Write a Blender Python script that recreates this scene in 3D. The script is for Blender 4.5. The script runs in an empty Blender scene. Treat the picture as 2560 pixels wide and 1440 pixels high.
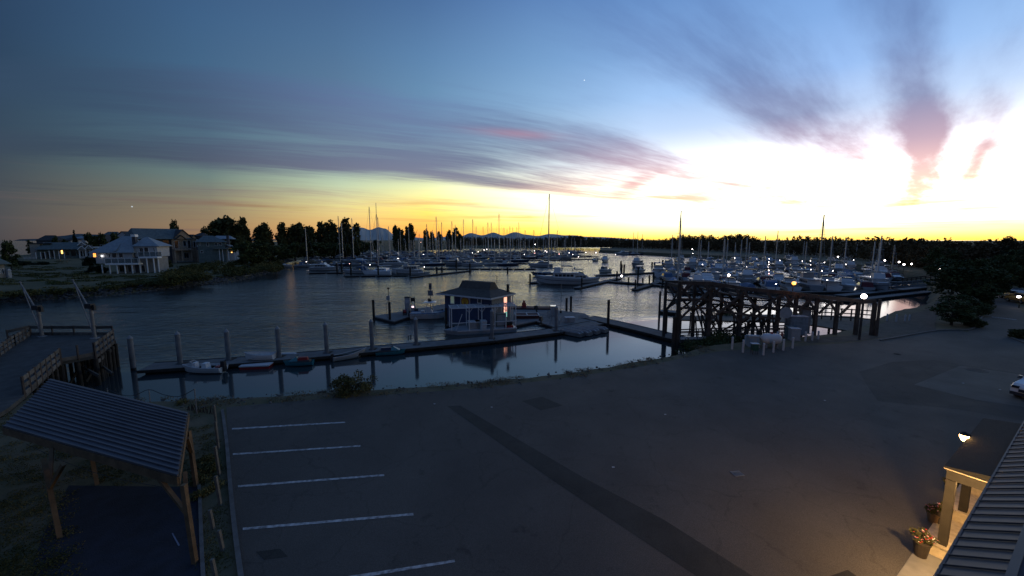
import bpy, bmesh, math, random
import numpy as np
from mathutils import Vector, Matrix, noise as mnoise

random.seed(7)
np.random.seed(7)
R = math.radians
SC = bpy.context.scene
COL = SC.collection

# ------------------------------------------------------------------ camera
F = 980.0                     # focal length in pixels of the 2560 px wide photograph
CAM_Z = 14.0                  # metres above the water
TILT = R(7.04)
cam_data = bpy.data.cameras.new("camera")
cam_data.sensor_width = 36.0
cam_data.lens = 36.0 * F / 2560.0
cam_data.clip_start = 0.05
cam_data.clip_end = 40000.0
cam = bpy.data.objects.new("camera", cam_data)
cam.location = (0, 0, CAM_Z)
cam.rotation_euler = (math.pi / 2 - TILT, 0, 0)
COL.objects.link(cam)
SC.camera = cam
SC.view_settings.view_transform = 'Standard'
SC.view_settings.look = 'None'
SC.view_settings.gamma = 1.0
SC.view_settings.use_curve_mapping = False
SC.view_settings.exposure = 0.28
SC.render.resolution_x = 1024
SC.render.resolution_y = 576
SC.cycles.max_bounces = 5
SC.cycles.diffuse_bounces = 2
SC.cycles.glossy_bounces = 3
SC.cycles.transmission_bounces = 3
SC.cycles.transparent_max_bounces = 6
SC.cycles.use_denoising = True
SC.cycles.sample_clamp_indirect = 4.0
SC.cycles.use_light_tree = True

# ------------------------------------------------------------------ dusk sky
SUN_AZ = 38.0                 # degrees to the right of straight ahead, where the sun went down


def lin(c):
    out = []
    for v in c[:3]:
        v = v / 255.0
        out.append(v / 12.92 if v <= 0.04045 else ((v + 0.055) / 1.055) ** 2.4)
    return (out[0], out[1], out[2], 1.0)


world = bpy.data.worlds.new("World")
SC.world = world
world.use_nodes = True
WT = world.node_tree
for n_ in list(WT.nodes):
    WT.nodes.remove(n_)


def wn(kind, **kw):
    n = WT.nodes.new(kind)
    for k, v in kw.items():
        setattr(n, k, v)
    return n


def wset(node, i, v):
    if isinstance(v, bpy.types.NodeSocket):
        WT.links.new(v, node.inputs[i])
    elif v is not None:
        node.inputs[i].default_value = v


def wm(op, a, b=None, c=None, clamp=False):
    n = wn('ShaderNodeMath', operation=op, use_clamp=clamp)
    wset(n, 0, a); wset(n, 1, b); wset(n, 2, c)
    return n.outputs[0]


def wrange(v, a, b, c=0.0, d=1.0, smooth=True):
    n = wn('ShaderNodeMapRange', interpolation_type='SMOOTHSTEP' if smooth else 'LINEAR')
    wset(n, 0, v); wset(n, 1, a); wset(n, 2, b); wset(n, 3, c); wset(n, 4, d)
    return n.outputs[0]


def wmix(f, a, b, blend='MIX'):
    n = wn('ShaderNodeMix', data_type='RGBA', blend_type=blend)
    wset(n, 0, f); wset(n, 6, a); wset(n, 7, b)
    return n.outputs[2]


def wramp(v, stops, lo, hi, interp='LINEAR'):
    f = wrange(v, lo, hi, smooth=False)
    n = wn('ShaderNodeValToRGB')
    n.color_ramp.interpolation = interp
    el = n.color_ramp.elements
    for i, (p, c) in enumerate(stops):
        q = (p - lo) / (hi - lo)
        e = el[i] if i < 2 else el.new(q)
        e.position = q
        e.color = c
    WT.links.new(f, n.inputs[0])
    return n.outputs[0]


tc = wn('ShaderNodeTexCoord')
sep = wn('ShaderNodeSeparateXYZ')
WT.links.new(tc.outputs['Generated'], sep.inputs[0])
DX, DY, DZ = sep.outputs
EL = wm('MULTIPLY', wm('ARCSINE', DZ), 180 / math.pi)
AZ = wm('MULTIPLY', wm('ARCTAN2', DX, DY), 180 / math.pi)
d0 = wm('ABSOLUTE', wm('SUBTRACT', AZ, SUN_AZ))
DEL = wm('MINIMUM', d0, wm('SUBTRACT', 360.0, d0))
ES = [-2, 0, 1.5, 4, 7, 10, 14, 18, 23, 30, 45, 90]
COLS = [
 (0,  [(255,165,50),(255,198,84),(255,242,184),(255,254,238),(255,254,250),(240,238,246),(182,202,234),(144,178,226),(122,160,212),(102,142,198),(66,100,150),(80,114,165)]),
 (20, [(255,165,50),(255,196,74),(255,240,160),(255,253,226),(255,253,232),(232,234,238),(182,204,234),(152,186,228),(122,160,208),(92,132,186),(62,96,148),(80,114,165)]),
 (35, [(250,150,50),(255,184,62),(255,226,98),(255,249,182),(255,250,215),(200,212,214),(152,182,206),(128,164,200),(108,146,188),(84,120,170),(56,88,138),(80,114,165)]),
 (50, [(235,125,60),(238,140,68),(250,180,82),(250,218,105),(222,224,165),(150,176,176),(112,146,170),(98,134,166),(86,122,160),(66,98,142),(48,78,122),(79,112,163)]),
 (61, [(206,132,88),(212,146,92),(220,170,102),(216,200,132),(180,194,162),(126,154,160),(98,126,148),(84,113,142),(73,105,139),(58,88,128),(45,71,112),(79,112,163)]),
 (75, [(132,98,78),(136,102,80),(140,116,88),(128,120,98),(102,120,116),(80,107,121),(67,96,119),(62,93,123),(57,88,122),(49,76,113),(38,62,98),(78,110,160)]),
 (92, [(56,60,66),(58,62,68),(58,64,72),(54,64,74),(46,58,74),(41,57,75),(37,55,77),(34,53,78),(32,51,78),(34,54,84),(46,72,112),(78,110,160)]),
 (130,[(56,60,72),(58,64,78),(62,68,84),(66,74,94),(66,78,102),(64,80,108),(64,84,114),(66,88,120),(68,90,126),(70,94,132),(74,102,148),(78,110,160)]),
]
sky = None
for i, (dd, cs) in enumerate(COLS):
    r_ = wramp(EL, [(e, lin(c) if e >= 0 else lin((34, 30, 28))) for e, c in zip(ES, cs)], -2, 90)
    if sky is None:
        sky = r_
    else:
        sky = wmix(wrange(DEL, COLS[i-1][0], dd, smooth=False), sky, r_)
# brightness of the glow above the place of sunset, stronger than white
g1 = wm('MULTIPLY', wm('DIVIDE', DEL, 30.0), wm('DIVIDE', DEL, 30.0))
g2a = wm('DIVIDE', wm('SUBTRACT', EL, 5.0), 4.2)
g2 = wm('MULTIPLY', g2a, g2a)
glow = wm('EXPONENT', wm('MULTIPLY', wm('ADD', g1, g2), -1.0))
boost = wm('MULTIPLY_ADD', glow, 2.2, 1.0)
comb = wn('ShaderNodeCombineXYZ')
for i in range(3):
    WT.links.new(boost, comb.inputs[i])
sky_b = wn('ShaderNodeVectorMath', operation='MULTIPLY')
WT.links.new(sky, sky_b.inputs[0]); WT.links.new(comb.outputs[0], sky_b.inputs[1])
sky_b = sky_b.outputs[0]

# high cirrus on a flat layer: streaks run towards azimuth CA
CA = R(47.5)
zc = wm('MAXIMUM', DZ, 0.012)
PX = wm('DIVIDE', DX, zc)
PY = wm('DIVIDE', DY, zc)
TT = wm('SUBTRACT', wm('MULTIPLY', PX, math.cos(CA)), wm('MULTIPLY', PY, math.sin(CA)))
SS = wm('ADD', wm('MULTIPLY', PX, math.sin(CA)), wm('MULTIPLY', PY, math.cos(CA)))


def wnoise(x, y, sx, sy, off, detail=5.0, rough=0.55):
    c = wn('ShaderNodeCombineXYZ')
    WT.links.new(wm('MULTIPLY', x, sx), c.inputs[0])
    WT.links.new(wm('MULTIPLY', y, sy), c.inputs[1])
    c.inputs[2].default_value = off
    n = wn('ShaderNodeTexNoise')
    n.inputs['Scale'].default_value = 1.0
    n.inputs['Detail'].default_value = detail
    n.inputs['Roughness'].default_value = rough
    WT.links.new(c.outputs[0], n.inputs['Vector'])
    return n.outputs[0]


warp = wnoise(TT, SS, 0.45, 0.22, 3.7, 2.0)
SC_ = wm('MAXIMUM', SS, -1.0)
T1 = wm('ADD', TT, wm('MULTIPLY', wm('MULTIPLY', wm('EXPONENT', wm('MULTIPLY', SC_, -0.55)), 1.1), wrange(TT, -1.0, -2.3)))
TW = wm('ADD', T1, wm('MULTIPLY', wm('SUBTRACT', warp, 0.5), wm('MULTIPLY_ADD', wm('ABSOLUTE', TT), 0.16, 0.10)))
gy = lambda v: (v, v, v, 1)
prof = wramp(TW, [(-14, gy(.35)), (-9.5, gy(.47)), (-8.3, gy(.34)), (-6.9, gy(.12)), (-6.2, gy(.30)), (-5.5, gy(.70)), (-4.5, gy(.62)),
                  (-3.6, gy(.64)), (-2.7, gy(.80)), (-2.2, gy(.66)), (-1.95, gy(.28)), (-1.6, gy(.12)), (-1.4, gy(.18)), (-1.1, gy(.54)), (-.78, gy(.66)),
                  (-.6, gy(.52)), (-.45, gy(.26)), (-.34, gy(.58)), (-.22, gy(.84)), (-.12, gy(.74)), (-.03, gy(.24)), (.1, gy(.30)),
                  (.2, gy(.40)), (.28, gy(.12)), (.46, gy(.42)), (.56, gy(.1)), (3.8, gy(.2)), (6, gy(.3))], -14, 6)


def blob(a0, sa, e0, k, se, amp):
    x = wm('DIVIDE', wm('SUBTRACT', AZ, a0), sa)
    y = wm('DIVIDE', wm('SUBTRACT', EL, wm('MULTIPLY_ADD', wm('SUBTRACT', AZ, a0), k, e0)), se)
    q = wm('ADD', wm('MULTIPLY', x, x), wm('MULTIPLY', y, y))
    return wm('MULTIPLY', wm('EXPONENT', wm('MULTIPLY', q, -1.0)), amp)


n1 = wnoise(TW, SS, 1.15, 0.33, 1.3, 5.0)
n2 = wnoise(TW, SS, 4.2, 0.75, 9.1, 6.0, 0.62)
dens = wm('ADD', wm('ADD', prof, wm('MULTIPLY', wm('SUBTRACT', n1, 0.5), 0.95)), wm('MULTIPLY', wm('SUBTRACT', n2, 0.5), 0.62))
n4 = wnoise(TW, SS, 13.0, 1.6, 2.2, 5.0, 0.6)
dens = wm('ADD', dens, wm('MULTIPLY', wm('SUBTRACT', n4, 0.5), 0.30))
for b_ in ((-20, 19, 10.0, 0.05, 1.15, .42), (-14, 10, 12.0, 0.0, 1.6, .22), (-38, 7, 8.6, 0.0, .8, .20), (45.2, .9, 5.4, -1.3, 1.7, .62), (47.2, 1.0, 3.6, 0, 1.7, -.8),
           (49.3, 1.5, 7.4, 1.1, 2.0, .56), (48.2, 2.4, 11.5, 0, 2.2, .22), (31, 11, 16, -0.60, 3.8, .20), (45.4, 2.6, 9.8, 0, 2.6, .24), (-3, 9, 8.0, -0.09, .8, .3), (17.0, 2.2, 7.4, 0.3, .9, .30), (24, 5, 5.6, -.1, .7, .25)):
    dens = wm('ADD', dens, blob(*b_))
dens = wrange(dens, 0.22, 1.02)
# low bars of cloud lying along the horizon
n3 = wnoise(AZ, EL, 0.06, 1.15, 5.5, 4.0, 0.5)
bars = wm('MULTIPLY', wrange(n3, 0.50, 0.72), wm('MULTIPLY', wrange(EL, 0.3, 1.2), wrange(EL, 7.5, 3.5)))
dens = wm('MULTIPLY', dens, wrange(EL, 1.2, 4.5))
back = wrange(DEL, 120, 90)
dens = wm('MULTIPLY', dens, back)
c_far = wramp(EL, [(0, lin((74,66,70))), (6, lin((56,66,78))), (12, lin((50,70,92))), (30, lin((44,66,100))), (90, lin((40,62,100)))], 0, 90)
c_mid = wramp(EL, [(0, lin((240,150,110))), (4, lin((214,160,140))), (8, lin((116,114,136))), (12, lin((101,112,140))), (18, lin((96,116,156))), (30, lin((76,108,156))), (90, lin((44,70,112)))], 0, 90)
c_sun = wramp(EL, [(0, lin((255,205,110))), (4, lin((250,205,160))), (7, lin((226,170,164))), (10, lin((176,146,164))), (14, lin((126,132,166))), (20, lin((100,124,170))), (30, lin((80,112,166))), (90, lin((44,70,112)))], 0, 90)
ccol = wmix(wrange(DEL, 18, 42), c_sun, wmix(wrange(DEL, 48, 88), c_mid, c_far))
out = wmix(wm('MULTIPLY', dens, 0.92), sky_b, ccol)
c_bar = wmix(wrange(DEL, 30, 85), lin((252,186,96)), lin((98,84,84)))
out = wmix(wm('MULTIPLY', bars, 0.75), out, c_bar)
tint = blob(1.0, 6.0, 14.4, -0.06, .6, .34)
out = wmix(wm('MULTIPLY', tint, dens), out, lin((205, 120, 125)))
for pa, pe, st in ((9.9, 20.6, 1.0), (-43.6, 3.4, .5)):      # two bright planets
    pv = Vector((math.sin(R(pa)) * math.cos(R(pe)), math.cos(R(pa)) * math.cos(R(pe)), math.sin(R(pe))))
    dt = wn('ShaderNodeVectorMath', operation='DISTANCE')
    WT.links.new(tc.outputs['Generated'], dt.inputs[0])
    dt.inputs[1].default_value = pv
    out = wmix(wrange(dt.outputs['Value'], 0.0016, 0.0006, 0, st), out, lin((225, 240, 255)))
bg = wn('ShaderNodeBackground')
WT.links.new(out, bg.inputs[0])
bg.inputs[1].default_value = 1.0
wo = wn('ShaderNodeOutputWorld')
WT.links.new(bg.outputs[0], wo.inputs[0])
world.cycles.sampling_method = 'MANUAL'
world.cycles.sample_map_resolution = 1024

# ------------------------------------------------------------------ where a pixel of the photograph meets a level
CT, ST = math.cos(TILT), math.sin(TILT)
LOT = 2.6                     # height of the near land above the water


def ray(px, py):
    cx = (px - 1280.0) / F
    cy = (720.0 - py) / F
    return Vector((cx, CT + cy * ST, -ST + cy * CT))


def G(px, py, z=0.0):
    r = ray(px, py)
    k = (z - CAM_Z) / r.z
    return Vector((r.x * k, r.y * k, z))


def H(px, py, y):
    r = ray(px, py)
    k = y / r.y
    return Vector((r.x * k, y, CAM_Z + r.z * k))


def HX(px, py, x):
    r = ray(px, py)
    k = x / r.x
    return Vector((x, r.y * k, CAM_Z + r.z * k))


def mpp(p):                   # metres per photograph pixel at a point
    return (p.y * CT - (p.z - CAM_Z) * ST) / F


# ------------------------------------------------------------------ materials
MATS = {}


def mat(name, rgb, rough=0.7, var=0.25, scale=3.0, bump=0.0, metal=0.0, emit=None, estr=0.0, alpha=None, rgb2=None, spec=0.4, detail=4.0, bscale=None):
    if name in MATS:
        return MATS[name]
    m = bpy.data.materials.new(name)
    m.use_nodes = True
    nt = m.node_tree
    b = nt.nodes['Principled BSDF']
    b.inputs['Roughness'].default_value = rough
    b.inputs['Metallic'].default_value = metal
    b.inputs['Specular IOR Level'].default_value = spec
    t = nt.nodes.new('ShaderNodeTexCoord')
    no = nt.nodes.new('ShaderNodeTexNoise')
    no.inputs['Scale'].default_value = scale
    no.inputs['Detail'].default_value = detail
    nt.links.new(t.outputs['Object'], no.inputs['Vector'])
    cr = nt.nodes.new('ShaderNodeValToRGB')
    c2 = rgb2 or tuple(min(1, v * (1 + var)) for v in rgb)
    c1 = rgb if rgb2 else tuple(v * (1 - var) for v in rgb)
    cr.color_ramp.elements[0].position = 0.32
    cr.color_ramp.elements[1].position = 0.68
    cr.color_ramp.elements[0].color = (*c1, 1)
    cr.color_ramp.elements[1].color = (*c2, 1)
    nt.links.new(no.outputs[0], cr.inputs[0])
    nt.links.new(cr.outputs[0], b.inputs['Base Color'])
    if bump:
        nb = nt.nodes.new('ShaderNodeTexNoise')
        nb.inputs['Scale'].default_value = bscale or scale * 6
        nb.inputs['Detail'].default_value = 5
        nt.links.new(t.outputs['Object'], nb.inputs['Vector'])
        bp = nt.nodes.new('ShaderNodeBump')
        bp.inputs['Strength'].default_value = bump
        bp.inputs['Distance'].default_value = 0.05
        nt.links.new(nb.outputs[0], bp.inputs['Height'])
        nt.links.new(bp.outputs[0], b.inputs['Normal'])
    if emit:
        b.inputs['Emission Color'].default_value = (*emit, 1)
        b.inputs['Emission Strength'].default_value = estr
    if alpha is not None:
        b.inputs['Alpha'].default_value = alpha
    MATS[name] = m
    return m


def vary(m, lo, hi):
    """each object wearing this material gets its own shade"""
    nt = m.node_tree
    b = nt.nodes['Principled BSDF']
    src = b.inputs['Base Color'].links[0].from_socket
    oi = nt.nodes.new('ShaderNodeObjectInfo')
    mr = nt.nodes.new('ShaderNodeMapRange')
    mr.inputs[3].default_value = lo
    mr.inputs[4].default_value = hi
    nt.links.new(oi.outputs['Random'], mr.inputs[0])
    mx = nt.nodes.new('ShaderNodeVectorMath')
    mx.operation = 'SCALE'
    nt.links.new(src, mx.inputs[0])
    nt.links.new(mr.outputs[0], mx.inputs['Scale'])
    nt.links.new(mx.outputs[0], b.inputs['Base Color'])
    return m


# ------------------------------------------------------------------ mesh building
class MB:
    def __init__(self):
        self.v = []
        self.f = []
        self.smooth = False

    def add(self, vs, fs):
        n = len(self.v)
        self.v += [tuple(p) for p in vs]
        self.f += [tuple(i + n for i in f) for f in fs]
        return self

    def box(self, x0, x1, y0, y1, z0, z1):
        vs = [(x0, y0, z0), (x1, y0, z0), (x1, y1, z0), (x0, y1, z0), (x0, y0, z1), (x1, y0, z1), (x1, y1, z1), (x0, y1, z1)]
        return self.add(vs, [(0, 3, 2, 1), (4, 5, 6, 7), (0, 1, 5, 4), (1, 2, 6, 5), (2, 3, 7, 6), (3, 0, 4, 7)])

    def taper(self, x0, x1, y0, y1, z0, z1, ix0, ix1, iy):
        """box whose top is drawn in by ix0 at the -x end, ix1 at the +x end and iy on both sides"""
        vs = [(x0, y0, z0), (x1, y0, z0), (x1, y1, z0), (x0, y1, z0),
              (x0 + ix0, y0 + iy, z1), (x1 - ix1, y0 + iy, z1), (x1 - ix1, y1 - iy, z1), (x0 + ix0, y1 - iy, z1)]
        return self.add(vs, [(0, 3, 2, 1), (4, 5, 6, 7), (0, 1, 5, 4), (1, 2, 6, 5), (2, 3, 7, 6), (3, 0, 4, 7)])

    def beam(self, a, b, w, h=None):
        a, b = Vector(a), Vector(b)
        h = h or w
        d = (b - a)
        if d.length < 1e-6:
            return self
        d.normalize()
        up = Vector((0, 0, 1)) if abs(d.z) < 0.95 else Vector((0, 1, 0))
        s = d.cross(up).normalized()
        u = s.cross(d).normalized()
        vs = []
        for p in (a, b):
            for i, j in ((-1, -1), (1, -1), (1, 1), (-1, 1)):
                vs.append(p + s * (w / 2 * i) + u * (h / 2 * j))
        return self.add(vs, [(3, 2, 1, 0), (4, 5, 6, 7), (0, 1, 5, 4), (1, 2, 6, 5), (2, 3, 7, 6), (3, 0, 4, 7)])

    def tube(self, a, b, r0, r1=None, n=8, cap=True):
        a, b = Vector(a), Vector(b)
        r1 = r0 if r1 is None else r1
        d = (b - a)
        if d.length < 1e-6:
            return self
        d.normalize()
        up = Vector((0, 0, 1)) if abs(d.z) < 0.95 else Vector((0, 1, 0))
        s = d.cross(up).normalized()
        u = s.cross(d).normalized()
        vs = []
        for p, r in ((a, r0), (b, r1)):
            for i in range(n):
                t = 2 * math.pi * i / n
                vs.append(p + s * (math.cos(t) * r) + u * (math.sin(t) * r))
        fs = [(i, (i + 1) % n, n + (i + 1) % n, n + i) for i in range(n)]
        if cap:
            fs += [tuple(range(n - 1, -1, -1)), tuple(range(n, 2 * n))]
        return self.add(vs, fs)

    def path(self, pts, r, n=6):
        for a, b in zip(pts, pts[1:]):
            self.tube(a, b, r, r, n)
        return self

    def lathe(self, prof, n=12, cx=0, cy=0):
        """prof: list of (radius, z)"""
        vs, fs = [], []
        for r, z in prof:
            for i in range(n):
                t = 2 * math.pi * i / n
                vs.append((cx + r * math.cos(t), cy + r * math.sin(t), z))
        for k in range(len(prof) - 1):
            for i in range(n):
                j = (i + 1) % n
                fs.append((k * n + i, k * n + j, (k + 1) * n + j, (k + 1) * n + i))
        fs += [tuple(range(n - 1, -1, -1)), tuple(range((len(prof) - 1) * n, len(prof) * n))]
        return self.add(vs, fs)

    def ball(self, c, r, n=8, m=6, sz=1.0):
        vs, fs = [], []
        for k in range(1, m):
            ph = math.pi * k / m
            for i in range(n):
                t = 2 * math.pi * i / n
                vs.append((c[0] + r * math.sin(ph) * math.cos(t), c[1] + r * math.sin(ph) * math.sin(t), c[2] + r * sz * math.cos(ph)))
        top, bot = len(vs), len(vs) + 1
        vs += [(c[0], c[1], c[2] + r * sz), (c[0], c[1], c[2] - r * sz)]
        for k in range(m - 2):
            for i in range(n):
                j = (i + 1) % n
                fs.append((k * n + i, (k + 1) * n + i, (k + 1) * n + j, k * n + j))
        for i in range(n):
            j = (i + 1) % n
            fs.append((top, i, j))
            fs.append((bot, (m - 2) * n + j, (m - 2) * n + i))
        return self.add(vs, fs)

    def prism(self, poly, z0, z1):
        """poly: list of (x, y), counter clockwise"""
        n = len(poly)
        vs = [(x, y, z0) for x, y in poly] + [(x, y, z1) for x, y in poly]
        fs = [tuple(range(n - 1, -1, -1)), tuple(range(n, 2 * n))]
        fs += [(i, (i + 1) % n, n + (i + 1) % n, n + i) for i in range(n)]
        return self.add(vs, fs)

    def slab(self, quad, th):
        """four (or more) 3-D corners of a thin plate, thickness th downwards"""
        q = [Vector(p) for p in quad]
        n = len(q)
        nr = (q[1] - q[0]).cross(q[-1] - q[0]).normalized()
        if nr.z < 0:
            q.reverse()
            nr = -nr
        vs = q + [p - nr * th for p in q]
        fs = [tuple(range(n)), tuple(range(2 * n - 1, n - 1, -1))]
        fs += [(i, n + i, n + (i + 1) % n, (i + 1) % n) for i in range(n)]
        return self.add(vs, fs)

    def build(self, name, m, parent=None, smooth=False, bevel=0.0):
        me = bpy.data.meshes.new(name)
        me.from_pydata(self.v, [], self.f)
        if m is not None:
            me.materials.append(m)
        if smooth or self.smooth:
            me.polygons.foreach_set('use_smooth', [True] * len(me.polygons))
        o = bpy.data.objects.new(name, me)
        COL.objects.link(o)
        if parent is not None:
            o.parent = parent
        if bevel:
            md = o.modifiers.new('bevel', 'BEVEL')
            md.width = bevel
            md.segments = 1
        return o


def tag(o, label=None, cat=None, group=None, kind=None):
    if label: o['label'] = label
    if cat: o['category'] = cat
    if group: o['group'] = group
    if kind: o['kind'] = kind
    return o


def thing(name, label, cat, loc=(0, 0, 0), rz=0.0, group=None):
    o = bpy.data.objects.new(name, None)
    o.empty_display_size = 0.2
    COL.objects.link(o)
    o.location = loc
    o.rotation_euler = (0, 0, rz)
    return tag(o, label, cat, group)


def copy_thing(root, loc, rz=None, label=None, group=None, scale=None, skip=()):
    r = root.copy()
    COL.objects.link(r)
    r.location = loc
    if rz is not None:
        r.rotation_euler = (0, 0, rz)
    if scale:
        r.scale = (scale,) * 3 if not isinstance(scale, tuple) else scale
    if label: r['label'] = label
    if group: r['group'] = group
    for ch in list(root.children):
        if ch.name.split('.')[0] in skip:
            continue
        c = ch.copy()
        COL.objects.link(c)
        c.parent = r
        for g in list(ch.children):
            d = g.copy()
            COL.objects.link(d)
            d.parent = c
    return r


def sheet(name, pts, z, m, kind='structure', parent=None):
    """a flat polygon on the ground from world x,y points"""
    from mathutils.geometry import tessellate_polygon
    vs = [Vector((p[0], p[1], z)) for p in pts]
    tris = tessellate_polygon([vs])
    mb = MB()
    fs = []
    for t in tris:
        a, b, c = (vs[i] for i in t)
        fs.append(tuple(t) if (b - a).cross(c - a).z > 0 else tuple(reversed(t)))
    mb.add(vs, fs)
    o = mb.build(name, m, parent)
    if kind:
        o['kind'] = kind
    return o


def quads_mesh(name, centres, size, m, parent=None, upbias=0.0, aspect=1.6):
    """leaf cloud: one quad per centre, numpy"""
    n = len(centres)
    c = np.asarray(centres, float)
    s = np.asarray(size, float).reshape(-1, 1) * np.ones((n, 1))
    u = np.random.normal(size=(n, 3)); u[:, 2] *= (1 - upbias)
    u /= np.linalg.norm(u, axis=1, keepdims=True)
    w = np.random.normal(size=(n, 3))
    w -= (w * u).sum(1, keepdims=True) * u
    w /= np.linalg.norm(w, axis=1, keepdims=True)
    u = u * s * 0.5 * aspect
    w = w * s * 0.5
    V = np.empty((n, 4, 3))
    V[:, 0] = c - u; V[:, 1] = c - w * .8 + u * .1; V[:, 2] = c + u; V[:, 3] = c + w
    me = bpy.data.meshes.new(name)
    me.vertices.add(n * 4)
    me.vertices.foreach_set('co', V.reshape(-1))
    me.loops.add(n * 4)
    me.loops.foreach_set('vertex_index', np.arange(n * 4, dtype=np.int32))
    me.polygons.add(n)
    me.polygons.foreach_set('loop_start', np.arange(0, n * 4, 4, dtype=np.int32))
    me.update(calc_edges=True)
    if m is not None:
        me.materials.append(m)
    o = bpy.data.objects.new(name, me)
    COL.objects.link(o)
    if parent is not None:
        o.parent = parent
    return o


def blob_points(n, lobes):
    """n points near the surfaces of ellipsoidal lobes [(cx,cy,cz,rx,ry,rz)]"""
    L = np.asarray(lobes, float)
    w = (L[:, 3] * L[:, 5]); w /= w.sum()
    idx = np.random.choice(len(L), n, p=w)
    d = np.random.normal(size=(n, 3))
    d /= np.linalg.norm(d, axis=1, keepdims=True)
    r = 1 - np.abs(np.random.normal(0, 0.28, (n, 1)))
    r = np.clip(r, 0.1, 1.0) * np.random.uniform(.85, 1.08, (n, 1)) * np.where(np.random.rand(n, 1) < .10, np.random.uniform(1.05, 1.45, (n, 1)), 1.0)
    return L[idx, :3] + d * r * L[idx, 3:]

# ------------------------------------------------------------------ ground, water, shores
def catmull(pts, step=4):
    out = []
    n = len(pts)
    for i in range(n - 1):
        p0 = Vector(pts[max(i - 1, 0)]); p1 = Vector(pts[i]); p2 = Vector(pts[i + 1]); p3 = Vector(pts[min(i + 2, n - 1)])
        for k in range(step):
            t = k / step
            out.append(0.5 * ((2 * p1) + (-p0 + p2) * t + (2 * p0 - 5 * p1 + 4 * p2 - p3) * t * t + (-p0 + 3 * p1 - 3 * p2 + p3) * t ** 3))
    out.append(Vector(pts[-1]))
    return out


def land(name, crest, closing, ztop, m, out, zlow=-1.5, rough=0.25, steps=(0.25, 0.5, 0.75)):
    """flat land at ztop bounded by a crest line; outside it a bank falls to the water over `out` metres.
    crest runs with the water on its LEFT; closing = points that close the polygon on the land side"""
    n = len(crest)
    rows = [[Vector((p.x, p.y, ztop)) for p in crest]]
    nrm = []
    for i, p in enumerate(crest):
        a = crest[max(i - 1, 0)]; b = crest[min(i + 1, n - 1)]
        d = Vector((b.x - a.x, b.y - a.y, 0)).normalized()
        nrm.append(Vector((-d.y, d.x, 0)))
    for s in list(steps) + [1.0]:
        row = []
        for i, p in enumerate(crest):
            k = mnoise.noise(Vector((p.x * .35, p.y * .35, s * 3))) * rough * out
            w = out if not callable(out) else out(p)
            q = p + nrm[i] * (w * s + k * (0.3 + s))
            row.append(Vector((q.x, q.y, ztop + (zlow - ztop) * s + mnoise.noise(Vector((p.x * .8, p.y * .8, s * 9))) * .3)))
        rows.append(row)
    mb = MB()
    for a, b in zip(rows, rows[1:]):
        k = len(mb.v)
        mb.v += [tuple(v) for v in a] + [tuple(v) for v in b]
        mb.f += [(k + i, k + i + 1, k + n + i + 1, k + n + i) for i in range(n - 1)]
    from mathutils.geometry import tessellate_polygon
    poly = rows[0] + [Vector((p[0], p[1], ztop)) for p in closing]
    k = len(mb.v)
    mb.v += [tuple(v) for v in poly]
    for t in tessellate_polygon([poly]):
        a, b, c = (poly[i] for i in t)
        mb.f.append(tuple(i + k for i in (t if (b - a).cross(c - a).z > 0 else reversed(t))))
    # bank faces point outwards
    o = mb.build(name, m)
    tag(o, kind='structure')
    return o


M_soil = mat('soil', (0.11, 0.088, 0.055), 0.95, scale=0.6, rgb2=(0.06, 0.060, 0.028), bump=0.6, bscale=5)
M_grass = mat('grass_ground', (0.045, 0.050, 0.018), 0.95, scale=0.12, rgb2=(0.105, 0.088, 0.045), bump=0.6, bscale=4)


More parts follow.
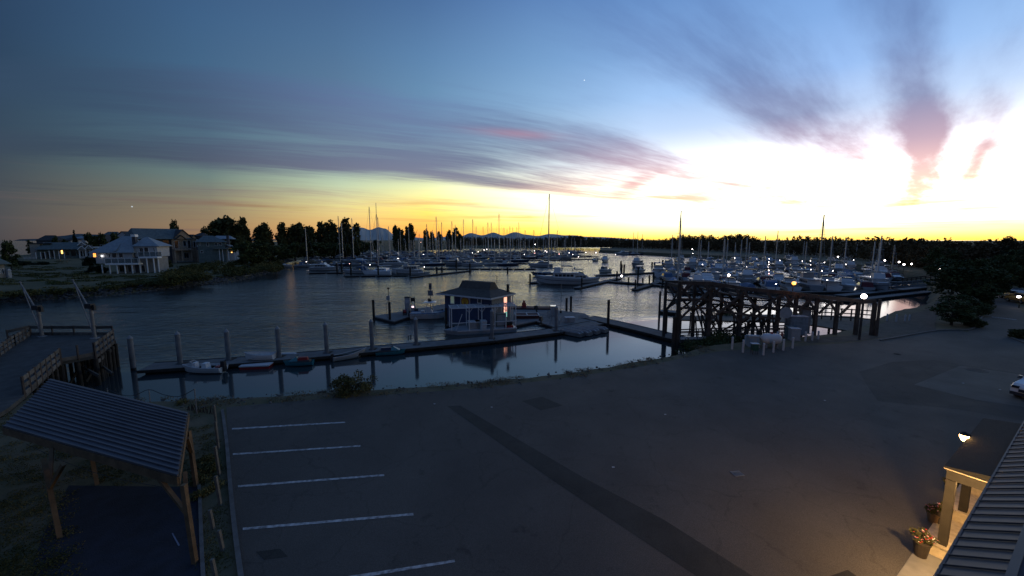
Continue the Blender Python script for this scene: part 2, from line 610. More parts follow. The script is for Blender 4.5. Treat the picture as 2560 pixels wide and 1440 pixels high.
def asphalt(name, c1, c2, crack=.5, scale=.16):
    """worn asphalt: broad stains, aggregate speckle and a net of fine cracks"""
    m = bpy.data.materials.new(name)
    m.use_nodes = True
    nt = m.node_tree
    b = nt.nodes['Principled BSDF']
    b.inputs['Specular IOR Level'].default_value = .25
    tcn = nt.nodes.new('ShaderNodeTexCoord')
    def nz(sc, det, rough=.6):
        n = nt.nodes.new('ShaderNodeTexNoise')
        n.inputs['Scale'].default_value = sc; n.inputs['Detail'].default_value = det; n.inputs['Roughness'].default_value = rough
        nt.links.new(tcn.outputs['Object'], n.inputs['Vector'])
        return n.outputs[0]
    def ramp(v, p0, p1, a, z):
        r = nt.nodes.new('ShaderNodeValToRGB')
        r.color_ramp.elements[0].position = p0; r.color_ramp.elements[1].position = p1
        r.color_ramp.elements[0].color = (*a, 1); r.color_ramp.elements[1].color = (*z, 1)
        nt.links.new(v, r.inputs[0])
        return r.outputs[0]
    def mix(f, a, z, mode='MIX'):
        n = nt.nodes.new('ShaderNodeMix'); n.data_type = 'RGBA'; n.blend_type = mode
        for i, v in ((0, f), (6, a), (7, z)):
            if isinstance(v, bpy.types.NodeSocket): nt.links.new(v, n.inputs[i])
            else: n.inputs[i].default_value = v
        return n.outputs[2]
    base = ramp(nz(scale, 7), .35, .65, c1, c2)
    sp = ramp(nz(55, 2), .42, .62, (.72, .72, .72), (1.3, 1.3, 1.3))
    base = mix(1.0, base, sp, 'MULTIPLY')
    st = ramp(nz(.9, 5, .7), .60, .72, (1, 1, 1), (.62, .62, .62))
    base = mix(1.0, base, st, 'MULTIPLY')
    vo = nt.nodes.new('ShaderNodeTexVoronoi'); vo.feature = 'DISTANCE_TO_EDGE'; vo.inputs['Scale'].default_value = .23
    wv = nt.nodes.new('ShaderNodeVectorMath'); wv.operation = 'MULTIPLY_ADD'
    wn_ = nt.nodes.new('ShaderNodeTexNoise'); wn_.inputs['Scale'].default_value = .8; wn_.inputs['Detail'].default_value = 5
    nt.links.new(tcn.outputs['Object'], wn_.inputs['Vector'])
    nt.links.new(wn_.outputs[1], wv.inputs[0]); wv.inputs[1].default_value = (1.6, 1.6, 0); nt.links.new(tcn.outputs['Object'], wv.inputs[2])
    nt.links.new(wv.outputs[0], vo.inputs['Vector'])
    ck = ramp(vo.outputs['Distance'], .003, .010, (1 - crack,) * 3, (1, 1, 1))
    base = mix(1.0, base, ck, 'MULTIPLY')
    nt.links.new(base, b.inputs['Base Color'])
    rr = nt.nodes.new('ShaderNodeMapRange'); nt.links.new(nz(.5, 4), rr.inputs[0]); rr.inputs[3].default_value = .65; rr.inputs[4].default_value = .95
    nt.links.new(rr.outputs[0], b.inputs['Roughness'])
    bp = nt.nodes.new('ShaderNodeBump'); bp.inputs['Strength'].default_value = .3; bp.inputs['Distance'].default_value = .02
    nt.links.new(nz(40, 4), bp.inputs['Height']); nt.links.new(bp.outputs[0], b.inputs['Normal'])
    MATS[name] = m
    return m


M_asph = asphalt('asphalt', (0.060, 0.054, 0.048), (0.081, 0.073, 0.064), .18)
M_asph2 = asphalt('asphalt_patch', (0.026, 0.026, 0.023), (0.038, 0.037, 0.033), .2, .6)
M_asph3 = asphalt('asphalt_old', (0.032, 0.031, 0.028), (0.046, 0.044, 0.039), .4, .4)
M_conc = mat('concrete', (0.16, 0.155, 0.145), 0.85, var=.22, scale=1.5, bump=0.2)
M_paint = mat('white_road_paint', (0.13, 0.13, 0.13), 0.75, scale=5.0, rgb2=(0.46, 0.46, 0.46), bump=0.1, detail=10)
M_gravel = mat('gravel', (0.062, 0.055, 0.044), 0.95, var=.35, scale=1.0, bump=0.6, bscale=16)
M_rock = mat('riprap_rock', (0.055, 0.055, 0.055), 0.9, var=.6, scale=1.5, bump=0.5)

near_crest = catmull([G(*p, LOT) for p in [(-900, 985), (-300, 985), (40, 983), (140, 1004), (300, 1004), (480, 1002), (560, 998), (700, 990),
      (830, 981), (930, 975), (1080, 966), (1200, 956), (1300, 946), (1400, 935), (1500, 921), (1600, 903), (1700, 886), (1760, 869), (1830, 858),
      (1900, 850), (2000, 842), (2090, 832), (2150, 816), (2185, 803), (2210, 790), (2240, 778), (2290, 768), (2330, 757), (2352, 742),
      (2356, 724), (2350, 706), (2330, 692), (2290, 681), (2200, 668), (2100, 657), (1930, 645), (1800, 639), (1650, 632), (1500, 625)]], 4)
# jagged edge of the near bank
for i, p in enumerate(near_crest):
    k = mnoise.noise(Vector((p.x * .5, p.y * .5, 2))) * .35
    p.y += k
far_close = [(260, 900), (1200, 2600), (9000, 6000), (9000, -200), (600, -200), (-600, -200), (near_crest[0].x, -200)]
ground = land('ground', near_crest, far_close, LOT, M_soil, 3.2)

# far left peninsula and the shore that runs on behind the marina
pen_w = catmull([G(*p, 0.0) for p in [(-1200, 772), (-300, 762), (0, 757), (120, 750), (242, 742), (330, 733), (417, 722), (490, 715), (555, 708), (600, 701),
      (639, 692), (668, 683), (688, 672), (705, 662), (735, 652), (800, 644), (900, 635), (1000, 629), (1150, 622), (1300, 619), (1500, 618)]], 5)
pen_w.reverse()               # water on the left hand when walking from the far end back


def inset(pts, w):
    n = len(pts)
    out_ = []
    for i, p in enumerate(pts):
        a = pts[max(i - 1, 0)]; b = pts[min(i + 1, n - 1)]
        d = Vector((b.x - a.x, b.y - a.y, 0)).normalized()
        out_.append(Vector((p.x + d.y * w, p.y - d.x * w, 0)))
    return out_


PEN = 2.2
pen_crest = inset(pen_w, 5.0)
pen_close = [(p.x, p.y) for p in (G(-1200, 640, PEN), G(0, 640, PEN), G(60, 637, PEN), G(110, 632, PEN), G(150, 624, PEN), G(190, 618, PEN))]
pen_close += [(-2600, 5000), (-1500, 9000), (9000, 9000), (1300, 1000)]
peninsula = land('peninsula', pen_crest, pen_close, PEN, M_grass, 7.7, zlow=-1.2, rough=0.12)

# water
M_water = bpy.data.materials.new('harbour_water')
M_water.use_nodes = True
nt = M_water.node_tree
pb = nt.nodes['Principled BSDF']
pb.inputs['Base Color'].default_value = (0.022, 0.032, 0.035, 1)
pb.inputs['Roughness'].default_value = 0.08
pb.inputs['IOR'].default_value = 1.6
geo = nt.nodes.new('ShaderNodeNewGeometry')


def nnode(kind, **kw):
    n = nt.nodes.new(kind)
    for k, v in kw.items():
        setattr(n, k, v)
    return n


def nmath(op, a, b=None, c=None, clamp=False):
    n = nnode('ShaderNodeMath', operation=op, use_clamp=clamp)
    for i, v in enumerate((a, b, c)):
        if isinstance(v, bpy.types.NodeSocket):
            nt.links.new(v, n.inputs[i])
        elif v is not None:
            n.inputs[i].default_value = v
    return n.outputs[0]


def nnoise(scale3, scale, detail, rough=0.55, dist=0.0):
    mp = nnode('ShaderNodeMapping')
    mp.inputs['Scale'].default_value = scale3
    mp.inputs['Rotation'].default_value = (0, 0, 0.22)
    nt.links.new(geo.outputs['Position'], mp.inputs[0])
    n = nnode('ShaderNodeTexNoise')
    n.inputs['Scale'].default_value = scale
    n.inputs['Detail'].default_value = detail
    n.inputs['Roughness'].default_value = rough
    n.inputs['Distortion'].default_value = dist
    nt.links.new(mp.outputs[0], n.inputs['Vector'])
    return n.outputs[0]


w1 = nnoise((0.55, 1.25, 1), 0.9, 6, 0.6, 0.4)
w2 = nnoise((0.35, 1.0, 1), 0.22, 3)
patch = nnoise((0.4, 1.0, 1), 0.045, 3)
hgt = nmath('ADD', nmath('MULTIPLY', w1, 0.6), nmath('MULTIPLY', w2, 1.2))
# sheltered side of the long float is calm
da, db = G(365, 925, 0), G(1519, 812, 0)
dl = Vector((db.x - da.x, db.y - da.y, 0)).normalized()
sp = nnode('ShaderNodeSeparateXYZ')
nt.links.new(geo.outputs['Position'], sp.inputs[0])
sd = nmath('ADD', nmath('MULTIPLY', nmath('SUBTRACT', sp.outputs[0], da.x), -dl.y), nmath('MULTIPLY', nmath('SUBTRACT', sp.outputs[1], da.y), dl.x))
sx = nmath('SUBTRACT', nmath('SUBTRACT', sp.outputs[1], 0.0), nmath('MULTIPLY', nmath('SUBTRACT', sp.outputs[0], 30.0), 1.6))   # basin to the right


def nrange(v, a, b, c=0.0, d=1.0):
    n = nnode('ShaderNodeMapRange', interpolation_type='SMOOTHSTEP')
    nt.links.new(v, n.inputs[0])
    for i, x in enumerate((a, b, c, d)):
        n.inputs[i + 1].default_value = x
    return n.outputs[0]


calm = nmath('MULTIPLY', nrange(sd, -1.5, 5.0, 0.025, 1.0), nrange(sx, -10.0, 60.0, 0.06, 1.0))
strength = nmath('MULTIPLY', calm, nrange(patch, 0.35, 0.7, 0.45, 1.0))
bm_ = nnode('ShaderNodeBump')
bm_.inputs['Distance'].default_value = 0.55
nt.links.new(nmath('MULTIPLY', strength, 0.95), bm_.inputs['Strength'])
nt.links.new(hgt, bm_.inputs['Height'])
nt.links.new(bm_.outputs[0], pb.inputs['Normal'])
wmb = MB()
wmb.add([(-9000, -300, 0), (9000, -300, 0), (9000, 14000, 0), (-9000, 14000, 0)], [(0, 1, 2, 3)])
tag(wmb.build('water', M_water), kind='structure')

# hills far off
M_hill = mat('far_hills', (0.10, 0.11, 0.11), 1.0, var=.15, scale=0.002, spec=0.0)
M_mtn = mat('far_mountains', (0.46, 0.44, 0.40), 1.0, var=.12, scale=0.001, spec=0.0)  # haze of the distance is put into the pale base colour


def ridge(name, pix, dist, m, n_per=6):
    """ridge line through photo points at a given distance, with a front and a back slope"""
    mb = MB()
    tops = []
    for (xa, ya), (xb, yb) in zip(pix, pix[1:]):
        for k in range(n_per):
            t = k / n_per
            tt = t * t * (3 - 2 * t)
            tops.append(H(xa + (xb - xa) * t, ya + (yb - ya) * tt, dist))
    tops.append(H(*pix[-1], dist))
    n = len(tops)
    for i, p in enumerate(tops):
        hgt_ = max(p.z, 1) * 0.06
        p.z += mnoise.noise(Vector((p.x * .004, 3, 1))) * hgt_ * 1.5
        p.y += mnoise.noise(Vector((p.x * .002, 7, 1))) * dist * .03
    f = [(p.x * .93, p.y * .93, -2) for p in tops]
    mid = [(p.x * .97, p.y * .97, p.z * .62 + mnoise.noise(Vector((p.x * .006, 1, 4))) * p.z * .2) for p in tops]
    b = [(p.x * 1.08, p.y * 1.08, -2) for p in tops]
    rows = [f, mid, [tuple(p) for p in tops], b]
    for r0, r1 in zip(rows, rows[1:]):
        k = len(mb.v)
        mb.v += r0 + r1
        mb.f += [(k + i, k + i + 1, k + n + i + 1, k + n + i) for i in range(n - 1)]
    return tag(mb.build(name, m), kind='structure')


ridge('hills', [(-900, 590), (-300, 597), (10, 602), (60, 598), (110, 597), (150, 590), (190, 584), (230, 586), (300, 589), (420, 596), (560, 596), (700, 598)], 5200, M_hill)
ridge('mountains', [(760, 600), (830, 594), (870, 576), (892, 568), (912, 569), (926, 574), (946, 568), (962, 571), (985, 586), (1060, 595), (1150, 590), (1178, 583), (1205, 588), (1232, 582),
      (1258, 588), (1288, 580), (1315, 586), (1345, 590), (1372, 585), (1420, 588), (1480, 592), (1600, 598)], 8600, M_mtn)

# ------------------------------------------------------------------ paved ground of the near land
def gp(pts, z=LOT):
    return [G(x, y, z) for x, y in pts]


sheet('parking_lot', gp([(566, 1018), (700, 1006), (830, 996), (1000, 985), (1200, 970), (1400, 947), (1600, 917), (1720, 893), (1800, 878), (1900, 872), (2050, 862), (2140, 856),
      (2200, 846), (2300, 830), (2365, 822), (2420, 830), (2440, 800), (2462, 770), (2480, 745), (2494, 724), (2508, 722), (2530, 745), (2570, 800), (2620, 860), (2760, 1000), (3000, 1440), (2000, 2600), (640, 2600), (602, 1440), (585, 1300), (572, 1160)]), LOT + .006, M_asph)
sheet('gravel_verge', gp([(2010, 848), (2140, 838), (2190, 818), (2215, 802), (2245, 790), (2300, 780), (2330, 766), (2342, 772), (2335, 800), (2340, 826), (2250, 838), (2140, 853), (2020, 858)]), LOT + .012, M_gravel)
sheet('path', gp([(2346, 742), (2356, 742), (2340, 800), (2338, 826), (2290, 833), (2318, 800)]), LOT + .018, M_asph3)
sheet('asphalt_patch', gp([(1118, 1016), (1150, 1014), (1460, 1195), (1660, 1300), (1880, 1440), (2300, 1700), (2160, 1760), (1740, 1440), (1560, 1320), (1380, 1200)]), LOT + .011, M_asph2)
sheet('asphalt_patch', gp([(1305, 1003), (1355, 992), (1407, 1014), (1352, 1026)]), LOT + .011, M_asph2)
sheet('asphalt_patch', gp([(2148, 930), (2230, 905), (2330, 900), (2560, 935), (2760, 980), (2700, 1060), (2560, 1052), (2400, 1024), (2195, 1003), (2170, 968)]), LOT + .011, M_asph3)
sheet('concrete_apron', gp([(2285, 962), (2400, 915), (2560, 938), (2700, 975), (2640, 1020), (2560, 1018), (2440, 1000)]), LOT + .016, mat('old_concrete', (0.095, 0.086, 0.072), 0.9, var=.2, scale=.6, bump=.2, bscale=20))
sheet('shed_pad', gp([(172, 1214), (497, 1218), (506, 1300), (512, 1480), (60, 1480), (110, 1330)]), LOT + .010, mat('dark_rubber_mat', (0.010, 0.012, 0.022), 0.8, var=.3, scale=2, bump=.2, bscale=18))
for q in ([(580, 1070.5), (863, 1054.5), (863, 1057.5), (580, 1074.5)], [(582, 1134), (901, 1113.5), (901, 1117), (582, 1138)],
          [(595, 1214), (960, 1186), (961, 1190.5), (595, 1219)], [(607, 1320), (1033, 1283), (1034, 1289), (607, 1326)],
          [(870, 1441), (1136, 1400), (1138, 1406), (878, 1449)]):
    n = 24
    a, b, c, d = [G(*p, LOT) for p in q]
    if random.random() < 2:
        top = [a.lerp(b, t / n) for t in range(n + 1)]
        bot = [d.lerp(c, t / n) for t in range(n + 1)]
        for i in range(1, n):
            j = mnoise.noise(Vector((i * .7, a.y, 0))) * .012
            top[i] = top[i] + Vector((0, j, 0))
            bot[i] = bot[i] + Vector((0, -j * .6, 0))
        sheet('stall_line', top + bot[::-1], LOT + .014, M_paint)
sheet('ground_stain', gp([(640, 1380), (700, 1372), (720, 1392), (660, 1400)]), LOT + .012, M_asph2)

ORD = ['first', 'second', 'third', 'fourth', 'fifth', 'sixth', 'seventh', 'eighth', 'ninth', 'tenth', 'eleventh', 'twelfth', 'thirteenth', 'fourteenth', 'fifteenth',
       'sixteenth', 'seventeenth', 'eighteenth', 'nineteenth', 'twentieth'] + ['%s-%s' % (t_, o_) for t_ in ('twenty', 'thirty', 'forty') for o_ in
       ('first', 'second', 'third', 'fourth', 'fifth', 'sixth', 'seventh', 'eighth', 'ninth', 'tenth')]
# ------------------------------------------------------------------ vegetation prototypes
M_leaf = mat('dark_foliage', (0.026, 0.036, 0.014), 0.8, scale=.5, rgb2=(0.070, 0.085, 0.026), spec=.2)
M_leaf2 = mat('olive_foliage', (0.045, 0.048, 0.018), 0.8, scale=.4, rgb2=(0.11, 0.105, 0.038), spec=.2)
M_leaf3 = mat('evergreen_foliage', (0.012, 0.020, 0.012), 0.8, scale=.5, rgb2=(0.030, 0.042, 0.020), spec=.2)
M_bark = mat('bark', (0.05, 0.042, 0.035), 0.9, scale=3, bump=.4)


def crown_lobes(kind):
    L = []
    if kind == 'poplar':          # several upright columns side by side
        for k in range(random.choice((2, 3, 3))):
            x = random.uniform(-1.5, 1.5); y = random.uniform(-1, 1); h = random.uniform(7.2, 9.6)
            z = 1.0
            while z < h:
                t = z / h
                w = 1.25 * (0.62 + 0.5 * math.sin(min(1, t * 1.02) * math.pi * .86)) * random.uniform(.75, 1.15)
                L.append((x + random.uniform(-.45, .45), y + random.uniform(-.4, .4), z, w * .72, w * .72, random.uniform(.7, 1.1)))
                z += .75
    elif kind == 'round':
        for k in range(26):
            t = random.uniform(0, 1); a = random.uniform(0, 6.28)
            w = math.sin(math.pi * (0.14 + .76 * t)) ** .7
            rr = random.uniform(.1, 1) ** .5 * w * 3.0
            L.append((rr * math.cos(a), rr * math.sin(a), 2.0 + t * 7.2, random.uniform(.8, 1.5), random.uniform(.8, 1.5), random.uniform(.6, 1.1)))
    elif kind == 'conifer':
        z = .8
        while z < 9.9:
            w = 2.0 * (1 - z / 10.3) + .12
            for k in range(5 if w > .8 else 2):
                a = random.uniform(0, 6.28)
                L.append((w * .5 * math.cos(a), w * .5 * math.sin(a), z, w * .5, w * .5, .36))
            z += .48
    return L


PROTO = {}


def leaf_proto(kind, variant, m, n, size):
    key = (kind, variant)
    if key not in PROTO:
        o = quads_mesh('crown', blob_points(n, crown_lobes(kind)), np.random.uniform(size * .6, size * 1.3, n), m)
        tr = MB()
        tr.tube((0, 0, -.3), (0.05, 0, 4.5), .24, .14, 7)
        for k in range(5):
            a = k * 1.3 + variant
            tr.tube((0.02, 0, 1.6 + k * .5), (math.cos(a) * 1.5, math.sin(a) * 1.5, 4.4 + k * .7), .10, .04, 5)
        t_ = tr.build('trunk', M_bark)
        PROTO[key] = (o.data, t_.data)
        bpy.data.objects.remove(o)
        bpy.data.objects.remove(t_)
    return PROTO[key]


def tree(name, kind, variant, loc, height, width, label, group=None, cat='tree', m=None, n=2600, size=.42, rz=None):
    mm = m or {'poplar': M_leaf2, 'round': M_leaf, 'conifer': M_leaf3}[kind]
    cd, td = leaf_proto(kind, variant, mm, n, size)
    r = thing(name, label, cat, loc, random.uniform(0, 6.28) if rz is None else rz, group)
    base = {'poplar': 3.0, 'round': 6.0, 'conifer': 3.2}[kind]
    sc = Vector((width / base, width / base, height / 10.0))
    for nm, d in (('crown', cd), ('trunk', td)):
        o = bpy.data.objects.new(nm, d)
        COL.objects.link(o)
        o.parent = r
        o.scale = sc
    return r


def tree_px(name, kind, variant, px, top, wpx, d, label, group=None, zb=PEN, **kw):
    p = H(px, 600, d)
    t = H(px, top, d)
    return tree(name, kind, variant, (p.x, d, zb - .2), t.z - zb, wpx * mpp(p), label, group, **kw)


GP = 'poplars along the far park shore'
for i, (px, top, w, d, lab) in enumerate([
        (549, 524, 40, 238, 'tallest dark poplar, left end of the tree row behind the houses'),
        (578, 537, 34, 242, 'broad poplar just right of the tallest one behind the houses'),
        (605, 534, 24, 240, 'narrow pointed poplar beside the broad one above the last house'),
        (622, 556, 20, 246, 'short poplar at the right foot of the tall dark cluster'),
        (648, 546, 20, 250, 'slim poplar standing alone right of the tall cluster'),
        (668, 549, 22, 250, 'thin see-through poplar beside the slim lone poplar'),
        (697, 547, 24, 255, 'poplar with forked top left of the gap in the tree row'),
        (735, 555, 26, 258, 'left crown of the wide tree group above the first mast'),
        (760, 542, 38, 262, 'wide domed poplar above the leftmost mast and red lamp'),
        (778, 560, 18, 262, 'low right shoulder poplar beside the wide domed one'),
        (808, 546, 24, 275, 'left poplar of the pair between the two red lamps'),
        (832, 544, 24, 272, 'right poplar of the pair between the two red lamps'),
        (862, 545, 30, 275, 'left half of the last tall poplar pair before the mountains'),
        (879, 535, 24, 272, 'tallest poplar at the right end before the mountain gap')]):
    tree_px('poplar_tree', 'poplar', i % 4, px, top, w * 1.22, d, lab, GP)
for i, (px, top, w, d, lab) in enumerate([
        (994, 552, 20, 400, 'broad tree right of the catamaran mast on the far shore'),
        (1012, 560, 14, 410, 'small tree between two broad ones behind the masts'),
        (1034, 552, 20, 405, 'second broad tree behind the dense masts'),
        (1066, 568, 12, 420, 'thin tree behind the masts, right of the broad pair'),
        (1082, 572, 12, 420, 'low thin tree among the masts left of the tall grey mast'),
        (1100, 574, 12, 430, 'low bushy tree behind the tall grey mast'),
        (1122, 570, 14, 430, 'scraggy tree behind the masts left of the round evergreen'),
        (1140, 567, 16, 425, 'round evergreen standing out behind the masts'),
        (1152, 576, 10, 430, 'small tree at the end of the far park row')]):
    tree_px('park_tree', 'poplar' if i != 7 else 'round', i % 4, px, top, w, d, lab, 'trees behind the mast forest')
for i, (px, top, w, d, lab, kind) in enumerate([
        (439, 545, 24, 240, 'round dark tree rising above the ridge of the big gabled house', 'round'),
        (517, 565, 26, 250, 'low round tree left of the tall poplars', 'round'),
        (187, 573, 15, 272, 'pointed dark conifer behind the long low house', 'conifer'),
        (18, 597, 34, 150, 'dark bushy tree at the left edge behind the cottage', 'round'),
        (137, 588, 12, 300, 'small round tree on the roofline of the dark far house', 'round'),
        (160, 594, 12, 300, 'small tree right of the dark far house roof', 'round'),
        (73, 597, 13, 262, 'small round tree by the flat end of the long house', 'round'),
        (225, 580, 26, 275, 'left dark tree behind the white gables', 'round'),
        (247, 578, 26, 278, 'tall dark tree behind the white gables', 'round'),
        (288, 578, 26, 262, 'dark tree above the left slope of the hipped roof', 'round'),
        (330, 583, 9, 262, 'small pointed conifer just left of the chimney', 'conifer'),
        (343, 573, 12, 240, 'tree at the left gable end of the big house', 'round')]):
    tree_px('tree', kind, 4 + i % 3, px, top, w, d, lab, 'trees among the houses')
for i, (px, top, w, d) in enumerate([(608, 600, 46, 165), (640, 597, 44, 172), (672, 603, 46, 185), (705, 606, 40, 205), (735, 604, 44, 225), (768, 600, 44, 235),
        (800, 604, 40, 245), (826, 606, 36, 255), (858, 602, 36, 262), (885, 606, 30, 300), (905, 600, 26, 330), (940, 597, 18, 380), (925, 604, 26, 360)]):
    tree_px('shore_tree', 'round', 4 + i % 3, px, top, w * 1.25, d, 'low dark tree under the poplars, %s from the left in the shore thicket' % ORD[i], 'low trees under the poplars')

# undergrowth on the peninsula
lobes = []
for i in range(150):
    px = random.uniform(415, 700)
    t = (px - 415) / 285
    y0 = 712 - t * 35
    py = y0 - random.uniform(2, 22 + 24 * math.sin(t * 3.1))
    if px < 480 and py < 672: continue
    g = G(px, py, PEN)
    s = random.uniform(.8, 2.1)
    lobes.append((g.x, g.y, PEN + s * .35, s * 1.3, s * 1.3, s * .8))
for i in range(260):
    px = random.uniform(-150, 640)
    y0 = np.interp(px, [-150, 0, 242, 417, 555, 640], [748, 738, 722, 703, 690, 676])
    g = G(px, y0 - random.uniform(-4, 6), PEN - .5)
    s = random.uniform(.4, 1.0)
    lobes.append((g.x, g.y, g.z + s * .2, s * 1.4, s * 1.2, s * .6))
o = quads_mesh('undergrowth', blob_points(42000, lobes), np.random.uniform(.18, .5, 42000), mat('bank_shrubs', (0.045, 0.050, 0.016), .9, scale=.12, rgb2=(0.12, 0.105, 0.040), spec=.1), upbias=.3)
tag(o, 'dense green and brown shrubs covering the bank below the houses', 'shrubs', kind='stuff')
lobes = []
for i in range(190):
    px = random.uniform(-100, 420); py = random.uniform(652, 712)
    if px > 250 and py < 690: continue
    g = G(px, py, PEN); s = random.uniform(.5, 1.5)
    lobes.append((g.x, g.y, PEN, s * 2.2, s * 1.5, s * .35))
o = quads_mesh('rough_grass', blob_points(26000, lobes), np.random.uniform(.15, .4, 26000), mat('rough_grass', (0.05, 0.062, 0.02), .9, scale=.1, rgb2=(0.11, 0.10, 0.045), spec=.1), upbias=.2)
tag(o, 'rough grass and weeds on the lawn in front of the houses', 'grass', kind='stuff')


def rock_mesh(name, pts, m, smin, smax):
    """joined irregular stones"""
    mb = MB()
    ico = [(0, 0, 1), (.89, 0, .45), (.28, .85, .45), (-.72, .53, .45), (-.72, -.53, .45), (.28, -.85, .45), (.72, .53, -.45), (-.28, .85, -.45), (-.89, 0, -.45), (-.28, -.85, -.45), (.72, -.53, -.45), (0, 0, -1)]
    fs = [(0, 1, 2), (0, 2, 3), (0, 3, 4), (0, 4, 5), (0, 5, 1), (1, 6, 2), (2, 7, 3), (3, 8, 4), (4, 9, 5), (5, 10, 1), (6, 7, 2), (7, 8, 3), (8, 9, 4), (9, 10, 5), (10, 6, 1), (6, 11, 7), (7, 11, 8), (8, 11, 9), (9, 11, 10), (10, 11, 6)]
    for p in pts:
        s = random.uniform(smin, smax)
        sx, sy, sz = s * random.uniform(.7, 1.3), s * random.uniform(.7, 1.3), s * random.uniform(.5, .9)
        a = random.uniform(0, 6.28)
        ca, sa = math.cos(a), math.sin(a)
        vs = []
        for x, y, z in ico:
            j = random.uniform(.8, 1.15)
            x, y, z = x * sx * j, y * sy * j, z * sz * j
            vs.append((p[0] + x * ca - y * sa, p[1] + x * sa + y * ca, p[2] + z))
        mb.add(vs, fs)
    return mb.build(name, m)


pts = []
for i in range(2600):
    k = random.uniform(0, len(pen_w) - 1.01)
    a = pen_w[int(k)].lerp(pen_w[int(k) + 1], k % 1)
    c = pen_crest[int(k)].lerp(pen_crest[int(k) + 1], k % 1)
    if a.y > 260: continue
    t = random.uniform(-.15, .8)
    p = a.lerp(c, t)
    pts.append((p.x, p.y, 0.05 + t * 2.1))
tag(rock_mesh('riprap', pts, M_rock, .25, .6), 'dark boulders heaped along the waterline below the houses', 'rocks', kind='stuff')
# drift logs lying on the rocks
for i, (xa, ya, xb, yb) in enumerate([(398, 706, 422, 704), (540, 698, 560, 694), (612, 690, 630, 687), (128, 728, 146, 731), (640, 672, 654, 668)]):
    a, b = G(xa, ya, 1.2), G(xb, yb, 1.3)
    c = (a + b) / 2
    mb = MB().tube(a - c, b - c, .16, .11, 7)
    mb.tube((a - c) * .5, (a - c) * .5 + Vector((.2, .3, .5)), .05, .02, 5)
    o = mb.build('drift_log', mat('driftwood', (.22, .2, .17), .9, bump=.2))
    o.location = c
    tag(o, ['pale drift log on the bank right below the hipped roof house', 'pale drift log on the bank below the last house', 'small drift log near the tip of the shrubby bank',
            'forked drift log low on the rocks between the two crane booms', 'short drift log at the far tip of the bank'][i], 'log', 'drift logs on the rocks')

# ------------------------------------------------------------------ houses
M_wall_w = mat('pale_siding', (0.42, 0.41, 0.41), .8, var=.1, scale=2, bump=.1)
M_wall_s = mat('tan_stone_siding', (0.36, 0.27, 0.20), .85, var=.25, scale=1.5, bump=.2)
M_wall_d = mat('dark_siding', (0.07, 0.07, 0.08), .85, var=.2, scale=1)
M_wall_g = mat('teal_siding', (0.12, 0.15, 0.145), .85, var=.2, scale=1)
M_wall_b = mat('beige_siding', (0.30, 0.27, 0.24), .85, var=.15, scale=1)
M_roof_b = mat('blue_grey_shingles', (0.20, 0.24, 0.27), .8, var=.14, scale=1.2, bump=.3, bscale=6)
M_roof_d = mat('dark_green_shingles', (0.085, 0.11, 0.115), .85, var=.25, scale=1, bump=.3, bscale=6)
M_roof_k = mat('charcoal_shingles', (0.030, 0.032, 0.036), .85, var=.25, scale=1, bump=.3, bscale=6)
M_trim = mat('white_trim', (0.75, 0.75, 0.75), .6, var=.08)
M_glass = mat('dark_glass', (0.012, 0.015, 0.020), .08, var=.1, spec=.8)
M_glass_l = mat('lit_window', (0.9, 0.6, 0.3), .5, emit=(1.0, 0.50, 0.13), estr=2.6)
M_glass_o = mat('lit_window_orange', (0.9, 0.5, 0.2), .5, emit=(1.0, 0.32, 0.05), estr=2.2)
M_wlamp = mat('white_lamp_glass', (0.9, 0.9, 0.9), .4, emit=(0.95, 0.95, 1.0), estr=6.0)
M_rlamp = mat('warm_pink_lamp_glass', (0.9, 0.7, 0.6), .4, emit=(1.0, 0.50, 0.34), estr=6.0)
M_railg = mat('balcony_glass', (0.10, 0.14, 0.15), .1, alpha=.55)


class Frame:
    """facade line between two base pixels; lx/lz turn photo pixels into local metres"""
    def __init__(self, name, label, cat, xa, ya, xb, yb, z, group=None):
        self.A, self.B = G(xa, ya, z), G(xb, yb, z)
        self.xa, self.xb, self.ya, self.yb = xa, xb, ya, yb
        d = self.B - self.A
        self.W = d.length
        self.root = thing(name, label, cat, self.A, math.atan2(d.y, d.x), group)
        self.u = d.normalized()

    def lx(self, px):
        # intersect the column's ray with the facade line
        r = ray(px, (self.ya + self.yb) / 2)
        A, u = self.A, self.u
        # A + u t = r k  (x,y only)
        det = u.x * (-r.y) - u.y * (-r.x)
        return (-A.x * (-r.y) + A.y * (-r.x)) / det

    def lz(self, px, py):
        t = self.lx(px)
        p = self.A + self.u * t
        return H(px, py, p.y).z - self.A.z

    def box(self, mb, x0, x1, yt, yb, d0=0.0, d1=.1, xm=None):
        m = xm or (x0 + x1) / 2
        mb.box(self.lx(x0), self.lx(x1), d0, d1, self.lz(m, yb), self.lz(m, yt))
        return mb


def hip(mb, x0, x1, y0, y1, z0, z1, rx0, rx1, ov=.5):
    """hip or gable roof as a closed body: eaves rectangle and a ridge from rx0 to rx1"""
    ym = (y0 + y1) / 2
    a, b, c, d = (x0 - ov, y0 - ov, z0), (x1 + ov, y0 - ov, z0), (x1 + ov, y1 + ov, z0), (x0 - ov, y1 + ov, z0)
    e, f = (rx0, ym, z1), (rx1, ym, z1)
    t = .22
    lo = [(p[0], p[1], p[2] - t) for p in (a, b, c, d)]
    k = [a, b, c, d, e, f] + lo
    mb.add(k, [(0, 1, 5, 4), (1, 2, 5), (2, 3, 4, 5), (3, 0, 4), (0, 6, 7, 1), (1, 7, 8, 2), (2, 8, 9, 3), (3, 9, 6, 0), (9, 8, 7, 6)])
    return mb


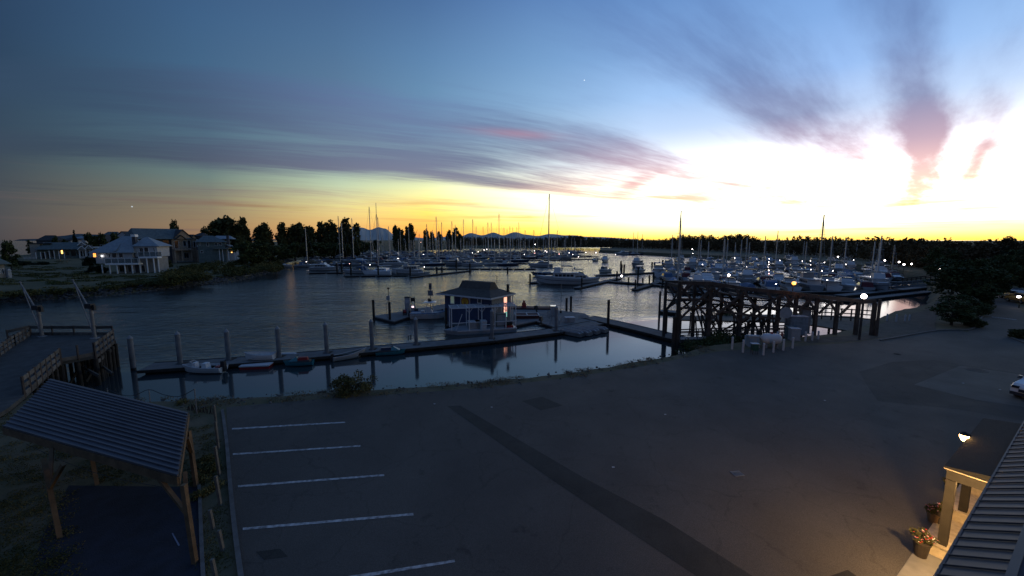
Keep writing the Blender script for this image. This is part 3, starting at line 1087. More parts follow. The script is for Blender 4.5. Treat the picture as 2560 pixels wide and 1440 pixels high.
def gable_y(mb, x0, x1, y0, y1, z0, z1, ov=.4, t=.2):
    """roof whose ridge runs front to back"""
    xm = (x0 + x1) / 2
    q = [(x0 - ov, y0 - ov, z0), (xm, y0 - ov, z1), (x1 + ov, y0 - ov, z0), (x0 - ov, y1, z0), (xm, y1, z1), (x1 + ov, y1, z0)]
    lo = [(p[0], p[1], p[2] - t) for p in q]
    return mb.add(q + lo, [(0, 1, 4, 3), (1, 2, 5, 4), (6, 9, 10, 7), (7, 10, 11, 8), (0, 6, 7, 1), (1, 7, 8, 2), (3, 4, 10, 9), (4, 5, 11, 10), (0, 3, 9, 6), (2, 8, 11, 5)])


def win(fr, x0, x1, yt, yb, d=0.0, glass=None, mull=1, trim=None):
    """window: frame part with pane sub-parts"""
    X0, X1 = fr.lx(x0), fr.lx(x1)
    m = (x0 + x1) / 2
    Z0, Z1 = fr.lz(m, yb), fr.lz(m, yt)
    t = .09
    mb = MB()
    mb.box(X0 - t, X1 + t, d - .10, d, Z0 - t, Z0).box(X0 - t, X1 + t, d - .10, d, Z1, Z1 + t)
    mb.box(X0 - t, X0, d - .098, d, Z0, Z1).box(X1, X1 + t, d - .098, d, Z0, Z1)
    f = mb.build('window', trim or M_trim, fr.root)
    for k in range(mull):
        a = X0 + (X1 - X0) * k / mull + (.04 if k else .002)
        b = X0 + (X1 - X0) * (k + 1) / mull - .04 * (k < mull - 1) - .002
        MB().box(a, b, d - .05, d - .01, Z0 + .002, Z1 - .002).build('pane', glass or M_glass, f)
    return f


# the pale house on stilts with hipped blue roofs
fr = Frame('house', 'pale house with blue-grey hipped roofs and balcony on white posts', 'house', 240, 684, 402, 681, PEN, 'houses on the left shore')
hr = fr.root
mb = MB()
zf, zt = fr.lz(300, 658), fr.lz(300, 631)
fr.box(mb, 244, 336, 631, 658, 0, 9.5); mb.build('wall', M_wall_w, hr)
mb = MB(); fr.box(mb, 283, 345, 658.5, 684, 2.0, 9); mb.build('lower_wall', M_wall_b, hr)
mb = MB(); fr.box(mb, 340, 396, 616, 642, .8, 8.5); mb.build('wall', M_wall_w, hr)
mb = MB(); fr.box(mb, 346, 392, 642.5, 682, 1.8, 8.0); mb.build('lower_wall', M_wall_b, hr)
mb = hip(MB(), fr.lx(240), fr.lx(337), 0, 9.5, zt, fr.lz(305, 590), fr.lx(296), fr.lx(322), .9); rf = mb.build('roof', M_roof_b, hr)
mb = hip(MB(), fr.lx(341), fr.lx(398), .8, 8.5, fr.lz(370, 615), fr.lz(356, 592), fr.lx(352), fr.lx(359), .6); mb.build('roof', M_roof_b, hr)
mb = MB(); mb.add([(fr.lx(292), -.86, zt + .6), (fr.lx(301), -.86, zt + .6), (fr.lx(301), 2.2, zt + 3.3), (fr.lx(292), 2.2, zt + 3.3), (fr.lx(292), 3, zt + .6), (fr.lx(301), 3, zt + .6)], [(0, 1, 2, 3), (0, 3, 4), (1, 5, 2), (3, 2, 5, 4)]); mb.build('dormer', M_roof_b, hr)
mb = MB(); fr.box(mb, 334, 342, 592, 684, 1.2, 2.6); ch = mb.build('chimney', M_wall_d, hr)
mb = MB(); fr.box(mb, 332.5, 343.5, 586, 592, 1.0, 2.8); mb.build('chimney_cap', M_trim, ch)
for x0, x1, yt, yb, mu in ((277, 281, 634, 643, 1), (286, 297, 633, 644, 1), (303, 313, 633, 644, 1)):
    win(fr, x0, x1, yt, yb, 0, mull=mu)
for x0, x1, yt, yb, mu in ((352, 361, 620, 638, 2), (364, 374, 619, 633, 1), (387, 390, 620, 632, 1)):
    win(fr, x0, x1, yt, yb, .8, mull=mu)
win(fr, 239.5, 246, 633.5, 642.5, -.02, M_glass_o, 2)
MB().ball((fr.lx(261.5), -.22, fr.lz(261, 640)), .22).build('wall_lamp', M_wlamp, hr)
# balconies
mb = MB(); fr.box(mb, 279, 360, 657.5, 661, -2.6, -.05); mb.build('balcony_floor', M_trim, hr)
mb = MB(); fr.box(mb, 359, 406, 641.5, 645, -2.0, .75); mb.build('balcony_floor', M_trim, hr)
for xa_, xb_, yt, yb, dd in ((279, 360, 645, 657.5, -2.55), (359, 417, 629, 641.5, -1.95)):
    mb = MB()
    xs = np.linspace(xa_, xb_, 6 if xa_ == 279 else 5)
    za, zb_ = fr.lz((xa_ + xb_) / 2, yt), fr.lz((xa_ + xb_) / 2, yb)
    mb.box(fr.lx(xa_), fr.lx(xb_), dd, dd + .08, za - .08, za)
    for x in xs:
        mb.box(fr.lx(x) - .05, fr.lx(x) + .05, dd, dd + .08, zb_, za - .08)
    rl = mb.build('balcony_rail', M_trim, hr)
    for x0, x1 in zip(xs, xs[1:]):
        MB().box(fr.lx(x0) + .06, fr.lx(x1) - .06, dd + .02, dd + .05, zb_ + .1, za - .1).build('glass_panel', M_railg, rl)
for x, yt, dd in ((263, 661, -1.2), (288, 661, -2.4), (306, 661, -2.4), (325, 661, -2.4), (343, 661, -2.4), (360, 645, -1.9), (378, 645, -1.9), (395, 645, -1.9), (400, 645, -.5)):
    MB().box(fr.lx(x) - .13, fr.lx(x) + .13, dd, dd + .26, -.2, fr.lz(x, yt)).build('post', M_trim, hr)
for x0, x1 in ((290, 303), (312, 320), (348, 356)):
    win(fr, x0, x1, 664, 681, 2.0 if x0 < 340 else 1.8, mull=2)
mb = MB(); fr.box(mb, 326, 341, 662, 684, 1.9, 2.0); mb.build('garage_door', M_trim, hr)

# the long low house with white gables
fr = Frame('house', 'long low house with columned porch and three white-trimmed gables', 'house', 90, 648, 240, 645, PEN, 'houses on the left shore')
hr = fr.root
mb = MB(); fr.box(mb, 92, 238, 623, 648, 2.2, 11); mb.build('wall', M_wall_g, hr)
mb = MB(); fr.box(mb, 74, 100, 610, 648, 3.0, 10); mb.build('flat_wing', M_wall_b, hr)
mb = MB(); fr.box(mb, 71, 130, 607.5, 609.7, 2.6, 10.6); mb.build('flat_roof', M_roof_k, hr)
mb = hip(MB(), fr.lx(93), fr.lx(205), 0, 11, fr.lz(150, 623), fr.lz(150, 606), fr.lx(112), fr.lx(197), .4); mb.build('roof', M_roof_d, hr)
for xa_, xb_, yt, yb, dd in ((199, 215, 605, 613, 2.0), (200, 216, 615, 624, -.5), (218, 234, 613, 622, -.3)):
    g = gable_y(MB(), fr.lx(xa_), fr.lx(xb_), dd, 8, fr.lz(xa_, yb), fr.lz(xa_, yt)).build('roof', M_roof_k, hr)
    xm = (fr.lx(xa_) + fr.lx(xb_)) / 2
    mb = MB()
    for s in (-1, 1):
        mb.beam((xm + s * .05, dd - .45, fr.lz(xa_, yt) - .05), (xm + s * ((fr.lx(xb_) - fr.lx(xa_)) / 2 + .5), dd - .45, fr.lz(xa_, yb) - .1), .12, .38)
    mb.build('barge_board', M_trim, g)
    MB().add([(fr.lx(xa_), dd + .1, fr.lz(xa_, yb)), (fr.lx(xb_), dd + .1, fr.lz(xa_, yb)), (xm, dd + .1, fr.lz(xa_, yt) - .3), (fr.lx(xa_), dd + .6, fr.lz(xa_, yb)), (fr.lx(xb_), dd + .6, fr.lz(xa_, yb)), (xm, dd + .6, fr.lz(xa_, yt) - .3)],
             [(0, 1, 2), (5, 4, 3), (0, 3, 4, 1), (1, 4, 5, 2), (2, 5, 3, 0)]).build('gable_wall', M_wall_w, g)
mb = MB(); fr.box(mb, 200, 240, 624, 647, 1.2, 2.1); mb.build('entry_wall', M_wall_w, hr)
mb = MB(); fr.box(mb, 235, 262, 617, 619.5, 0.4, 6); mb.build('eave', M_trim, hr)
for x0, x1, yt, yb in ((202, 207, 628, 641), (209, 213, 628, 641), (219, 224, 625, 640), (229, 232, 625, 631)):
    win(fr, x0, x1, yt, yb, 1.2)
for x0, x1, yt, yb in ((104, 112, 632, 646), (116, 124, 631, 646), (127, 135, 628, 643), (163, 172, 628, 639), (177, 189, 625, 640), (192, 198, 627, 638)):
    win(fr, x0, x1, yt, yb, 2.2, trim=M_wall_b)
win(fr, 152.5, 157, 626, 634.5, 2.15, M_glass_l, 1)
for x, yt in ((91, 631), (103, 630), (114, 629), (125, 626), (137, 626), (149, 627), (162, 630), (200, 624), (216, 624)):
    MB().box(fr.lx(x) - .13, fr.lx(x) + .13, 0, .26, -.1, fr.lz(x, yt)).build('column', M_trim, hr)
for k in range(9):
    MB().box(fr.lx(62 + k * 3.3) - .12, fr.lx(62 + k * 3.3) + .12, -1, -.75, -.1, 1.6).build('fence_post', M_wall_w, hr)

# big gabled house behind
fr = Frame('house', 'large dark house with long slate roof and tan gabled front', 'house', 352, 661, 494, 655, PEN, 'houses on the left shore')
hr = fr.root
mb = MB(); fr.box(mb, 354, 435, 597, 661, 1, 15); mb.build('wall', M_wall_d, hr)
mb = MB(); fr.box(mb, 435, 480, 597, 658, 0, 14); mb.build('wall', M_wall_s, hr)
mb = MB(); fr.box(mb, 480, 497, 597, 655, .8, 12); mb.build('wall', M_wall_s, hr)
z0, z1 = fr.lz(420, 597), fr.lz(420, 571)
hip(MB(), fr.lx(350), fr.lx(481), 0, 15, z0, z1, fr.lx(354), fr.lx(470), .9).build('roof', M_roof_d, hr)
for xa_, xb_, yt, yb, dd in ((440, 486, 573, 597, -.4), (446, 466, 587, 598, -1.2), (484, 500, 586, 597, .2)):
    g = gable_y(MB(), fr.lx(xa_), fr.lx(xb_), dd, 8, fr.lz(xa_, yb), fr.lz(xa_, yt), .5).build('roof', M_roof_k, hr)
    xm = (fr.lx(xa_) + fr.lx(xb_)) / 2
    MB().add([(fr.lx(xa_), dd + .05, fr.lz(xa_, yb)), (fr.lx(xb_), dd + .05, fr.lz(xa_, yb)), (xm, dd + .05, fr.lz(xa_, yt) - .35), (fr.lx(xa_), dd + .9, fr.lz(xa_, yb)), (fr.lx(xb_), dd + .9, fr.lz(xa_, yb)), (xm, dd + .9, fr.lz(xa_, yt) - .35)],
             [(0, 1, 2), (5, 4, 3), (0, 3, 4, 1), (1, 4, 5, 2), (2, 5, 3, 0)]).build('gable_wall', M_wall_s, g)
for x0, x1, yt, yb, mu in ((441, 451, 602, 621, 2), (463, 470, 602, 615, 1), (474, 481, 601, 621, 2), (488, 493, 604, 618, 1), (462, 474, 632, 645, 2)):
    win(fr, x0, x1, yt, yb, 0, mull=mu)
win(fr, 416, 430, 601, 618, 1.0, mull=2, trim=M_wall_g)
for x in (437, 455, 478, 494):
    MB().box(fr.lx(x) - .35, fr.lx(x) + .35, -1.6, -.9, -.2, fr.lz(x, 625)).build('porch_column', M_wall_s, hr)
mb = MB(); fr.box(mb, 436, 482, 622, 626, -2, 0); mb.build('porch_roof', M_wall_s, hr)
mb = MB(); fr.box(mb, 440, 480, 652, 655, -3, -.1); mb.build('steps', M_conc, hr)

# teal house at the end of the row
fr = Frame('house', 'teal two-storey house with porch at right end of the row', 'house', 497, 657, 592, 655, PEN, 'houses on the left shore')
hr = fr.root
mb = MB(); fr.box(mb, 498, 567, 606, 658, 0, 13); mb.build('wall', M_wall_g, hr)
mb = MB(); fr.box(mb, 567, 592, 616, 656, 1, 9); mb.build('wall', M_wall_w, hr)
hip(MB(), fr.lx(497), fr.lx(567), 0, 13, fr.lz(530, 605), fr.lz(530, 589), fr.lx(507), fr.lx(530), .7).build('roof', M_roof_d, hr)
hip(MB(), fr.lx(535), fr.lx(580), 5, 15, fr.lz(555, 597), fr.lz(555, 589), fr.lx(536), fr.lx(572), .4).build('roof', M_roof_b, hr)
MB().slab([(fr.lx(570), -1, fr.lz(570, 611)), (fr.lx(598), -1, fr.lz(598, 622)), (fr.lx(598), 8, fr.lz(598, 622)), (fr.lx(570), 8, fr.lz(570, 611))], .25).build('porch_roof', M_roof_b, hr)
mb = MB(); fr.box(mb, 569, 575, 588, 612, 2, 4); mb.build('chimney', M_wall_d, hr)
for x0, x1, yt, yb in ((503, 506, 608, 613), (521, 526, 607, 615), (542, 547, 607, 614), (504, 510, 627, 632), (552, 558, 607, 613)):
    win(fr, x0, x1, yt, yb, 0)
win(fr, 579, 583, 621, 632, .95, M_glass_l, 1)
for x in (552, 560, 574, 590):
    MB().box(fr.lx(x) - .12, fr.lx(x) + .12, -1.2, -.95, -.1, fr.lz(x, 622)).build('column', M_trim, hr)
mb = MB(); fr.box(mb, 536, 576, 619, 622.5, -1.6, 0); mb.build('porch_floor', M_wall_g, hr)

# cottage cut by the left edge
fr = Frame('house', 'grey cottage with pale green roof cut by the left edge', 'house', -60, 699, 20, 694, PEN, 'houses on the left shore')
hr = fr.root
mb = MB(); fr.box(mb, -50, 16, 662, 698, 0, 9); mb.build('wall', M_wall_b, hr)
hip(MB(), fr.lx(-54), fr.lx(20), 0, 9, fr.lz(0, 660), fr.lz(0, 632), fr.lx(-30), fr.lx(2), .9).build('roof', mat('sage_roof', (.11, .125, .105), .85, bump=.2), hr)
for x0, x1 in ((-6, 3), (8, 12)):
    win(fr, x0, x1, 672, 684, 0)
MB().box(fr.lx(17), fr.lx(26), -1, 1.2, 0, 2.2).taper(fr.lx(16.4), fr.lx(26.6), -1.2, 1.4, 2.2, 2.8, .3, .3, .3).build('porch', M_wall_w, hr)

# houses further back, only roofs and gables in sight
for i, (x0, x1, base, eave, ridge, dist, wm_, rm, lab) in enumerate([
        (92, 138, 612, 601, 588, 300, M_wall_d, M_roof_k, 'dark far house behind the long low house, roof with stepped ridge'),
        (160, 178, 612, 600, 594, 310, M_wall_w, M_roof_k, 'small pale far house left of the pointed conifer'),
        (240, 272, 618, 606, 586, 285, M_wall_b, M_roof_k, 'steep gabled far house left of the blue hipped roof'),
        (252, 296, 606, 592, 579, 320, M_wall_d, M_roof_d, 'far house with long ridge above the hipped roof'),
        (297, 318, 606, 588, 578, 305, M_wall_w, M_roof_k, 'far house with small white gable left of the chimney'),
        (314, 330, 606, 592, 584, 305, M_wall_b, M_roof_k, 'low far house roof beside the small white gable'),
        (186, 214, 606, 596, 590, 345, M_wall_w, M_roof_b, 'pale distant houses roof right of the pointed conifer'),
        (486, 505, 620, 590, 582, 240, M_wall_d, M_roof_k, 'dark far roof between the big house and the teal house')]):
    A_, B_ = H(x0, base, dist), H(x1, base, dist)
    w = (B_ - A_).length
    r = thing('house', lab, 'house', (A_.x, dist, PEN), 0, 'far houses on the left shore')
    he = H(x0, eave, dist).z - PEN
    hr_ = H(x0, ridge, dist).z - PEN
    MB().box(0, w, 0, 8, -.2, he).build('wall', wm_, r)
    if i in (2, 4):
        g = gable_y(MB(), 0, w, 0, 9, he, hr_, .5).build('roof', rm, r)
        MB().add([(0, .02, he), (w, .02, he), (w / 2, .02, hr_ - .3), (0, .5, he), (w, .5, he), (w / 2, .5, hr_ - .3)], [(0, 1, 2), (5, 4, 3), (0, 3, 4, 1), (1, 4, 5, 2), (2, 5, 3, 0)]).build('gable_wall', wm_, r)
    else:
        hip(MB(), 0, w, 0, 8, he, hr_, w * .2, w * .75, .5).build('roof', rm, r)
    f = MB().box(w * .35, w * .55, -.08, 0, he * .55, he * .85).build('window', M_trim, r)
    MB().box(w * .37, w * .53, -.12, -.082, he * .58, he * .82).build('pane', M_glass, f)
# hedge and shrubs by the houses
for i, (x0, x1, py, h, d, lab) in enumerate([(210, 243, 664, 4.2, 2, 'tall clipped black hedge left of the pale hipped house'), (402, 425, 668, 4.0, 2, 'leafy shrub between the pale house and the big dark house'),
                                        (30, 60, 664, 2.2, 3, 'dark shrub beside the cottage at the left edge'), (220, 262, 682, 2.6, 2, 'dark shrub below the hedge beside the balcony posts'), (60, 120, 662, 1.4, 2, 'low dark hedge across the lawn')]):
    a, b = G(x0, py, PEN), G(x1, py, PEN)
    c = (a + b) / 2
    L = (b - a).length / 2
    lo = []
    for k in range(26):
        lo.append((random.uniform(-L, L), random.uniform(-d, d) * .5, random.uniform(.3, h * .8), random.uniform(.5, 1.1), random.uniform(.5, 1), random.uniform(.5, h * .3)))
    r = thing('hedge' if i in (0, 4) else 'shrub', lab, 'hedge' if i in (0, 4) else 'shrub', (c.x, c.y, PEN - .1))
    quads_mesh('foliage', blob_points(2600, lo), np.random.uniform(.2, .5, 2600), M_leaf3 if i != 1 else M_leaf2, r)

# ------------------------------------------------------------------ boats
M_steel = mat('galvanised_steel', (0.17, 0.185, 0.205), .55, metal=.2, var=.15, scale=2)
M_pile = mat('steel_pile', (0.12, 0.135, 0.155), .65, metal=.1, var=.3, scale=1.2, bump=.1)
M_hull = mat('white_gelcoat', (0.56, 0.56, 0.57), .3, var=.06, scale=.5, spec=.5)
M_hull2 = mat('grey_hull', (0.36, 0.38, 0.41), .35, var=.1, scale=.5)
M_hull3 = mat('navy_hull', (0.022, 0.035, 0.075), .3, var=.1, scale=.5)
M_deck = mat('deck_grey', (0.48, 0.49, 0.50), .6, var=.1)
M_canvas = mat('blue_canvas', (0.06, 0.11, 0.20), .8, var=.15)
M_canvas2 = mat('tan_canvas', (0.36, 0.31, 0.25), .8, var=.1)
M_canvas3 = mat('maroon_canvas', (0.09, 0.015, 0.02), .8, var=.1)
M_canvas4 = mat('pale_canvas', (0.5, 0.52, 0.54), .8, var=.08)
M_mast = mat('mast_aluminium', (0.60, 0.58, 0.56), .4, metal=.3, var=.05)
M_rope = mat('rigging_wire', (0.20, 0.20, 0.20), .5, var=.05)
M_stripe = mat('boot_stripe', (0.02, 0.025, 0.05), .5, var=.1)
M_rubber = mat('black_rubber', (0.015, 0.015, 0.017), .6, var=.2)
M_wood = mat('weathered_timber', (0.10, 0.085, 0.068), .9, var=.3, scale=2, bump=.3)
M_woodk = mat('tarred_timber', (0.030, 0.026, 0.022), .9, var=.35, scale=2, bump=.3)
M_float = mat('float_black', (0.012, 0.012, 0.012), .8, var=.2)
M_dockc = mat('dock_deck', (0.115, 0.118, 0.120), .9, var=.22, scale=1.2, bump=.3, bscale=9)
M_red = mat('red_paint', (0.22, 0.018, 0.02), .45, var=.15)
for m_, lo_, hi_ in ((M_hull, .62, 1.12), (M_hull2, .5, 1.1), (M_deck, .5, 1.1), (M_canvas, .5, 1.8), (M_canvas2, .5, 1.2), (M_canvas4, .5, 1.1), (M_mast, .5, 1.1), (M_dockc, .75, 1.15)):
    vary(m_, lo_, hi_)


def hull_mb(L, B, Hd, sheer=.35, stern=.85, full=2.2, draft=.35, n=11, flare=.78):
    mb = MB()
    rows = []
    for i in range(n):
        t = i / (n - 1)
        x = -L / 2 + L * t
        b = B / 2 * (stern + (1 - stern) * math.sin(min(1, t / .45) * math.pi / 2)) if t < .45 else B / 2 * (1 - ((t - .45) / .55) ** full)
        b = max(b, .02)
        zd = Hd * (1 + sheer * (t ** 2.2) + .05 * (1 - t))
        rake = L * .06 * max(0, (t - .75) / .25)
        zk = -draft + (draft + Hd * .25) * max(0, (t - .7) / .3) ** 2
        rows.append([(x + rake * .0, 0, zk), (x, b * flare * .9, zk + (zd - zk) * .32), (x + rake * .5, b * (flare + 1) / 2, zk + (zd - zk) * .7), (x + rake, b, zd)])
    vs, fs = [], []
    for r in rows:
        vs += [r[3], r[2], r[1], r[0], (r[1][0], -r[1][1], r[1][2]), (r[2][0], -r[2][1], r[2][2]), (r[3][0], -r[3][1], r[3][2])]
    m = 7
    for i in range(n - 1):
        for k in range(m - 1):
            a = i * m + k
            fs.append((a, a + 1, a + m + 1, a + m))
    fs.append(tuple(range(m)))
    mb.add(vs, [tuple(reversed(f)) for f in fs])
    # deck slightly inset and lower
    dk = MB()
    dv = []
    for r in rows:
        dv += [(r[3][0], r[3][1] * .97, r[3][2] - .06), (r[3][0], -r[3][1] * .97, r[3][2] - .06)]
    dk.add(dv, [(2 * i, 2 * i + 1, 2 * i + 3, 2 * i + 2) for i in range(n - 1)])
    st = MB()
    sv = []
    for r in rows:
        y = r[2][1] * 1.02 + .01
        sv += [(r[2][0] + .01, y, r[2][2] - .05), (r[2][0] + .01, y, r[2][2] + .07)]
    st.add(sv, [(2 * i, 2 * i + 1, 2 * i + 3, 2 * i + 2) for i in range(n - 1)])
    sv2 = [(x, -y, z) for x, y, z in sv]
    st.add(sv2, [(2 * i, 2 * i + 2, 2 * i + 3, 2 * i + 1) for i in range(n - 1)])
    return mb, dk, st, rows


def windows_band(mb, x0, x1, y, z0, z1, n, gap=.08):
    w = (x1 - x0) / n
    for s in (-1, 1):
        for k in range(n):
            a, b = x0 + w * k + gap, x0 + w * (k + 1) - gap
            mb.box(a, b, min(s * y, s * (y + .03)), max(s * y, s * (y + .03)), z0, z1)
    return mb


def panes(mb, m, p):
    return tag(mb.build('pane', m, p), kind='stuff')


def base_boat(name, label, L, B, Hd, hullm=None, **kw):
    r = thing(name, label, 'boat')
    h, d, st, rows = hull_mb(L, B, Hd, **kw)
    h.build('hull', hullm or M_hull, r, smooth=False)
    d.build('deck', M_deck, r)
    st.build('stripe', M_stripe, r)
    return r, rows


def bow_rail(r, L, B, Hd, m=None, h=.7):
    mb = MB()
    pts = []
    for t in (.5, .62, .74, .86, .95):
        b = B / 2 * (1 - ((t - .45) / .55) ** 2.2) * .92
        x = -L / 2 + L * t + L * .04 * max(0, (t - .75) / .25)
        pts.append((x, b, Hd * (1 + .35 * t ** 2.2)))
    nose = (L / 2 * .99, 0, Hd * 1.35)
    for s in (1, -1):
        q = [(x, y * s, z + h) for x, y, z in pts] + [(nose[0], 0, nose[2] + h)]
        mb.path(q, .02, 4)
        for x, y, z in pts:
            mb.tube((x, y * s, z - .05), (x, y * s, z + h), .018, n=4)
    mb.build('bow_rail', m or M_mast, r)


def make_sloop(hullm=None, cover=None, L=11.0, mast=15.0, name='sailboat', simple=False):
    B = L * .31
    r, rows = base_boat(name, 'sailing boat', L, B, 1.05, hullm, sheer=.25, stern=.7, full=1.9)
    mb = MB().taper(-L * .14, L * .26, -B * .27, B * .27, 1.0, 1.55, .15, .7, .12)
    c = mb.build('cabin', M_hull, r)
    panes(windows_band(MB(), -L * .10, L * .17, B * .245, 1.18, 1.38, 3), M_glass, c)
    MB().taper(-L * .44, -L * .15, -B * .3, B * .3, .98, 1.28, .05, .05, .08).build('cockpit_coaming', M_deck, r)
    mb = MB().taper(-L * .3, -L * .12, -B * .26, B * .26, 1.28, 2.25, .5, .3, .15)
    mb.build('spray_hood', cover or M_canvas, r)
    mx = L * .08
    m = MB().tube((mx, 0, 1.3), (mx - .05, 0, mast), .24, .17, 6)
    m = m.build('mast', M_mast, r)
    s = MB()
    for z in (mast * .45, mast * .72):
        s.beam((mx, -.95, z), (mx, .95, z), .06)
    s.build('spreader', M_mast, m)
    MB().tube((mx, 0, 2.3), (-L * .33, 0, 2.4), .07, .07, 6).build('boom', M_mast, r)
    MB().tube((mx - .1, 0, 2.52), (-L * .31, 0, 2.55), .21, .12, 7).build('sail_cover', cover or M_canvas, r)
    g = MB()
    top = (mx - .05, 0, mast - .1)
    g.tube(top, (L * .5, 0, 1.35), .035, n=4).tube(top, (-L * .49, 0, 1.1), .02, n=4)
    for s_ in (-1, 1):
        g.tube(top, (mx, s_ * .95, mast * .45), .015, n=4).tube((mx, s_ * .95, mast * .45), (mx, s_ * B * .46, 1.05), .015, n=4)
    g.build('rigging', M_rope, r)
    return r


def make_cruiser(canvas=None, hullm=None, L=9.5):
    """low express cruiser with raked screen and canvas back"""
    B = L * .33
    r, rows = base_boat('motor_cruiser', 'express cruiser', L, B, 1.15, hullm, sheer=.3, stern=.92)
    MB().taper(-L * .1, L * .38, -B * .36, B * .36, 1.12, 1.62, .1, L * .26, .25).build('fore_cabin', M_hull, r)
    w = MB().taper(-L * .14, L * .12, -B * .4, B * .4, 1.55, 2.25, .1, 1.1, .2)
    w.build('windscreen', M_glass, r)
    MB().taper(-L * .34, -L * .0, -B * .4, B * .4, 2.25, 2.5, .2, .6, .2).build('canvas_top', canvas or M_canvas, r)
    MB().taper(-L * .40, -L * .16, -B * .41, B * .41, 1.1, 2.24, .5, .02, .08).build('canvas_back', canvas or M_canvas, r)
    a = MB()
    for s in (-1, 1):
        a.beam((-L * .28, s * B * .43, 1.2), (-L * .22, s * B * .34, 2.9), .14, .3)
    a.beam((-L * .22, -B * .36, 2.9), (-L * .22, B * .36, 2.9), .3, .12)
    a.build('radar_arch', M_hull, r)
    bow_rail(r, L, B, 1.15)
    return r


def make_flybridge(canvas=None, hullm=None, L=13.0):
    B = L * .32
    r, rows = base_boat('motor_yacht', 'flybridge yacht', L, B, 1.5, hullm, sheer=.35, stern=.93, draft=.5)
    c = MB().taper(-L * .32, L * .2, -B * .42, B * .42, 1.5, 2.75, .1, 1.3, .15).build('deckhouse', M_hull, r)
    panes(windows_band(MB(), -L * .29, L * .08, B * .4, 1.95, 2.5, 4), M_glass, c)
    MB().add([(L * .135, -B * .34, 2.0), (L * .135, B * .34, 2.0), (L * .075, B * .33, 2.66), (L * .075, -B * .33, 2.66), (L * .10, -B * .34, 2.0), (L * .10, B * .34, 2.0), (L * .04, B * .33, 2.66), (L * .04, -B * .33, 2.66)],
             [(0, 1, 2, 3), (7, 6, 5, 4), (0, 4, 5, 1), (2, 6, 7, 3), (0, 3, 7, 4), (1, 5, 6, 2)]).build('windscreen', M_glass, r)
    MB().box(-L * .42, L * .07, -B * .44, B * .44, 2.75, 2.87).build('upper_deck', M_hull, r)
    MB().taper(-L * .12, L * .06, -B * .34, B * .34, 2.87, 3.55, .1, .5, .1).build('flybridge', M_hull, r)
    MB().taper(-L * .02, L * .03, -B * .3, B * .3, 3.5, 3.85, .1, .25, .05).build('fly_screen', M_glass, r)
    t = MB()
    for s in (-1, 1):
        t.beam((-L * .2, s * B * .38, 2.85), (-L * .17, s * B * .33, 4.6), .09)
        t.beam((0, s * B * .3, 3.5), (-L * .02, s * B * .3, 4.6), .06)
    t.box(-L * .22, L * .02, -B * .36, B * .36, 4.6, 4.72)
    t.build('bimini_top', canvas or M_canvas, r)
    MB().tube((-L * .18, 0, 4.7), (-L * .2, 0, 6.6), .05, .03, 5).ball((-L * .18, 0, 5.0), .3).build('radar_mast', M_hull, r)
    MB().taper(L * .12, L * .36, -B * .26, B * .26, 1.62, 2.0, .1, 1.0, .2).build('trunk_cabin', M_hull, r)
    bow_rail(r, L, B, 1.6)
    return r


def make_trawler(canvas=None, hullm=None, L=11.5):
    B = L * .34
    r, rows = base_boat('trawler_yacht', 'trawler yacht', L, B, 1.7, hullm, sheer=.45, stern=.85, draft=.5, full=2.6)
    c = MB().box(-L * .36, L * .12, -B * .36, B * .36, 1.7, 3.1).build('saloon', M_hull, r)
    panes(windows_band(MB(), -L * .33, L * .09, B * .36, 2.15, 2.75, 5), M_glass, c)
    MB().box(-L * .44, L * .18, -B * .43, B * .43, 3.1, 3.22).build('roof', M_hull, r)
    p = MB().taper(L * -.04, L * .12, -B * .32, B * .32, 3.22, 4.5, .05, .45, .1).build('pilothouse', M_hull, r)
    panes(windows_band(MB(), L * -.02, L * .07, B * .29, 3.65, 4.15, 2), M_glass, p)
    MB().add([(L * .105, -B * .26, 3.7), (L * .105, B * .26, 3.7), (L * .088, B * .24, 4.25), (L * .088, -B * .24, 4.25), (L * .05, -B * .26, 3.7), (L * .05, B * .26, 3.7), (L * .04, B * .24, 4.25), (L * .04, -B * .24, 4.25)],
             [(0, 1, 2, 3), (7, 6, 5, 4), (0, 4, 5, 1), (2, 6, 7, 3), (0, 3, 7, 4), (1, 5, 6, 2)]).build('windscreen', M_glass, r)
    MB().box(-L * .30, -L * .06, -B * .36, B * .36, 4.7, 4.8).build('canopy', canvas or M_canvas, r)
    t = MB()
    for x in (-L * .29, -L * .07):
        for s in (-1, 1):
            t.tube((x, s * B * .34, 3.2), (x, s * B * .34, 4.7), .04, n=4)
    t.build('canopy_frame', M_mast, r)
    MB().tube((-L * .05, 0, 4.2), (-L * .07, 0, 7.4), .07, .04, 6).tube((-L * .06, 0, 4.9), (-L * .3, 0, 6.0), .04, .03, 5).build('mast', M_mast, r)
    MB().taper(L * .14, L * .34, -B * .25, B * .25, 1.85, 2.3, .05, .6, .15).build('trunk_cabin', M_hull, r)
    bow_rail(r, L, B, 1.9)
    return r


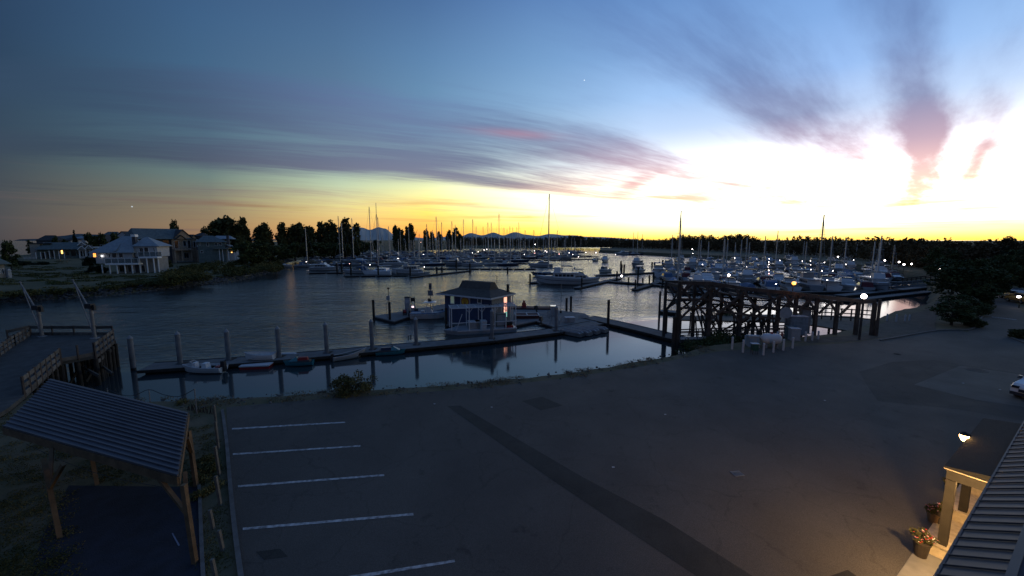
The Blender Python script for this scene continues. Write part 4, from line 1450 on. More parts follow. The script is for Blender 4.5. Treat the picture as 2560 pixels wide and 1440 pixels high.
def make_fisher(canvas=None, hullm=None, L=8.0):
    B = L * .34
    r, rows = base_boat('fishing_boat', 'hardtop fishing boat', L, B, 1.05, hullm, sheer=.45, stern=.9)
    c = MB().taper(-L * .08, L * .2, -B * .38, B * .38, 1.0, 2.45, .05, .5, .08).build('wheelhouse', M_hull, r)
    panes(windows_band(MB(), -L * .06, L * .1, B * .355, 1.6, 2.15, 2), M_glass, c)
    MB().box(-L * .30, L * .18, -B * .42, B * .42, 2.45, 2.55).build('hardtop', M_hull, r)
    MB().add([(L * .19, -B * .3, 1.55), (L * .19, B * .3, 1.55), (L * .155, B * .29, 2.25), (L * .155, -B * .29, 2.25), (L * .12, -B * .3, 1.55), (L * .12, B * .3, 1.55), (L * .1, B * .29, 2.25), (L * .1, -B * .29, 2.25)],
             [(0, 1, 2, 3), (7, 6, 5, 4), (0, 4, 5, 1), (2, 6, 7, 3), (0, 3, 7, 4), (1, 5, 6, 2)]).build('windscreen', M_glass, r)
    t = MB()
    for s in (-1, 1):
        t.tube((-L * .28, s * B * .38, 1.0), (-L * .28, s * B * .38, 2.5), .03, n=4)
        t.tube((-L * .1, s * B * .3, 2.5), (-L * .3, s * B * .5, 5.2), .02, .012, n=4)
    t.build('antenna', M_mast, r)
    MB().taper(-L * .56, -L * .5, -.25, .25, .5, 1.55, .1, .05, .05).build('outboard_motor', M_rubber, r)
    bow_rail(r, L, B, 1.1, h=.5)
    return r


def make_covered(canvas=None, hullm=None, L=8.5):
    B = L * .33
    r, rows = base_boat('covered_boat', 'boat under a canvas cover', L, B, 1.0, hullm, sheer=.3, stern=.9)
    MB().taper(-L * .46, L * .1, -B * .46, B * .46, 1.02, 2.0, .3, .9, .9).taper(L * .02, L * .38, -B * .34, B * .34, 1.05, 1.5, .1, 1.2, .6).build('canvas_cover', canvas or M_canvas4, r)
    return r


PR = []
CN = [('blue', M_canvas), ('tan', M_canvas2), ('maroon', M_canvas3), ('pale', M_canvas4)]
for cn, cm in CN:
    PR.append(('white express cruiser with %s canvas' % cn, make_cruiser(cm, None if cn != 'maroon' else M_hull2)))
for cn, cm in CN[:2] + CN[3:]:
    PR.append(('white flybridge yacht with %s bimini' % cn, make_flybridge(cm)))
PR.append(('white trawler yacht with blue canopy', make_trawler(M_canvas)))
PR.append(('grey trawler yacht with tan canopy', make_trawler(M_canvas2, M_hull2)))
PR.append(('white hardtop fishing boat', make_fisher()))
PR.append(('navy hardtop fishing boat', make_fisher(None, M_hull3)))
PR.append(('small boat under pale cover', make_covered(M_canvas4)))
PR.append(('small boat under blue cover', make_covered(M_canvas)))
SL = [('white sloop with blue sail cover', make_sloop()), ('white sloop with tan sail cover', make_sloop(None, M_canvas2, 10.2, 14)), ('navy sloop with pale sail cover', make_sloop(M_hull3, M_canvas4, 12, 16)), ('grey sloop with maroon sail cover', make_sloop(M_hull2, M_canvas3, 10.8, 14.5))]
NB = [0]
USED = set()


def put(kind_root, desc, x, y, rz, label, group, scale=1.0, mast_top=None):
    """first use takes the prototype itself, later ones copy it"""
    key = kind_root.name
    if key not in USED:
        USED.add(key)
        r = kind_root
        r.location = (x, y, 0); r.rotation_euler = (0, 0, rz); r.scale = (scale,) * 3
        r['label'] = label; r['group'] = group
    else:
        src = kind_root
        r = copy_thing(src, (x, y, 0), rz, label, group, scale)
    if mast_top:
        for c in r.children:
            if c.name.split('.')[0] in ('mast', 'rigging'):
                base = [v for v in (13.9, 15, 16, 14, 14.5)][1]
                src_top = max(v.co.z for v in c.data.vertices) * scale
                c.scale = (1, 1, 1)
                c.scale.z = mast_top / src_top
            for g_ in c.children:
                pass
    return r


def row_boats(rowname, y, x0, x1, pick, heading, group, gap=1.0, jitter=.1, masts=None, wide=4.2, skip=()):
    d = G(1280, y, 0).y
    px = x0
    items = []
    if masts:
        for mx, mt in masts:
            items.append((mx, 's', mt))
    k = 0
    step = wide * gap / (d / F)
    while px < x1:
        if not any(abs(px - it[0]) < step * .45 for it in items if it[1] == 's') and not any(a <= px <= b for a, b in skip):
            items.append((px + random.uniform(-.12, .12) * step, None, None))
        px += step * random.choice((.8, 1, 1, 1.3))
    items.sort(key=lambda t: t[0])
    for i, (px, kd, mt) in enumerate(items):
        if kd == 's':
            desc, root = SL[random.randrange(4)]
        else:
            desc, root = pick(px)
        p = G(px, y + random.uniform(-.6, .6), 0)
        rz = heading(px) + random.uniform(-jitter, jitter)
        lab = '%s, %s from left, %s' % (desc, ORD[min(i, 49)], rowname)
        if kd == 's':
            top = H(px, mt, p.y).z if mt else random.uniform(13, 16.5)
            put(root, desc, p.x, p.y, rz, lab, group, random.uniform(.92, 1.08), mast_top=top)
        else:
            sc = random.uniform(.88, 1.12)
            mt_ = random.uniform(12.5, 16.5) if 'sloop' in desc else None
            put(root, desc, p.x, p.y, rz, lab, group, sc, mast_top=mt_)
    return len(items)


def mixed(ps):
    return lambda px: (SL[random.randrange(4)] if random.random() < ps else PR[random.choice((0, 0, 1, 2, 3, 4, 5, 6, 7, 8, 9, 10, 11, 12))])


GLB = 'boats in the left marina docks'
GRB = 'boats in the right marina docks'
broad = lambda px: (0.0 if random.random() < .65 else math.pi) + random.uniform(-.15, .35)
away = lambda px: (math.pi / 2 if random.random() < .5 else -math.pi / 2) - math.atan2(G(px, 650, 0).x, G(px, 650, 0).y) * .55
row_boats('second row, left docks', 664, 800, 1345, mixed(.35), broad, GLB, wide=11.5, gap=.9,
          masts=[(848, 540), (933, 517), (1089, 541)], skip=((1330, 1400),))
row_boats('third row, left docks', 654, 775, 1330, mixed(.62), broad, GLB, wide=10.5, gap=.88,
          masts=[(862, 558), (881, 545), (978, 566), (1066, 560), (1128, 553), (1180, 548), (1251, 533)])
row_boats('fourth row, left docks', 647, 790, 1420, mixed(.7), broad, GLB, wide=10, gap=.85,
          masts=[(945, 543), (1021, 566), (1109, 555), (1136, 562), (1163, 548), (1217, 556), (1294, 555), (1331, 574)])
row_boats('fifth row, left docks', 641, 850, 1440, mixed(.75), broad, GLB, wide=10, gap=.8,
          masts=[(1000, 578), (1080, 575), (1194, 566), (1226, 556), (1277, 565), (1310, 574), (1395, 575)])
row_boats('sixth row, left docks', 636, 900, 1470, mixed(.75), broad, GLB, wide=10, gap=.8,
          masts=[(1047, 584), (1099, 583), (1206, 567), (1258, 569), (1284, 568), (1345, 588)], skip=((1440, 1600),))
row_boats('far row, left docks', 631.5, 960, 1480, mixed(.7), broad, GLB, wide=10, gap=1.1,
          masts=[(1266, 573), (1290, 567), (1118, 586), (1376, 590), (1416, 592)])
row_boats('row behind the channel', 637, 1555, 1640, mixed(.3), broad, GLB, wide=9, gap=1.0, masts=[(1580, 580), (1590, 579), (1607, 585)])

row_boats('front row, right docks', 724, 1700, 2200, mixed(.0), away, GRB, wide=5.2, gap=1.0, masts=[(1691, 527)])
row_boats('second row, right docks', 712, 1690, 2215, mixed(.05), away, GRB, wide=5.0, gap=1.0, masts=[(2041, 537)])
row_boats('third row, right docks', 699, 1665, 2250, mixed(.06), away, GRB, wide=5.0, masts=[(1808, 598), (2073, 590), (2180, 604)])
row_boats('fourth row, right docks', 690, 1645, 2270, mixed(.08), away, GRB, wide=5.2, masts=[(1697, 586), (1905, 590), (2110, 596), (2225, 612)])
row_boats('fifth row, right docks', 680, 1640, 2265, mixed(.08), away, GRB, wide=5.6, masts=[(1745, 596), (1848, 600)])
row_boats('sixth row, right docks', 672, 1665, 2250, mixed(.1), away, GRB, wide=6.5, masts=[(1939, 577), (2190, 608)])
row_boats('seventh row, right docks', 665, 1670, 2225, mixed(.12), away, GRB, wide=7, masts=[(1677, 587), (1808, 592), (2010, 604)])
row_boats('eighth row, right docks', 658, 1675, 2185, mixed(.15), away, GRB, wide=8.5, masts=[(1770, 604), (1870, 606), (2140, 610)])
row_boats('far row, right docks', 652, 1690, 2130, mixed(.2), away, GRB, wide=9.5, masts=[(1835, 606), (1960, 608)])

# boats picked out at the front of the left docks
GF = 'large boats at the front of the left docks'


def place_px(root, desc, px, py, rz, label, group, scale=1.0, mast_top=None):
    p = G(px, py, 0)
    return put(root, desc, p.x, p.y, rz, label, group, scale, H(px, mast_top, p.y).z if mast_top else None)


place_px(PR[4][1], '', 812, 676, .05, 'white motor yacht with orange-lit cabin at left end of the docks', GF, .98)
place_px(PR[0][1], '', 893, 683, math.pi + .1, 'sleek white express cruiser between two dark pilings at the front left', GF, 1.15)
place_px(PR[7][1], '', 1018, 684, math.pi + .15, 'large blue-white pilothouse yacht at front of the left docks', GF, 1.0)
place_px(PR[9][1], '', 1050, 688, .2, 'small white motorboat tied to the long finger dock', GF, .9)
place_px(SL[0][1], '', 765, 668, .1, 'sloop with short bare mast beside the red lamp at far left', GF, 1.0, mast_top=570)
place_px(PR[11][1], '', 712, 667, .15, 'low boat under a pale green cover at the tip of the bank', GF, .85)
place_px(PR[5][1], '', 1352, 667, math.pi - .1, 'white motor yacht with long dark window behind the trawlers', GF, .95)
place_px(PR[6][1], '', 1512, 655, -1.9, 'tall white motor yacht standing alone at the channel edge', GF, 1.0)
place_px(PR[1][1], '', 1487, 653, -2.2, 'small white cruiser tucked left of the tall channel yacht', GF, .8)
place_px(PR[9][1], '', 1511, 681, -2.35, 'white fishing boat moored bow-out right of the trawlers', GF, 1.05)
place_px(PR[8][1], '', 1592, 668, -2.2, 'grey trawler at the left end of the right docks', GF, 1.1)
place_px(PR[9][1], '', 1597, 682, -2.2, 'white fishing boat with lit cabin on the channel dock', GF, 1.15)
place_px(PR[11][1], '', 1660, 694, -1.4, 'broad covered boat seen stern-on at channel dock end', GF, 1.2)
# the pair of trawlers on the outer dock
place_px(PR[7][1], '', 1397, 711, math.pi - .15, 'big white wooden trawler with high bow on the outer dock', 'trawlers on the outer dock', 1.22)
place_px(PR[5][1], '', 1452, 708, .25, 'white and dark-topped yacht rafted behind the big trawler', 'trawlers on the outer dock', .98)
place_px(SL[2][1], '', 1378, 690, math.pi, 'sailing boat with the tallest mast, half hidden behind the big trawler', 'trawlers on the outer dock', 1.2, mast_top=485)
# inflatable dinghy alongside
p = G(1412, 706, 0)
r = thing('dinghy', 'pale inflatable dinghy hanging beside the big trawler', 'dinghy', (p.x, p.y - 1.5, .15), .1)
mb = MB()
for s in (-1, 1):
    mb.tube((-1.9, s * .6, .35), (1.4, s * .6, .4), .22, .22, 8).tube((1.4, s * .6, .4), (2.1, s * .15, .55), .22, .18, 8)
mb.build('tube', M_hull, r)
MB().box(-1.8, 1.4, -.5, .5, .1, .2).build('floor', M_canvas, r)

# catamaran with stayed mast
p = G(950, 686, 0)
r = thing('catamaran', 'catamaran with two white hulls and tall mast held by slanting stays', 'boat', (p.x, p.y, 0), math.pi - .12, GF)
for s in (-1, 1):
    h, d, st, rows = hull_mb(11.5, 1.5, 1.5, sheer=.1, stern=.8, full=1.8)
    for v in range(len(h.v)):
        x, y, z = h.v[v]; h.v[v] = (x, y + s * 2.4, z)
    h.build('hull', M_hull, r)
MB().box(-4.5, 3.2, -2.6, 2.6, 1.0, 1.5).build('bridge_deck', M_deck, r)
c = MB().taper(-3.6, 2.4, -2.0, 2.0, 1.5, 2.6, .3, 1.6, .4).build('cabin', M_hull, r)
panes(windows_band(MB(), -2.8, .8, 1.82, 1.8, 2.25, 3), M_glass, c)
zt = H(965, 507, p.y).z
MB().tube((.6, 0, 2.4), (.5, 0, zt), .17, .1, 6).build('mast', M_mast, r)
g = MB().tube((.5, 0, zt * .86), (5.6, 0, 1.6), .05, n=4)
for s in (-1, 1):
    g.tube((.5, 0, zt * .86), (-2.2, s * 2.5, 1.6), .04, n=4)
g.build('rigging', M_rope, r)
MB().tube((.5, 0, 3.5), (-5, 0, 3.6), .16, .12, 6).build('boom', M_mast, r)
for _, root in PR + SL:      # any prototype never used leaves the scene
    if root.name not in USED:
        for c in list(root.children_recursive):
            bpy.data.objects.remove(c)
        bpy.data.objects.remove(root)

# ------------------------------------------------------------------ docks, pilings and dock lamps of the marina


def dock_px(pts, width, z=.45, label='', group='floating docks of the marina', deckm=None, name='floating_dock', th=.16):
    P = [G(x, y, z) for x, y in pts]
    c = P[0]
    r = thing(name, label, 'dock', (c.x, c.y, 0), 0, group)
    for a, b in zip(P, P[1:]):
        a2, b2 = a - Vector((c.x, c.y, 0)), b - Vector((c.x, c.y, 0))
        d = (b2 - a2); L = d.length; d.normalize()
        s = Vector((-d.y, d.x, 0)) * width / 2
        MB().slab([a2 - s, b2 - s, b2 + s, a2 + s], th).build('deck', deckm or M_dockc, r)
        n = max(1, int(L / 5))
        mb = MB()
        for k in range(n):
            q = a2 + d * (L * (k + .5) / n)
            h = L / n * .42
            mb.beam((q.x - d.x * h, q.y - d.y * h, z - th - .25), (q.x + d.x * h, q.y + d.y * h, z - th - .25), width * .86, .5)
        mb.build('float', M_float, r)
        mb = MB()
        for sg in (-1, 1):
            o_ = s * sg
            mb.beam((a2.x + o_.x, a2.y + o_.y, z - .1), (b2.x + o_.x, b2.y + o_.y, z - .1), .12, .3)
        mb.build('rub_rail', M_woodk, r)
    return r


for i, (pts, w, lab) in enumerate([
        ([(1027, 692), (1176, 676)], 1.8, 'long finger dock ending at a lone piling, front of the left marina'),
        ([(770, 682), (860, 681)], 1.8, 'dock in front of the lit motor yacht at far left'),
        ([(860, 690), (1020, 688)], 1.6, 'dock under the bows of the front row, left marina'),
        ([(1060, 671), (1340, 672)], 2.2, 'walkway dock along the second row of the left marina'),
        ([(1325, 706), (1400, 700)], 2.2, 'dark dock stub left of the big trawler'),
        ([(1440, 719), (1548, 695)], 2.0, 'slanting dock right of the trawlers'),
        ([(1524, 703), (1700, 716)], 2.6, 'dark main dock running right from the slanting dock'),
        ([(1585, 723), (1652, 703)], 1.8, 'finger dock slanting toward the camera below the globe lamp'),
        ([(1490, 688), (1690, 678)], 2.4, 'dock across the channel mouth behind the globe lamp'),
        ([(1650, 776), (1700, 781)], 2.2, 'short dark dock beside the timber frame'),
        ([(1400, 649), (1520, 646)], 2.2, 'dark dock behind the trawlers with reflections under it'),
        ([(1395, 643), (1495, 641)], 2.2, 'far dark dock left of the tall channel yacht'),
        ([(1690, 733), (2200, 727)], 2.4, 'walkway dock along the front row of the right marina'),
        ([(2100, 738), (2330, 715)], 2.6, 'long dock running to the shore over the glowing basin'),
        ([(2110, 752), (2325, 728)], 2.2, 'second dock parallel to the shore dock over the basin'),
        ([(1650, 706), (2260, 704)], 2.2, 'walkway dock behind the second row, right marina'),
        ([(1650, 694), (2270, 693)], 2.2, 'walkway dock behind the third row, right marina'),
        ([(1660, 676), (2255, 676)], 2.2, 'walkway dock among the middle rows, right marina'),
        ([(1670, 661), (2190, 661)], 2.2, 'walkway dock among the far rows, right marina'),
        ([(780, 659), (1340, 658)], 2.2, 'walkway dock behind the second row of the left marina'),
        ([(800, 650), (1430, 650)], 2.2, 'walkway dock behind the third row of the left marina'),
        ([(900, 639), (1480, 639)], 2.2, 'walkway dock of the far rows, left marina')]):
    dock_px(pts, w, label=lab)


def piling(px, ytop, ybot, rad, label, group, m=None, z0=0.0, cap=True, ribs=False):
    p = G(px[1], ybot, z0)
    top = H(px[0], ytop, p.y)
    r = thing('piling', label, 'piling', (p.x, p.y, 0), 0, group)
    mb = MB().tube((0, 0, -2.5), (0, 0, top.z), rad, rad * .97, 10)
    mb.build('post', m or M_woodk, r, smooth=False)
    if cap:
        MB().lathe([(rad * 1.06, top.z - .25), (rad * 1.06, top.z), (rad * .2, top.z + rad * 1.2), (.01, top.z + rad * 1.25)], 10).build('cap', M_steel, r)
    return r


for i, (x, t, b, lab) in enumerate([(843, 658, 684, 'dark piling in front of the lit motor yacht'), (855, 658, 680, 'dark piling right of the lit motor yacht'),
        (878, 655, 689, 'dark piling at the bow of the express cruiser'), (946, 664, 690, 'dark piling in front of the catamaran'), (1026, 668, 692, 'piling at the near end of the long finger dock'),
        (1092, 667, 684, 'piling halfway along the long finger dock'), (1175, 658, 682, 'lone piling at the tip of the long finger dock'), (1105, 666, 683, 'short piling beside the finger dock midpoint'),
        (1269, 668, 681, 'piling on the walkway dock below the second row'), (1141, 650, 672, 'piling between two boats of the second row'),
        (1325, 685, 712, 'piling at the end of the dark dock stub left of the trawler'), (1454, 695, 721, 'piling in front of the rafted yacht'),
        (1542, 678, 702, 'piling at the far end of the slanting dock'), (1554, 661, 684, 'left of twin pilings behind the globe lamp'), (1560, 661, 684, 'right of twin pilings behind the globe lamp'),
        (1571, 693, 710, 'stubby piling right of the globe lamp'), (1588, 699, 726, 'stout piling at the near end of the finger dock'), (1594, 668, 716, 'tall piling beside the finger dock'),
        (1607, 695, 706, 'short piling on the dark main dock'), (1623, 688, 712, 'dark piling where the finger dock meets the main dock'), (1633, 680, 706, 'piling behind the main dock, right of the finger'),
        (1656, 697, 717, 'figure-thick piling at the main dock end'), (1648, 728, 790, 'tall dark piling left of the timber frame'), (1552, 653, 672, 'thin far piling in the channel'),
        (1630, 655, 668, 'left thin piling in the open channel'), (1636, 655, 668, 'right thin piling in the open channel'), (1656, 650, 672, 'leaning dark piling in the channel beside moored boats')]):
    p = G(x, b, 0)
    piling((x, x), t, b, max(.14, 2.2 * mpp(p)) if p.y > 90 else .2, lab, 'timber pilings of the marina docks', cap=False)


def lamp(px, py, z=3.6, m=None, r=None, label='', group='dock lamps of the marina', base=.45, cat='lamp', name='dock_lamp'):
    p = G(px, py, z)
    t = thing(name, label, cat, (p.x, p.y, base), 0, group)
    MB().tube((0, 0, 0), (0, 0, z - base - .1), .07, .05, 6).build('pole', M_woodk, t)
    MB().ball((0, 0, z - base), r or min(.24, max(.12, .00056 * p.length)), 8, 6).build('globe', m or M_dlamp, t)
    return t


M_dlamp = mat('dock_lamp_glass', (0.9, 0.9, 0.9), .4, emit=(1.0, 0.86, 0.82), estr=13.0)
M_plamp = mat('pink_dock_lamp_glass', (0.9, 0.8, 0.8), .4, emit=(1.0, 0.45, 0.42), estr=9.0)
M_slamp = mat('sodium_lamp_glass', (0.9, 0.7, 0.5), .4, emit=(1.0, 0.38, 0.06), estr=2.4)
LW = [(1067, 629), (1059, 636), (1061, 667), (1181, 632), (1196, 629), (1210, 625), (1217, 623), (1311, 636), (1336, 627), (1363, 627), (1367, 630), (1386, 628), (1389, 623), (1423, 632), (1432, 636),
      (1446, 642), (1465, 631), (1490, 632), (1539, 636), (766, 654), (925, 662), (995, 646), (1732, 634), (1698, 640), (1756, 661), (1867, 667), (1830, 657), (1844, 643), (1837, 645),
      (1890, 654), (1892, 648), (1923, 647), (1922, 655), (1922, 661), (1920, 668), (1922, 676), (1950, 651), (2006, 653), (2026, 652), (2026, 662), (2027, 674), (2061, 656), (2055, 677), (2082, 677),
      (2068, 700), (1940, 710), (2134, 650), (2177, 692), (2115, 661)]
sides = lambda x: 'left docks' if x < 1500 else 'right docks'
cnt = {}
for x, y in sorted(LW):
    k = sides(x)
    cnt[k] = cnt.get(k, 0) + 1
    lamp(x, y, 3.4, label='small white dock lamp, %s from left, %s' % (ORD[cnt[k] - 1], k))
for x, y, lab in ((1337, 633, 'pinkish dock lamp below a white one, centre of the left docks'), (1398, 635, 'pinkish dock lamp just right of the tallest mast'), (874, 659, 'pinkish dock lamp above the express cruiser'),
                  (687, 664, 'red-orange lamp at the tip of the shrubby bank, mirrored in the water'), (1922, 684, 'pinkish dock lamp at the bottom of a vertical line of lamps')):
    lamp(x, y, 3.2, M_plamp, label=lab)
for x, y, z, m, lab in ((770, 608, 9, M_rlamp, 'red-haloed street lamp above the leftmost mast foot'), (839, 607, 9, M_rlamp, 'brighter red-haloed street lamp between the poplar groups'), (984, 608, 9, M_rlamp, 'dim pink street lamp behind the catamaran mast'),
                     (1052, 606, 9, M_rlamp, 'warm street lamp among the masts under the broad trees'), (1143, 609, 8, M_rlamp, 'warm street lamp among the masts under the round evergreen'), (944, 627, 5, M_plamp, 'pink lamp low behind the catamaran'),
                     (1338, 611, 8, M_dlamp, 'white street lamp against the brown tree belt'), (1731, 623, 7, M_dlamp, 'bright white lamp on tall post at left of the right docks'),
                     (2095, 642, 5, M_dlamp, 'white lamp on the far breakwater'), (2212, 651, 5, M_dlamp, 'white lamp left of the three shore lamps'), (2248, 655, 5, M_dlamp, 'brightest of the three shore lamps under the wood'),
                     (2260, 661, 5, M_dlamp, 'lowest of the three shore lamps under the wood'), (2279, 660, 5, M_dlamp, 'rightmost of the three shore lamps under the wood')):
    d = (CAM_Z - z) * F / (y - 599)
    z_ = z
    lamp(x, y, z_, m, r=.28 if d < 400 else .42, label=lab, group='street lamps around the marina', base=.6, name='street_lamp')
lamp(1554, 690, 3.6, M_dlamp, r=.26, label='round globe lamp on the dark dock right of the trawlers')
lamp(1822, 688, 5.0, M_dlamp, r=.30, label='bright globe lamp among boats above the timber frame')
# lit cabin windows reflected in the water
for px, py, lab in ():
    pass

# ------------------------------------------------------------------ the long float in front
main_pts = [(365, 917), (560, 904), (760, 888), (930, 873), (1090, 859), (1230, 846), (1390, 826), (1492, 806)]
dock_px(main_pts, 2.9, z=.5, label='long grey float running across the basin, small boats tied to it', group='floating docks near the parking lot', th=.2)
dock_px([(1470, 792), (1560, 812), (1640, 831), (1700, 846), (1752, 856)], 3.0, z=.52, label='dark float running from the corner to the gangway foot', group='floating docks near the parking lot', th=.2)
# cleats
GPN = 'steel pilings along the long float'
for i, (x0, t, x1, b, lab) in enumerate([(325, 838, 334, 925, 'leftmost steel piling, standing free in the water'), (443, 828, 452, 921, 'steel piling near the left end of the long float'),
        (565, 822, 573, 911, 'steel piling beside the outboard skiff'), (692, 815, 699, 903, 'steel piling right of the red-striped dinghy'), (812, 805, 818, 893, 'steel piling left of the white rowing boat'),
        (928, 797, 931, 884, 'steel piling between rowing boat and second jet ski'), (1038, 792, 1041, 872, 'steel piling in front of the moored workboat'), (1228, 772, 1230, 856, 'steel piling in front of the canopy barge'),
        (1389, 763, 1390, 836, 'steel piling beside the white-topped cabinet')]):
    p = G(x1, b, 0)
    zt = H(x0, t, p.y).z
    r = thing('piling', lab, 'piling', (p.x, p.y, 0), 0, GPN)
    MB().tube((0, 0, -2.5), (0, 0, zt - .35), .235, .235, 14).build('post', M_pile, r, smooth=False)
    MB().lathe([(.26, zt - .42), (.26, zt - .34), (.03, zt), (.01, zt + .01)], 14).build('cap', M_steel, r)
    MB().lathe([(.245, -.4), (.245, .25)], 14).build('tide_band', M_float, r)
    if i:
        MB().box(-.42, .42, -.1, .75, .42, .56).build('pile_guide', M_woodk, r)
for i, (x0, t, x1, b, lab) in enumerate([(933, 750, 935, 804, 'dark timber piling at the left tip of the fuel dock'), (974, 755, 975, 806, 'dark timber piling beside the thin lamp post'),
        (1417, 745, 1416, 784, 'left of the twin dark pilings behind the float corner'), (1427, 741, 1427, 782, 'right of the twin dark pilings behind the float corner'), (1520, 750, 1520, 818, 'dark piling at the corner of the two floats'),
        (1683, 792, 1682, 893, 'black piling in front of the gangway foot'), (1693, 703, 1690, 893, 'tall black piling at the left corner of the timber frame'), (1662, 776, 1663, 842, 'dark piling behind the right float'),
        (1116, 770, 1116, 818, 'dark piling at the left corner of the fuel station')]):
    piling((x0, x1), t, b, .22, lab, 'dark timber pilings of the fuel dock', cap=False)

# ------------------------------------------------------------------ fuel dock
fd = [G(x, y, .5) for x, y in [(933, 790), (985, 803), (1035, 787), (1108, 772), (1112, 800), (1116, 812), (1225, 816), (1290, 812), (1340, 802), (1400, 822), (1495, 806), (1462, 783), (1400, 776), (1340, 768), (1280, 766), (1110, 760), (1050, 770)]]
c = fd[0]
r = thing('fuel_dock', 'wide dark fuel dock carrying the blue station building', 'dock', (c.x, c.y, 0), 0, 'floating docks near the parking lot')
MB().prism([(p.x - c.x, p.y - c.y) for p in fd], .30, .48).build('deck', M_dockc, r)
MB().prism([(p.x - c.x, p.y - c.y) for p in fd], -.35, .298).build('float', M_float, r)

M_blue = mat('station_blue', (0.035, 0.052, 0.11), .6, var=.12, scale=1, bump=.1)
M_stroof = mat('brown_grey_shingles', (0.062, 0.054, 0.047), .85, var=.2, scale=2, bump=.3, bscale=10)
M_fascia = mat('fascia_white', (0.40, 0.41, 0.43), .6, var=.05)
M_yel = mat('emblem_yellow', (0.62, 0.36, 0.03), .5, var=.05)
fr = Frame('fuel_station', 'blue floating fuel station with brown hipped roof and yellow shell sign', 'building', 1113, 802, 1229, 819, .5)
s = fr.root
W = fr.W
D = 5.2
ez = fr.lz(1230, 744)
rz_ = fr.lz(1190, 708)
MB().box(0, W, 0, D, 0, ez - .1).build('wall', M_blue, s)
MB().box(W - .01, W + .06, .0, D, 0, ez - .12).build('side_wall', mat('side_grey', (.16, .17, .19), .7), s)
# double-pitched roof: shallow skirt and steeper cap
ov = .95
R0 = [(-ov, -ov, ez), (W + ov * .6, -ov, ez), (W + ov * .6, D + ov, ez), (-ov, D + ov, ez)]
m1 = (ez * .55 + rz_ * .45)
R1 = [(W * .20, D * .26, m1), (W * .86, D * .26, m1), (W * .86, D * .74, m1), (W * .20, D * .74, m1)]
R2 = [(W * .22, D * .40, rz_), (W * .84, D * .40, rz_), (W * .84, D * .60, rz_), (W * .22, D * .60, rz_)]
mb = MB()
k = R0 + R1 + R2
fs = []
for a in (0, 4):
    for i in range(4):
        j = (i + 1) % 4
        fs.append((a + i, a + j, a + 4 + j, a + 4 + i))
fs += [(8, 9, 10, 11), (3, 2, 1, 0)]
mb.add(k, fs).build('roof', M_stroof, s)
e = MB()
for a, b in ((R0[0], R0[1]), (R0[1], R0[2]), (R0[2], R0[3]), (R0[3], R0[0])):
    e.beam((a[0], a[1], a[2] - .1), (b[0], b[1], b[2] - .1), .08, .24)
e.build('fascia', M_fascia, s)
MB().tube((fr.lx(1219), D * .5, rz_ - .2), (fr.lx(1219), D * .5, fr.lz(1219, 693)), .05, .05, 6).build('vent_pipe', M_woodk, s)
MB().box(fr.lx(1243), fr.lx(1247), D * .5, D * .5 + .35, ez + .6, fr.lz(1245, 715)).build('chimney', M_woodk, s)
win(fr, 1129, 1137, 739, 758, -.02, mat('pale_window', (.25, .3, .26), .3, emit=(.55, .75, .6), estr=.10))
win(fr, 1196, 1204, 744, 757, -.02, M_glass)
# sign board with the shell
sg = MB().box(fr.lx(1153), fr.lx(1177), -.14, -.02, fr.lz(1165, 763), fr.lz(1165, 742)).build('sign_board', M_fascia, s)
cx_, cz_, rr_ = fr.lx(1165), fr.lz(1165, 754), (fr.lx(1177) - fr.lx(1153)) * .40


def shell_poly(r, y0, y1):
    pts = []
    n = 22
    for i in range(n + 1):
        a = math.radians(-38 + i * (256 / n))
        q = r * (1.0 + .045 * abs(math.sin(i * math.pi / 2)))
        pts.append((cx_ + q * math.cos(a), cz_ + q * math.sin(a) * .95))
    pts += [(cx_ - r * .45, cz_ - r * .95), (cx_ + r * .45, cz_ - r * .95)]
    n = len(pts)
    m = MB()
    vs = [(x, y0, z) for x, z in pts] + [(x, y1, z) for x, z in pts]
    m.add(vs, [tuple(range(n)), tuple(range(2 * n - 1, n - 1, -1))] + [(i, n + i, n + (i + 1) % n, (i + 1) % n) for i in range(n)])
    return m


shell_poly(rr_, -.19, -.141).build('emblem_border', M_red, sg)
shell_poly(rr_ * .84, -.21, -.191).build('emblem', M_yel, sg)
rib = MB()
for i in range(-3, 4):
    a = math.radians(90 + i * 21)
    rib.beam((cx_ + math.cos(math.radians(90 + i * 6)) * rr_ * .1, -.215, cz_ - rr_ * .62), (cx_ + math.cos(a) * rr_ * .76, -.215, cz_ + math.sin(a) * rr_ * .74), .035, .02)
rib.build('emblem_rib', M_red, sg)
# right side: lit window and door frame
f = MB().box(W + .065, W + .12, D * .60, D * .82, 1.0, ez - .35).build('window', M_fascia, s)
MB().box(W + .121, W + .14, D * .63, D * .79, 1.9, ez - .4).build('pane', mat('lit_pane_orange', (.9, .5, .4), .5, emit=(1.0, .42, .28), estr=1.3), f)
MB().box(W + .121, W + .14, D * .63, D * .79, 1.05, 1.89).build('pane', mat('lit_pane_green', (.4, .9, .7), .5, emit=(.35, .85, .65), estr=.7), f)
for k in range(2):
    MB().box(W + .3 + k * .0, W + .42, D * (.93 + k * .12), D * (.93 + k * .12) + .12, 0, ez - .2).build('post', M_fascia, s)

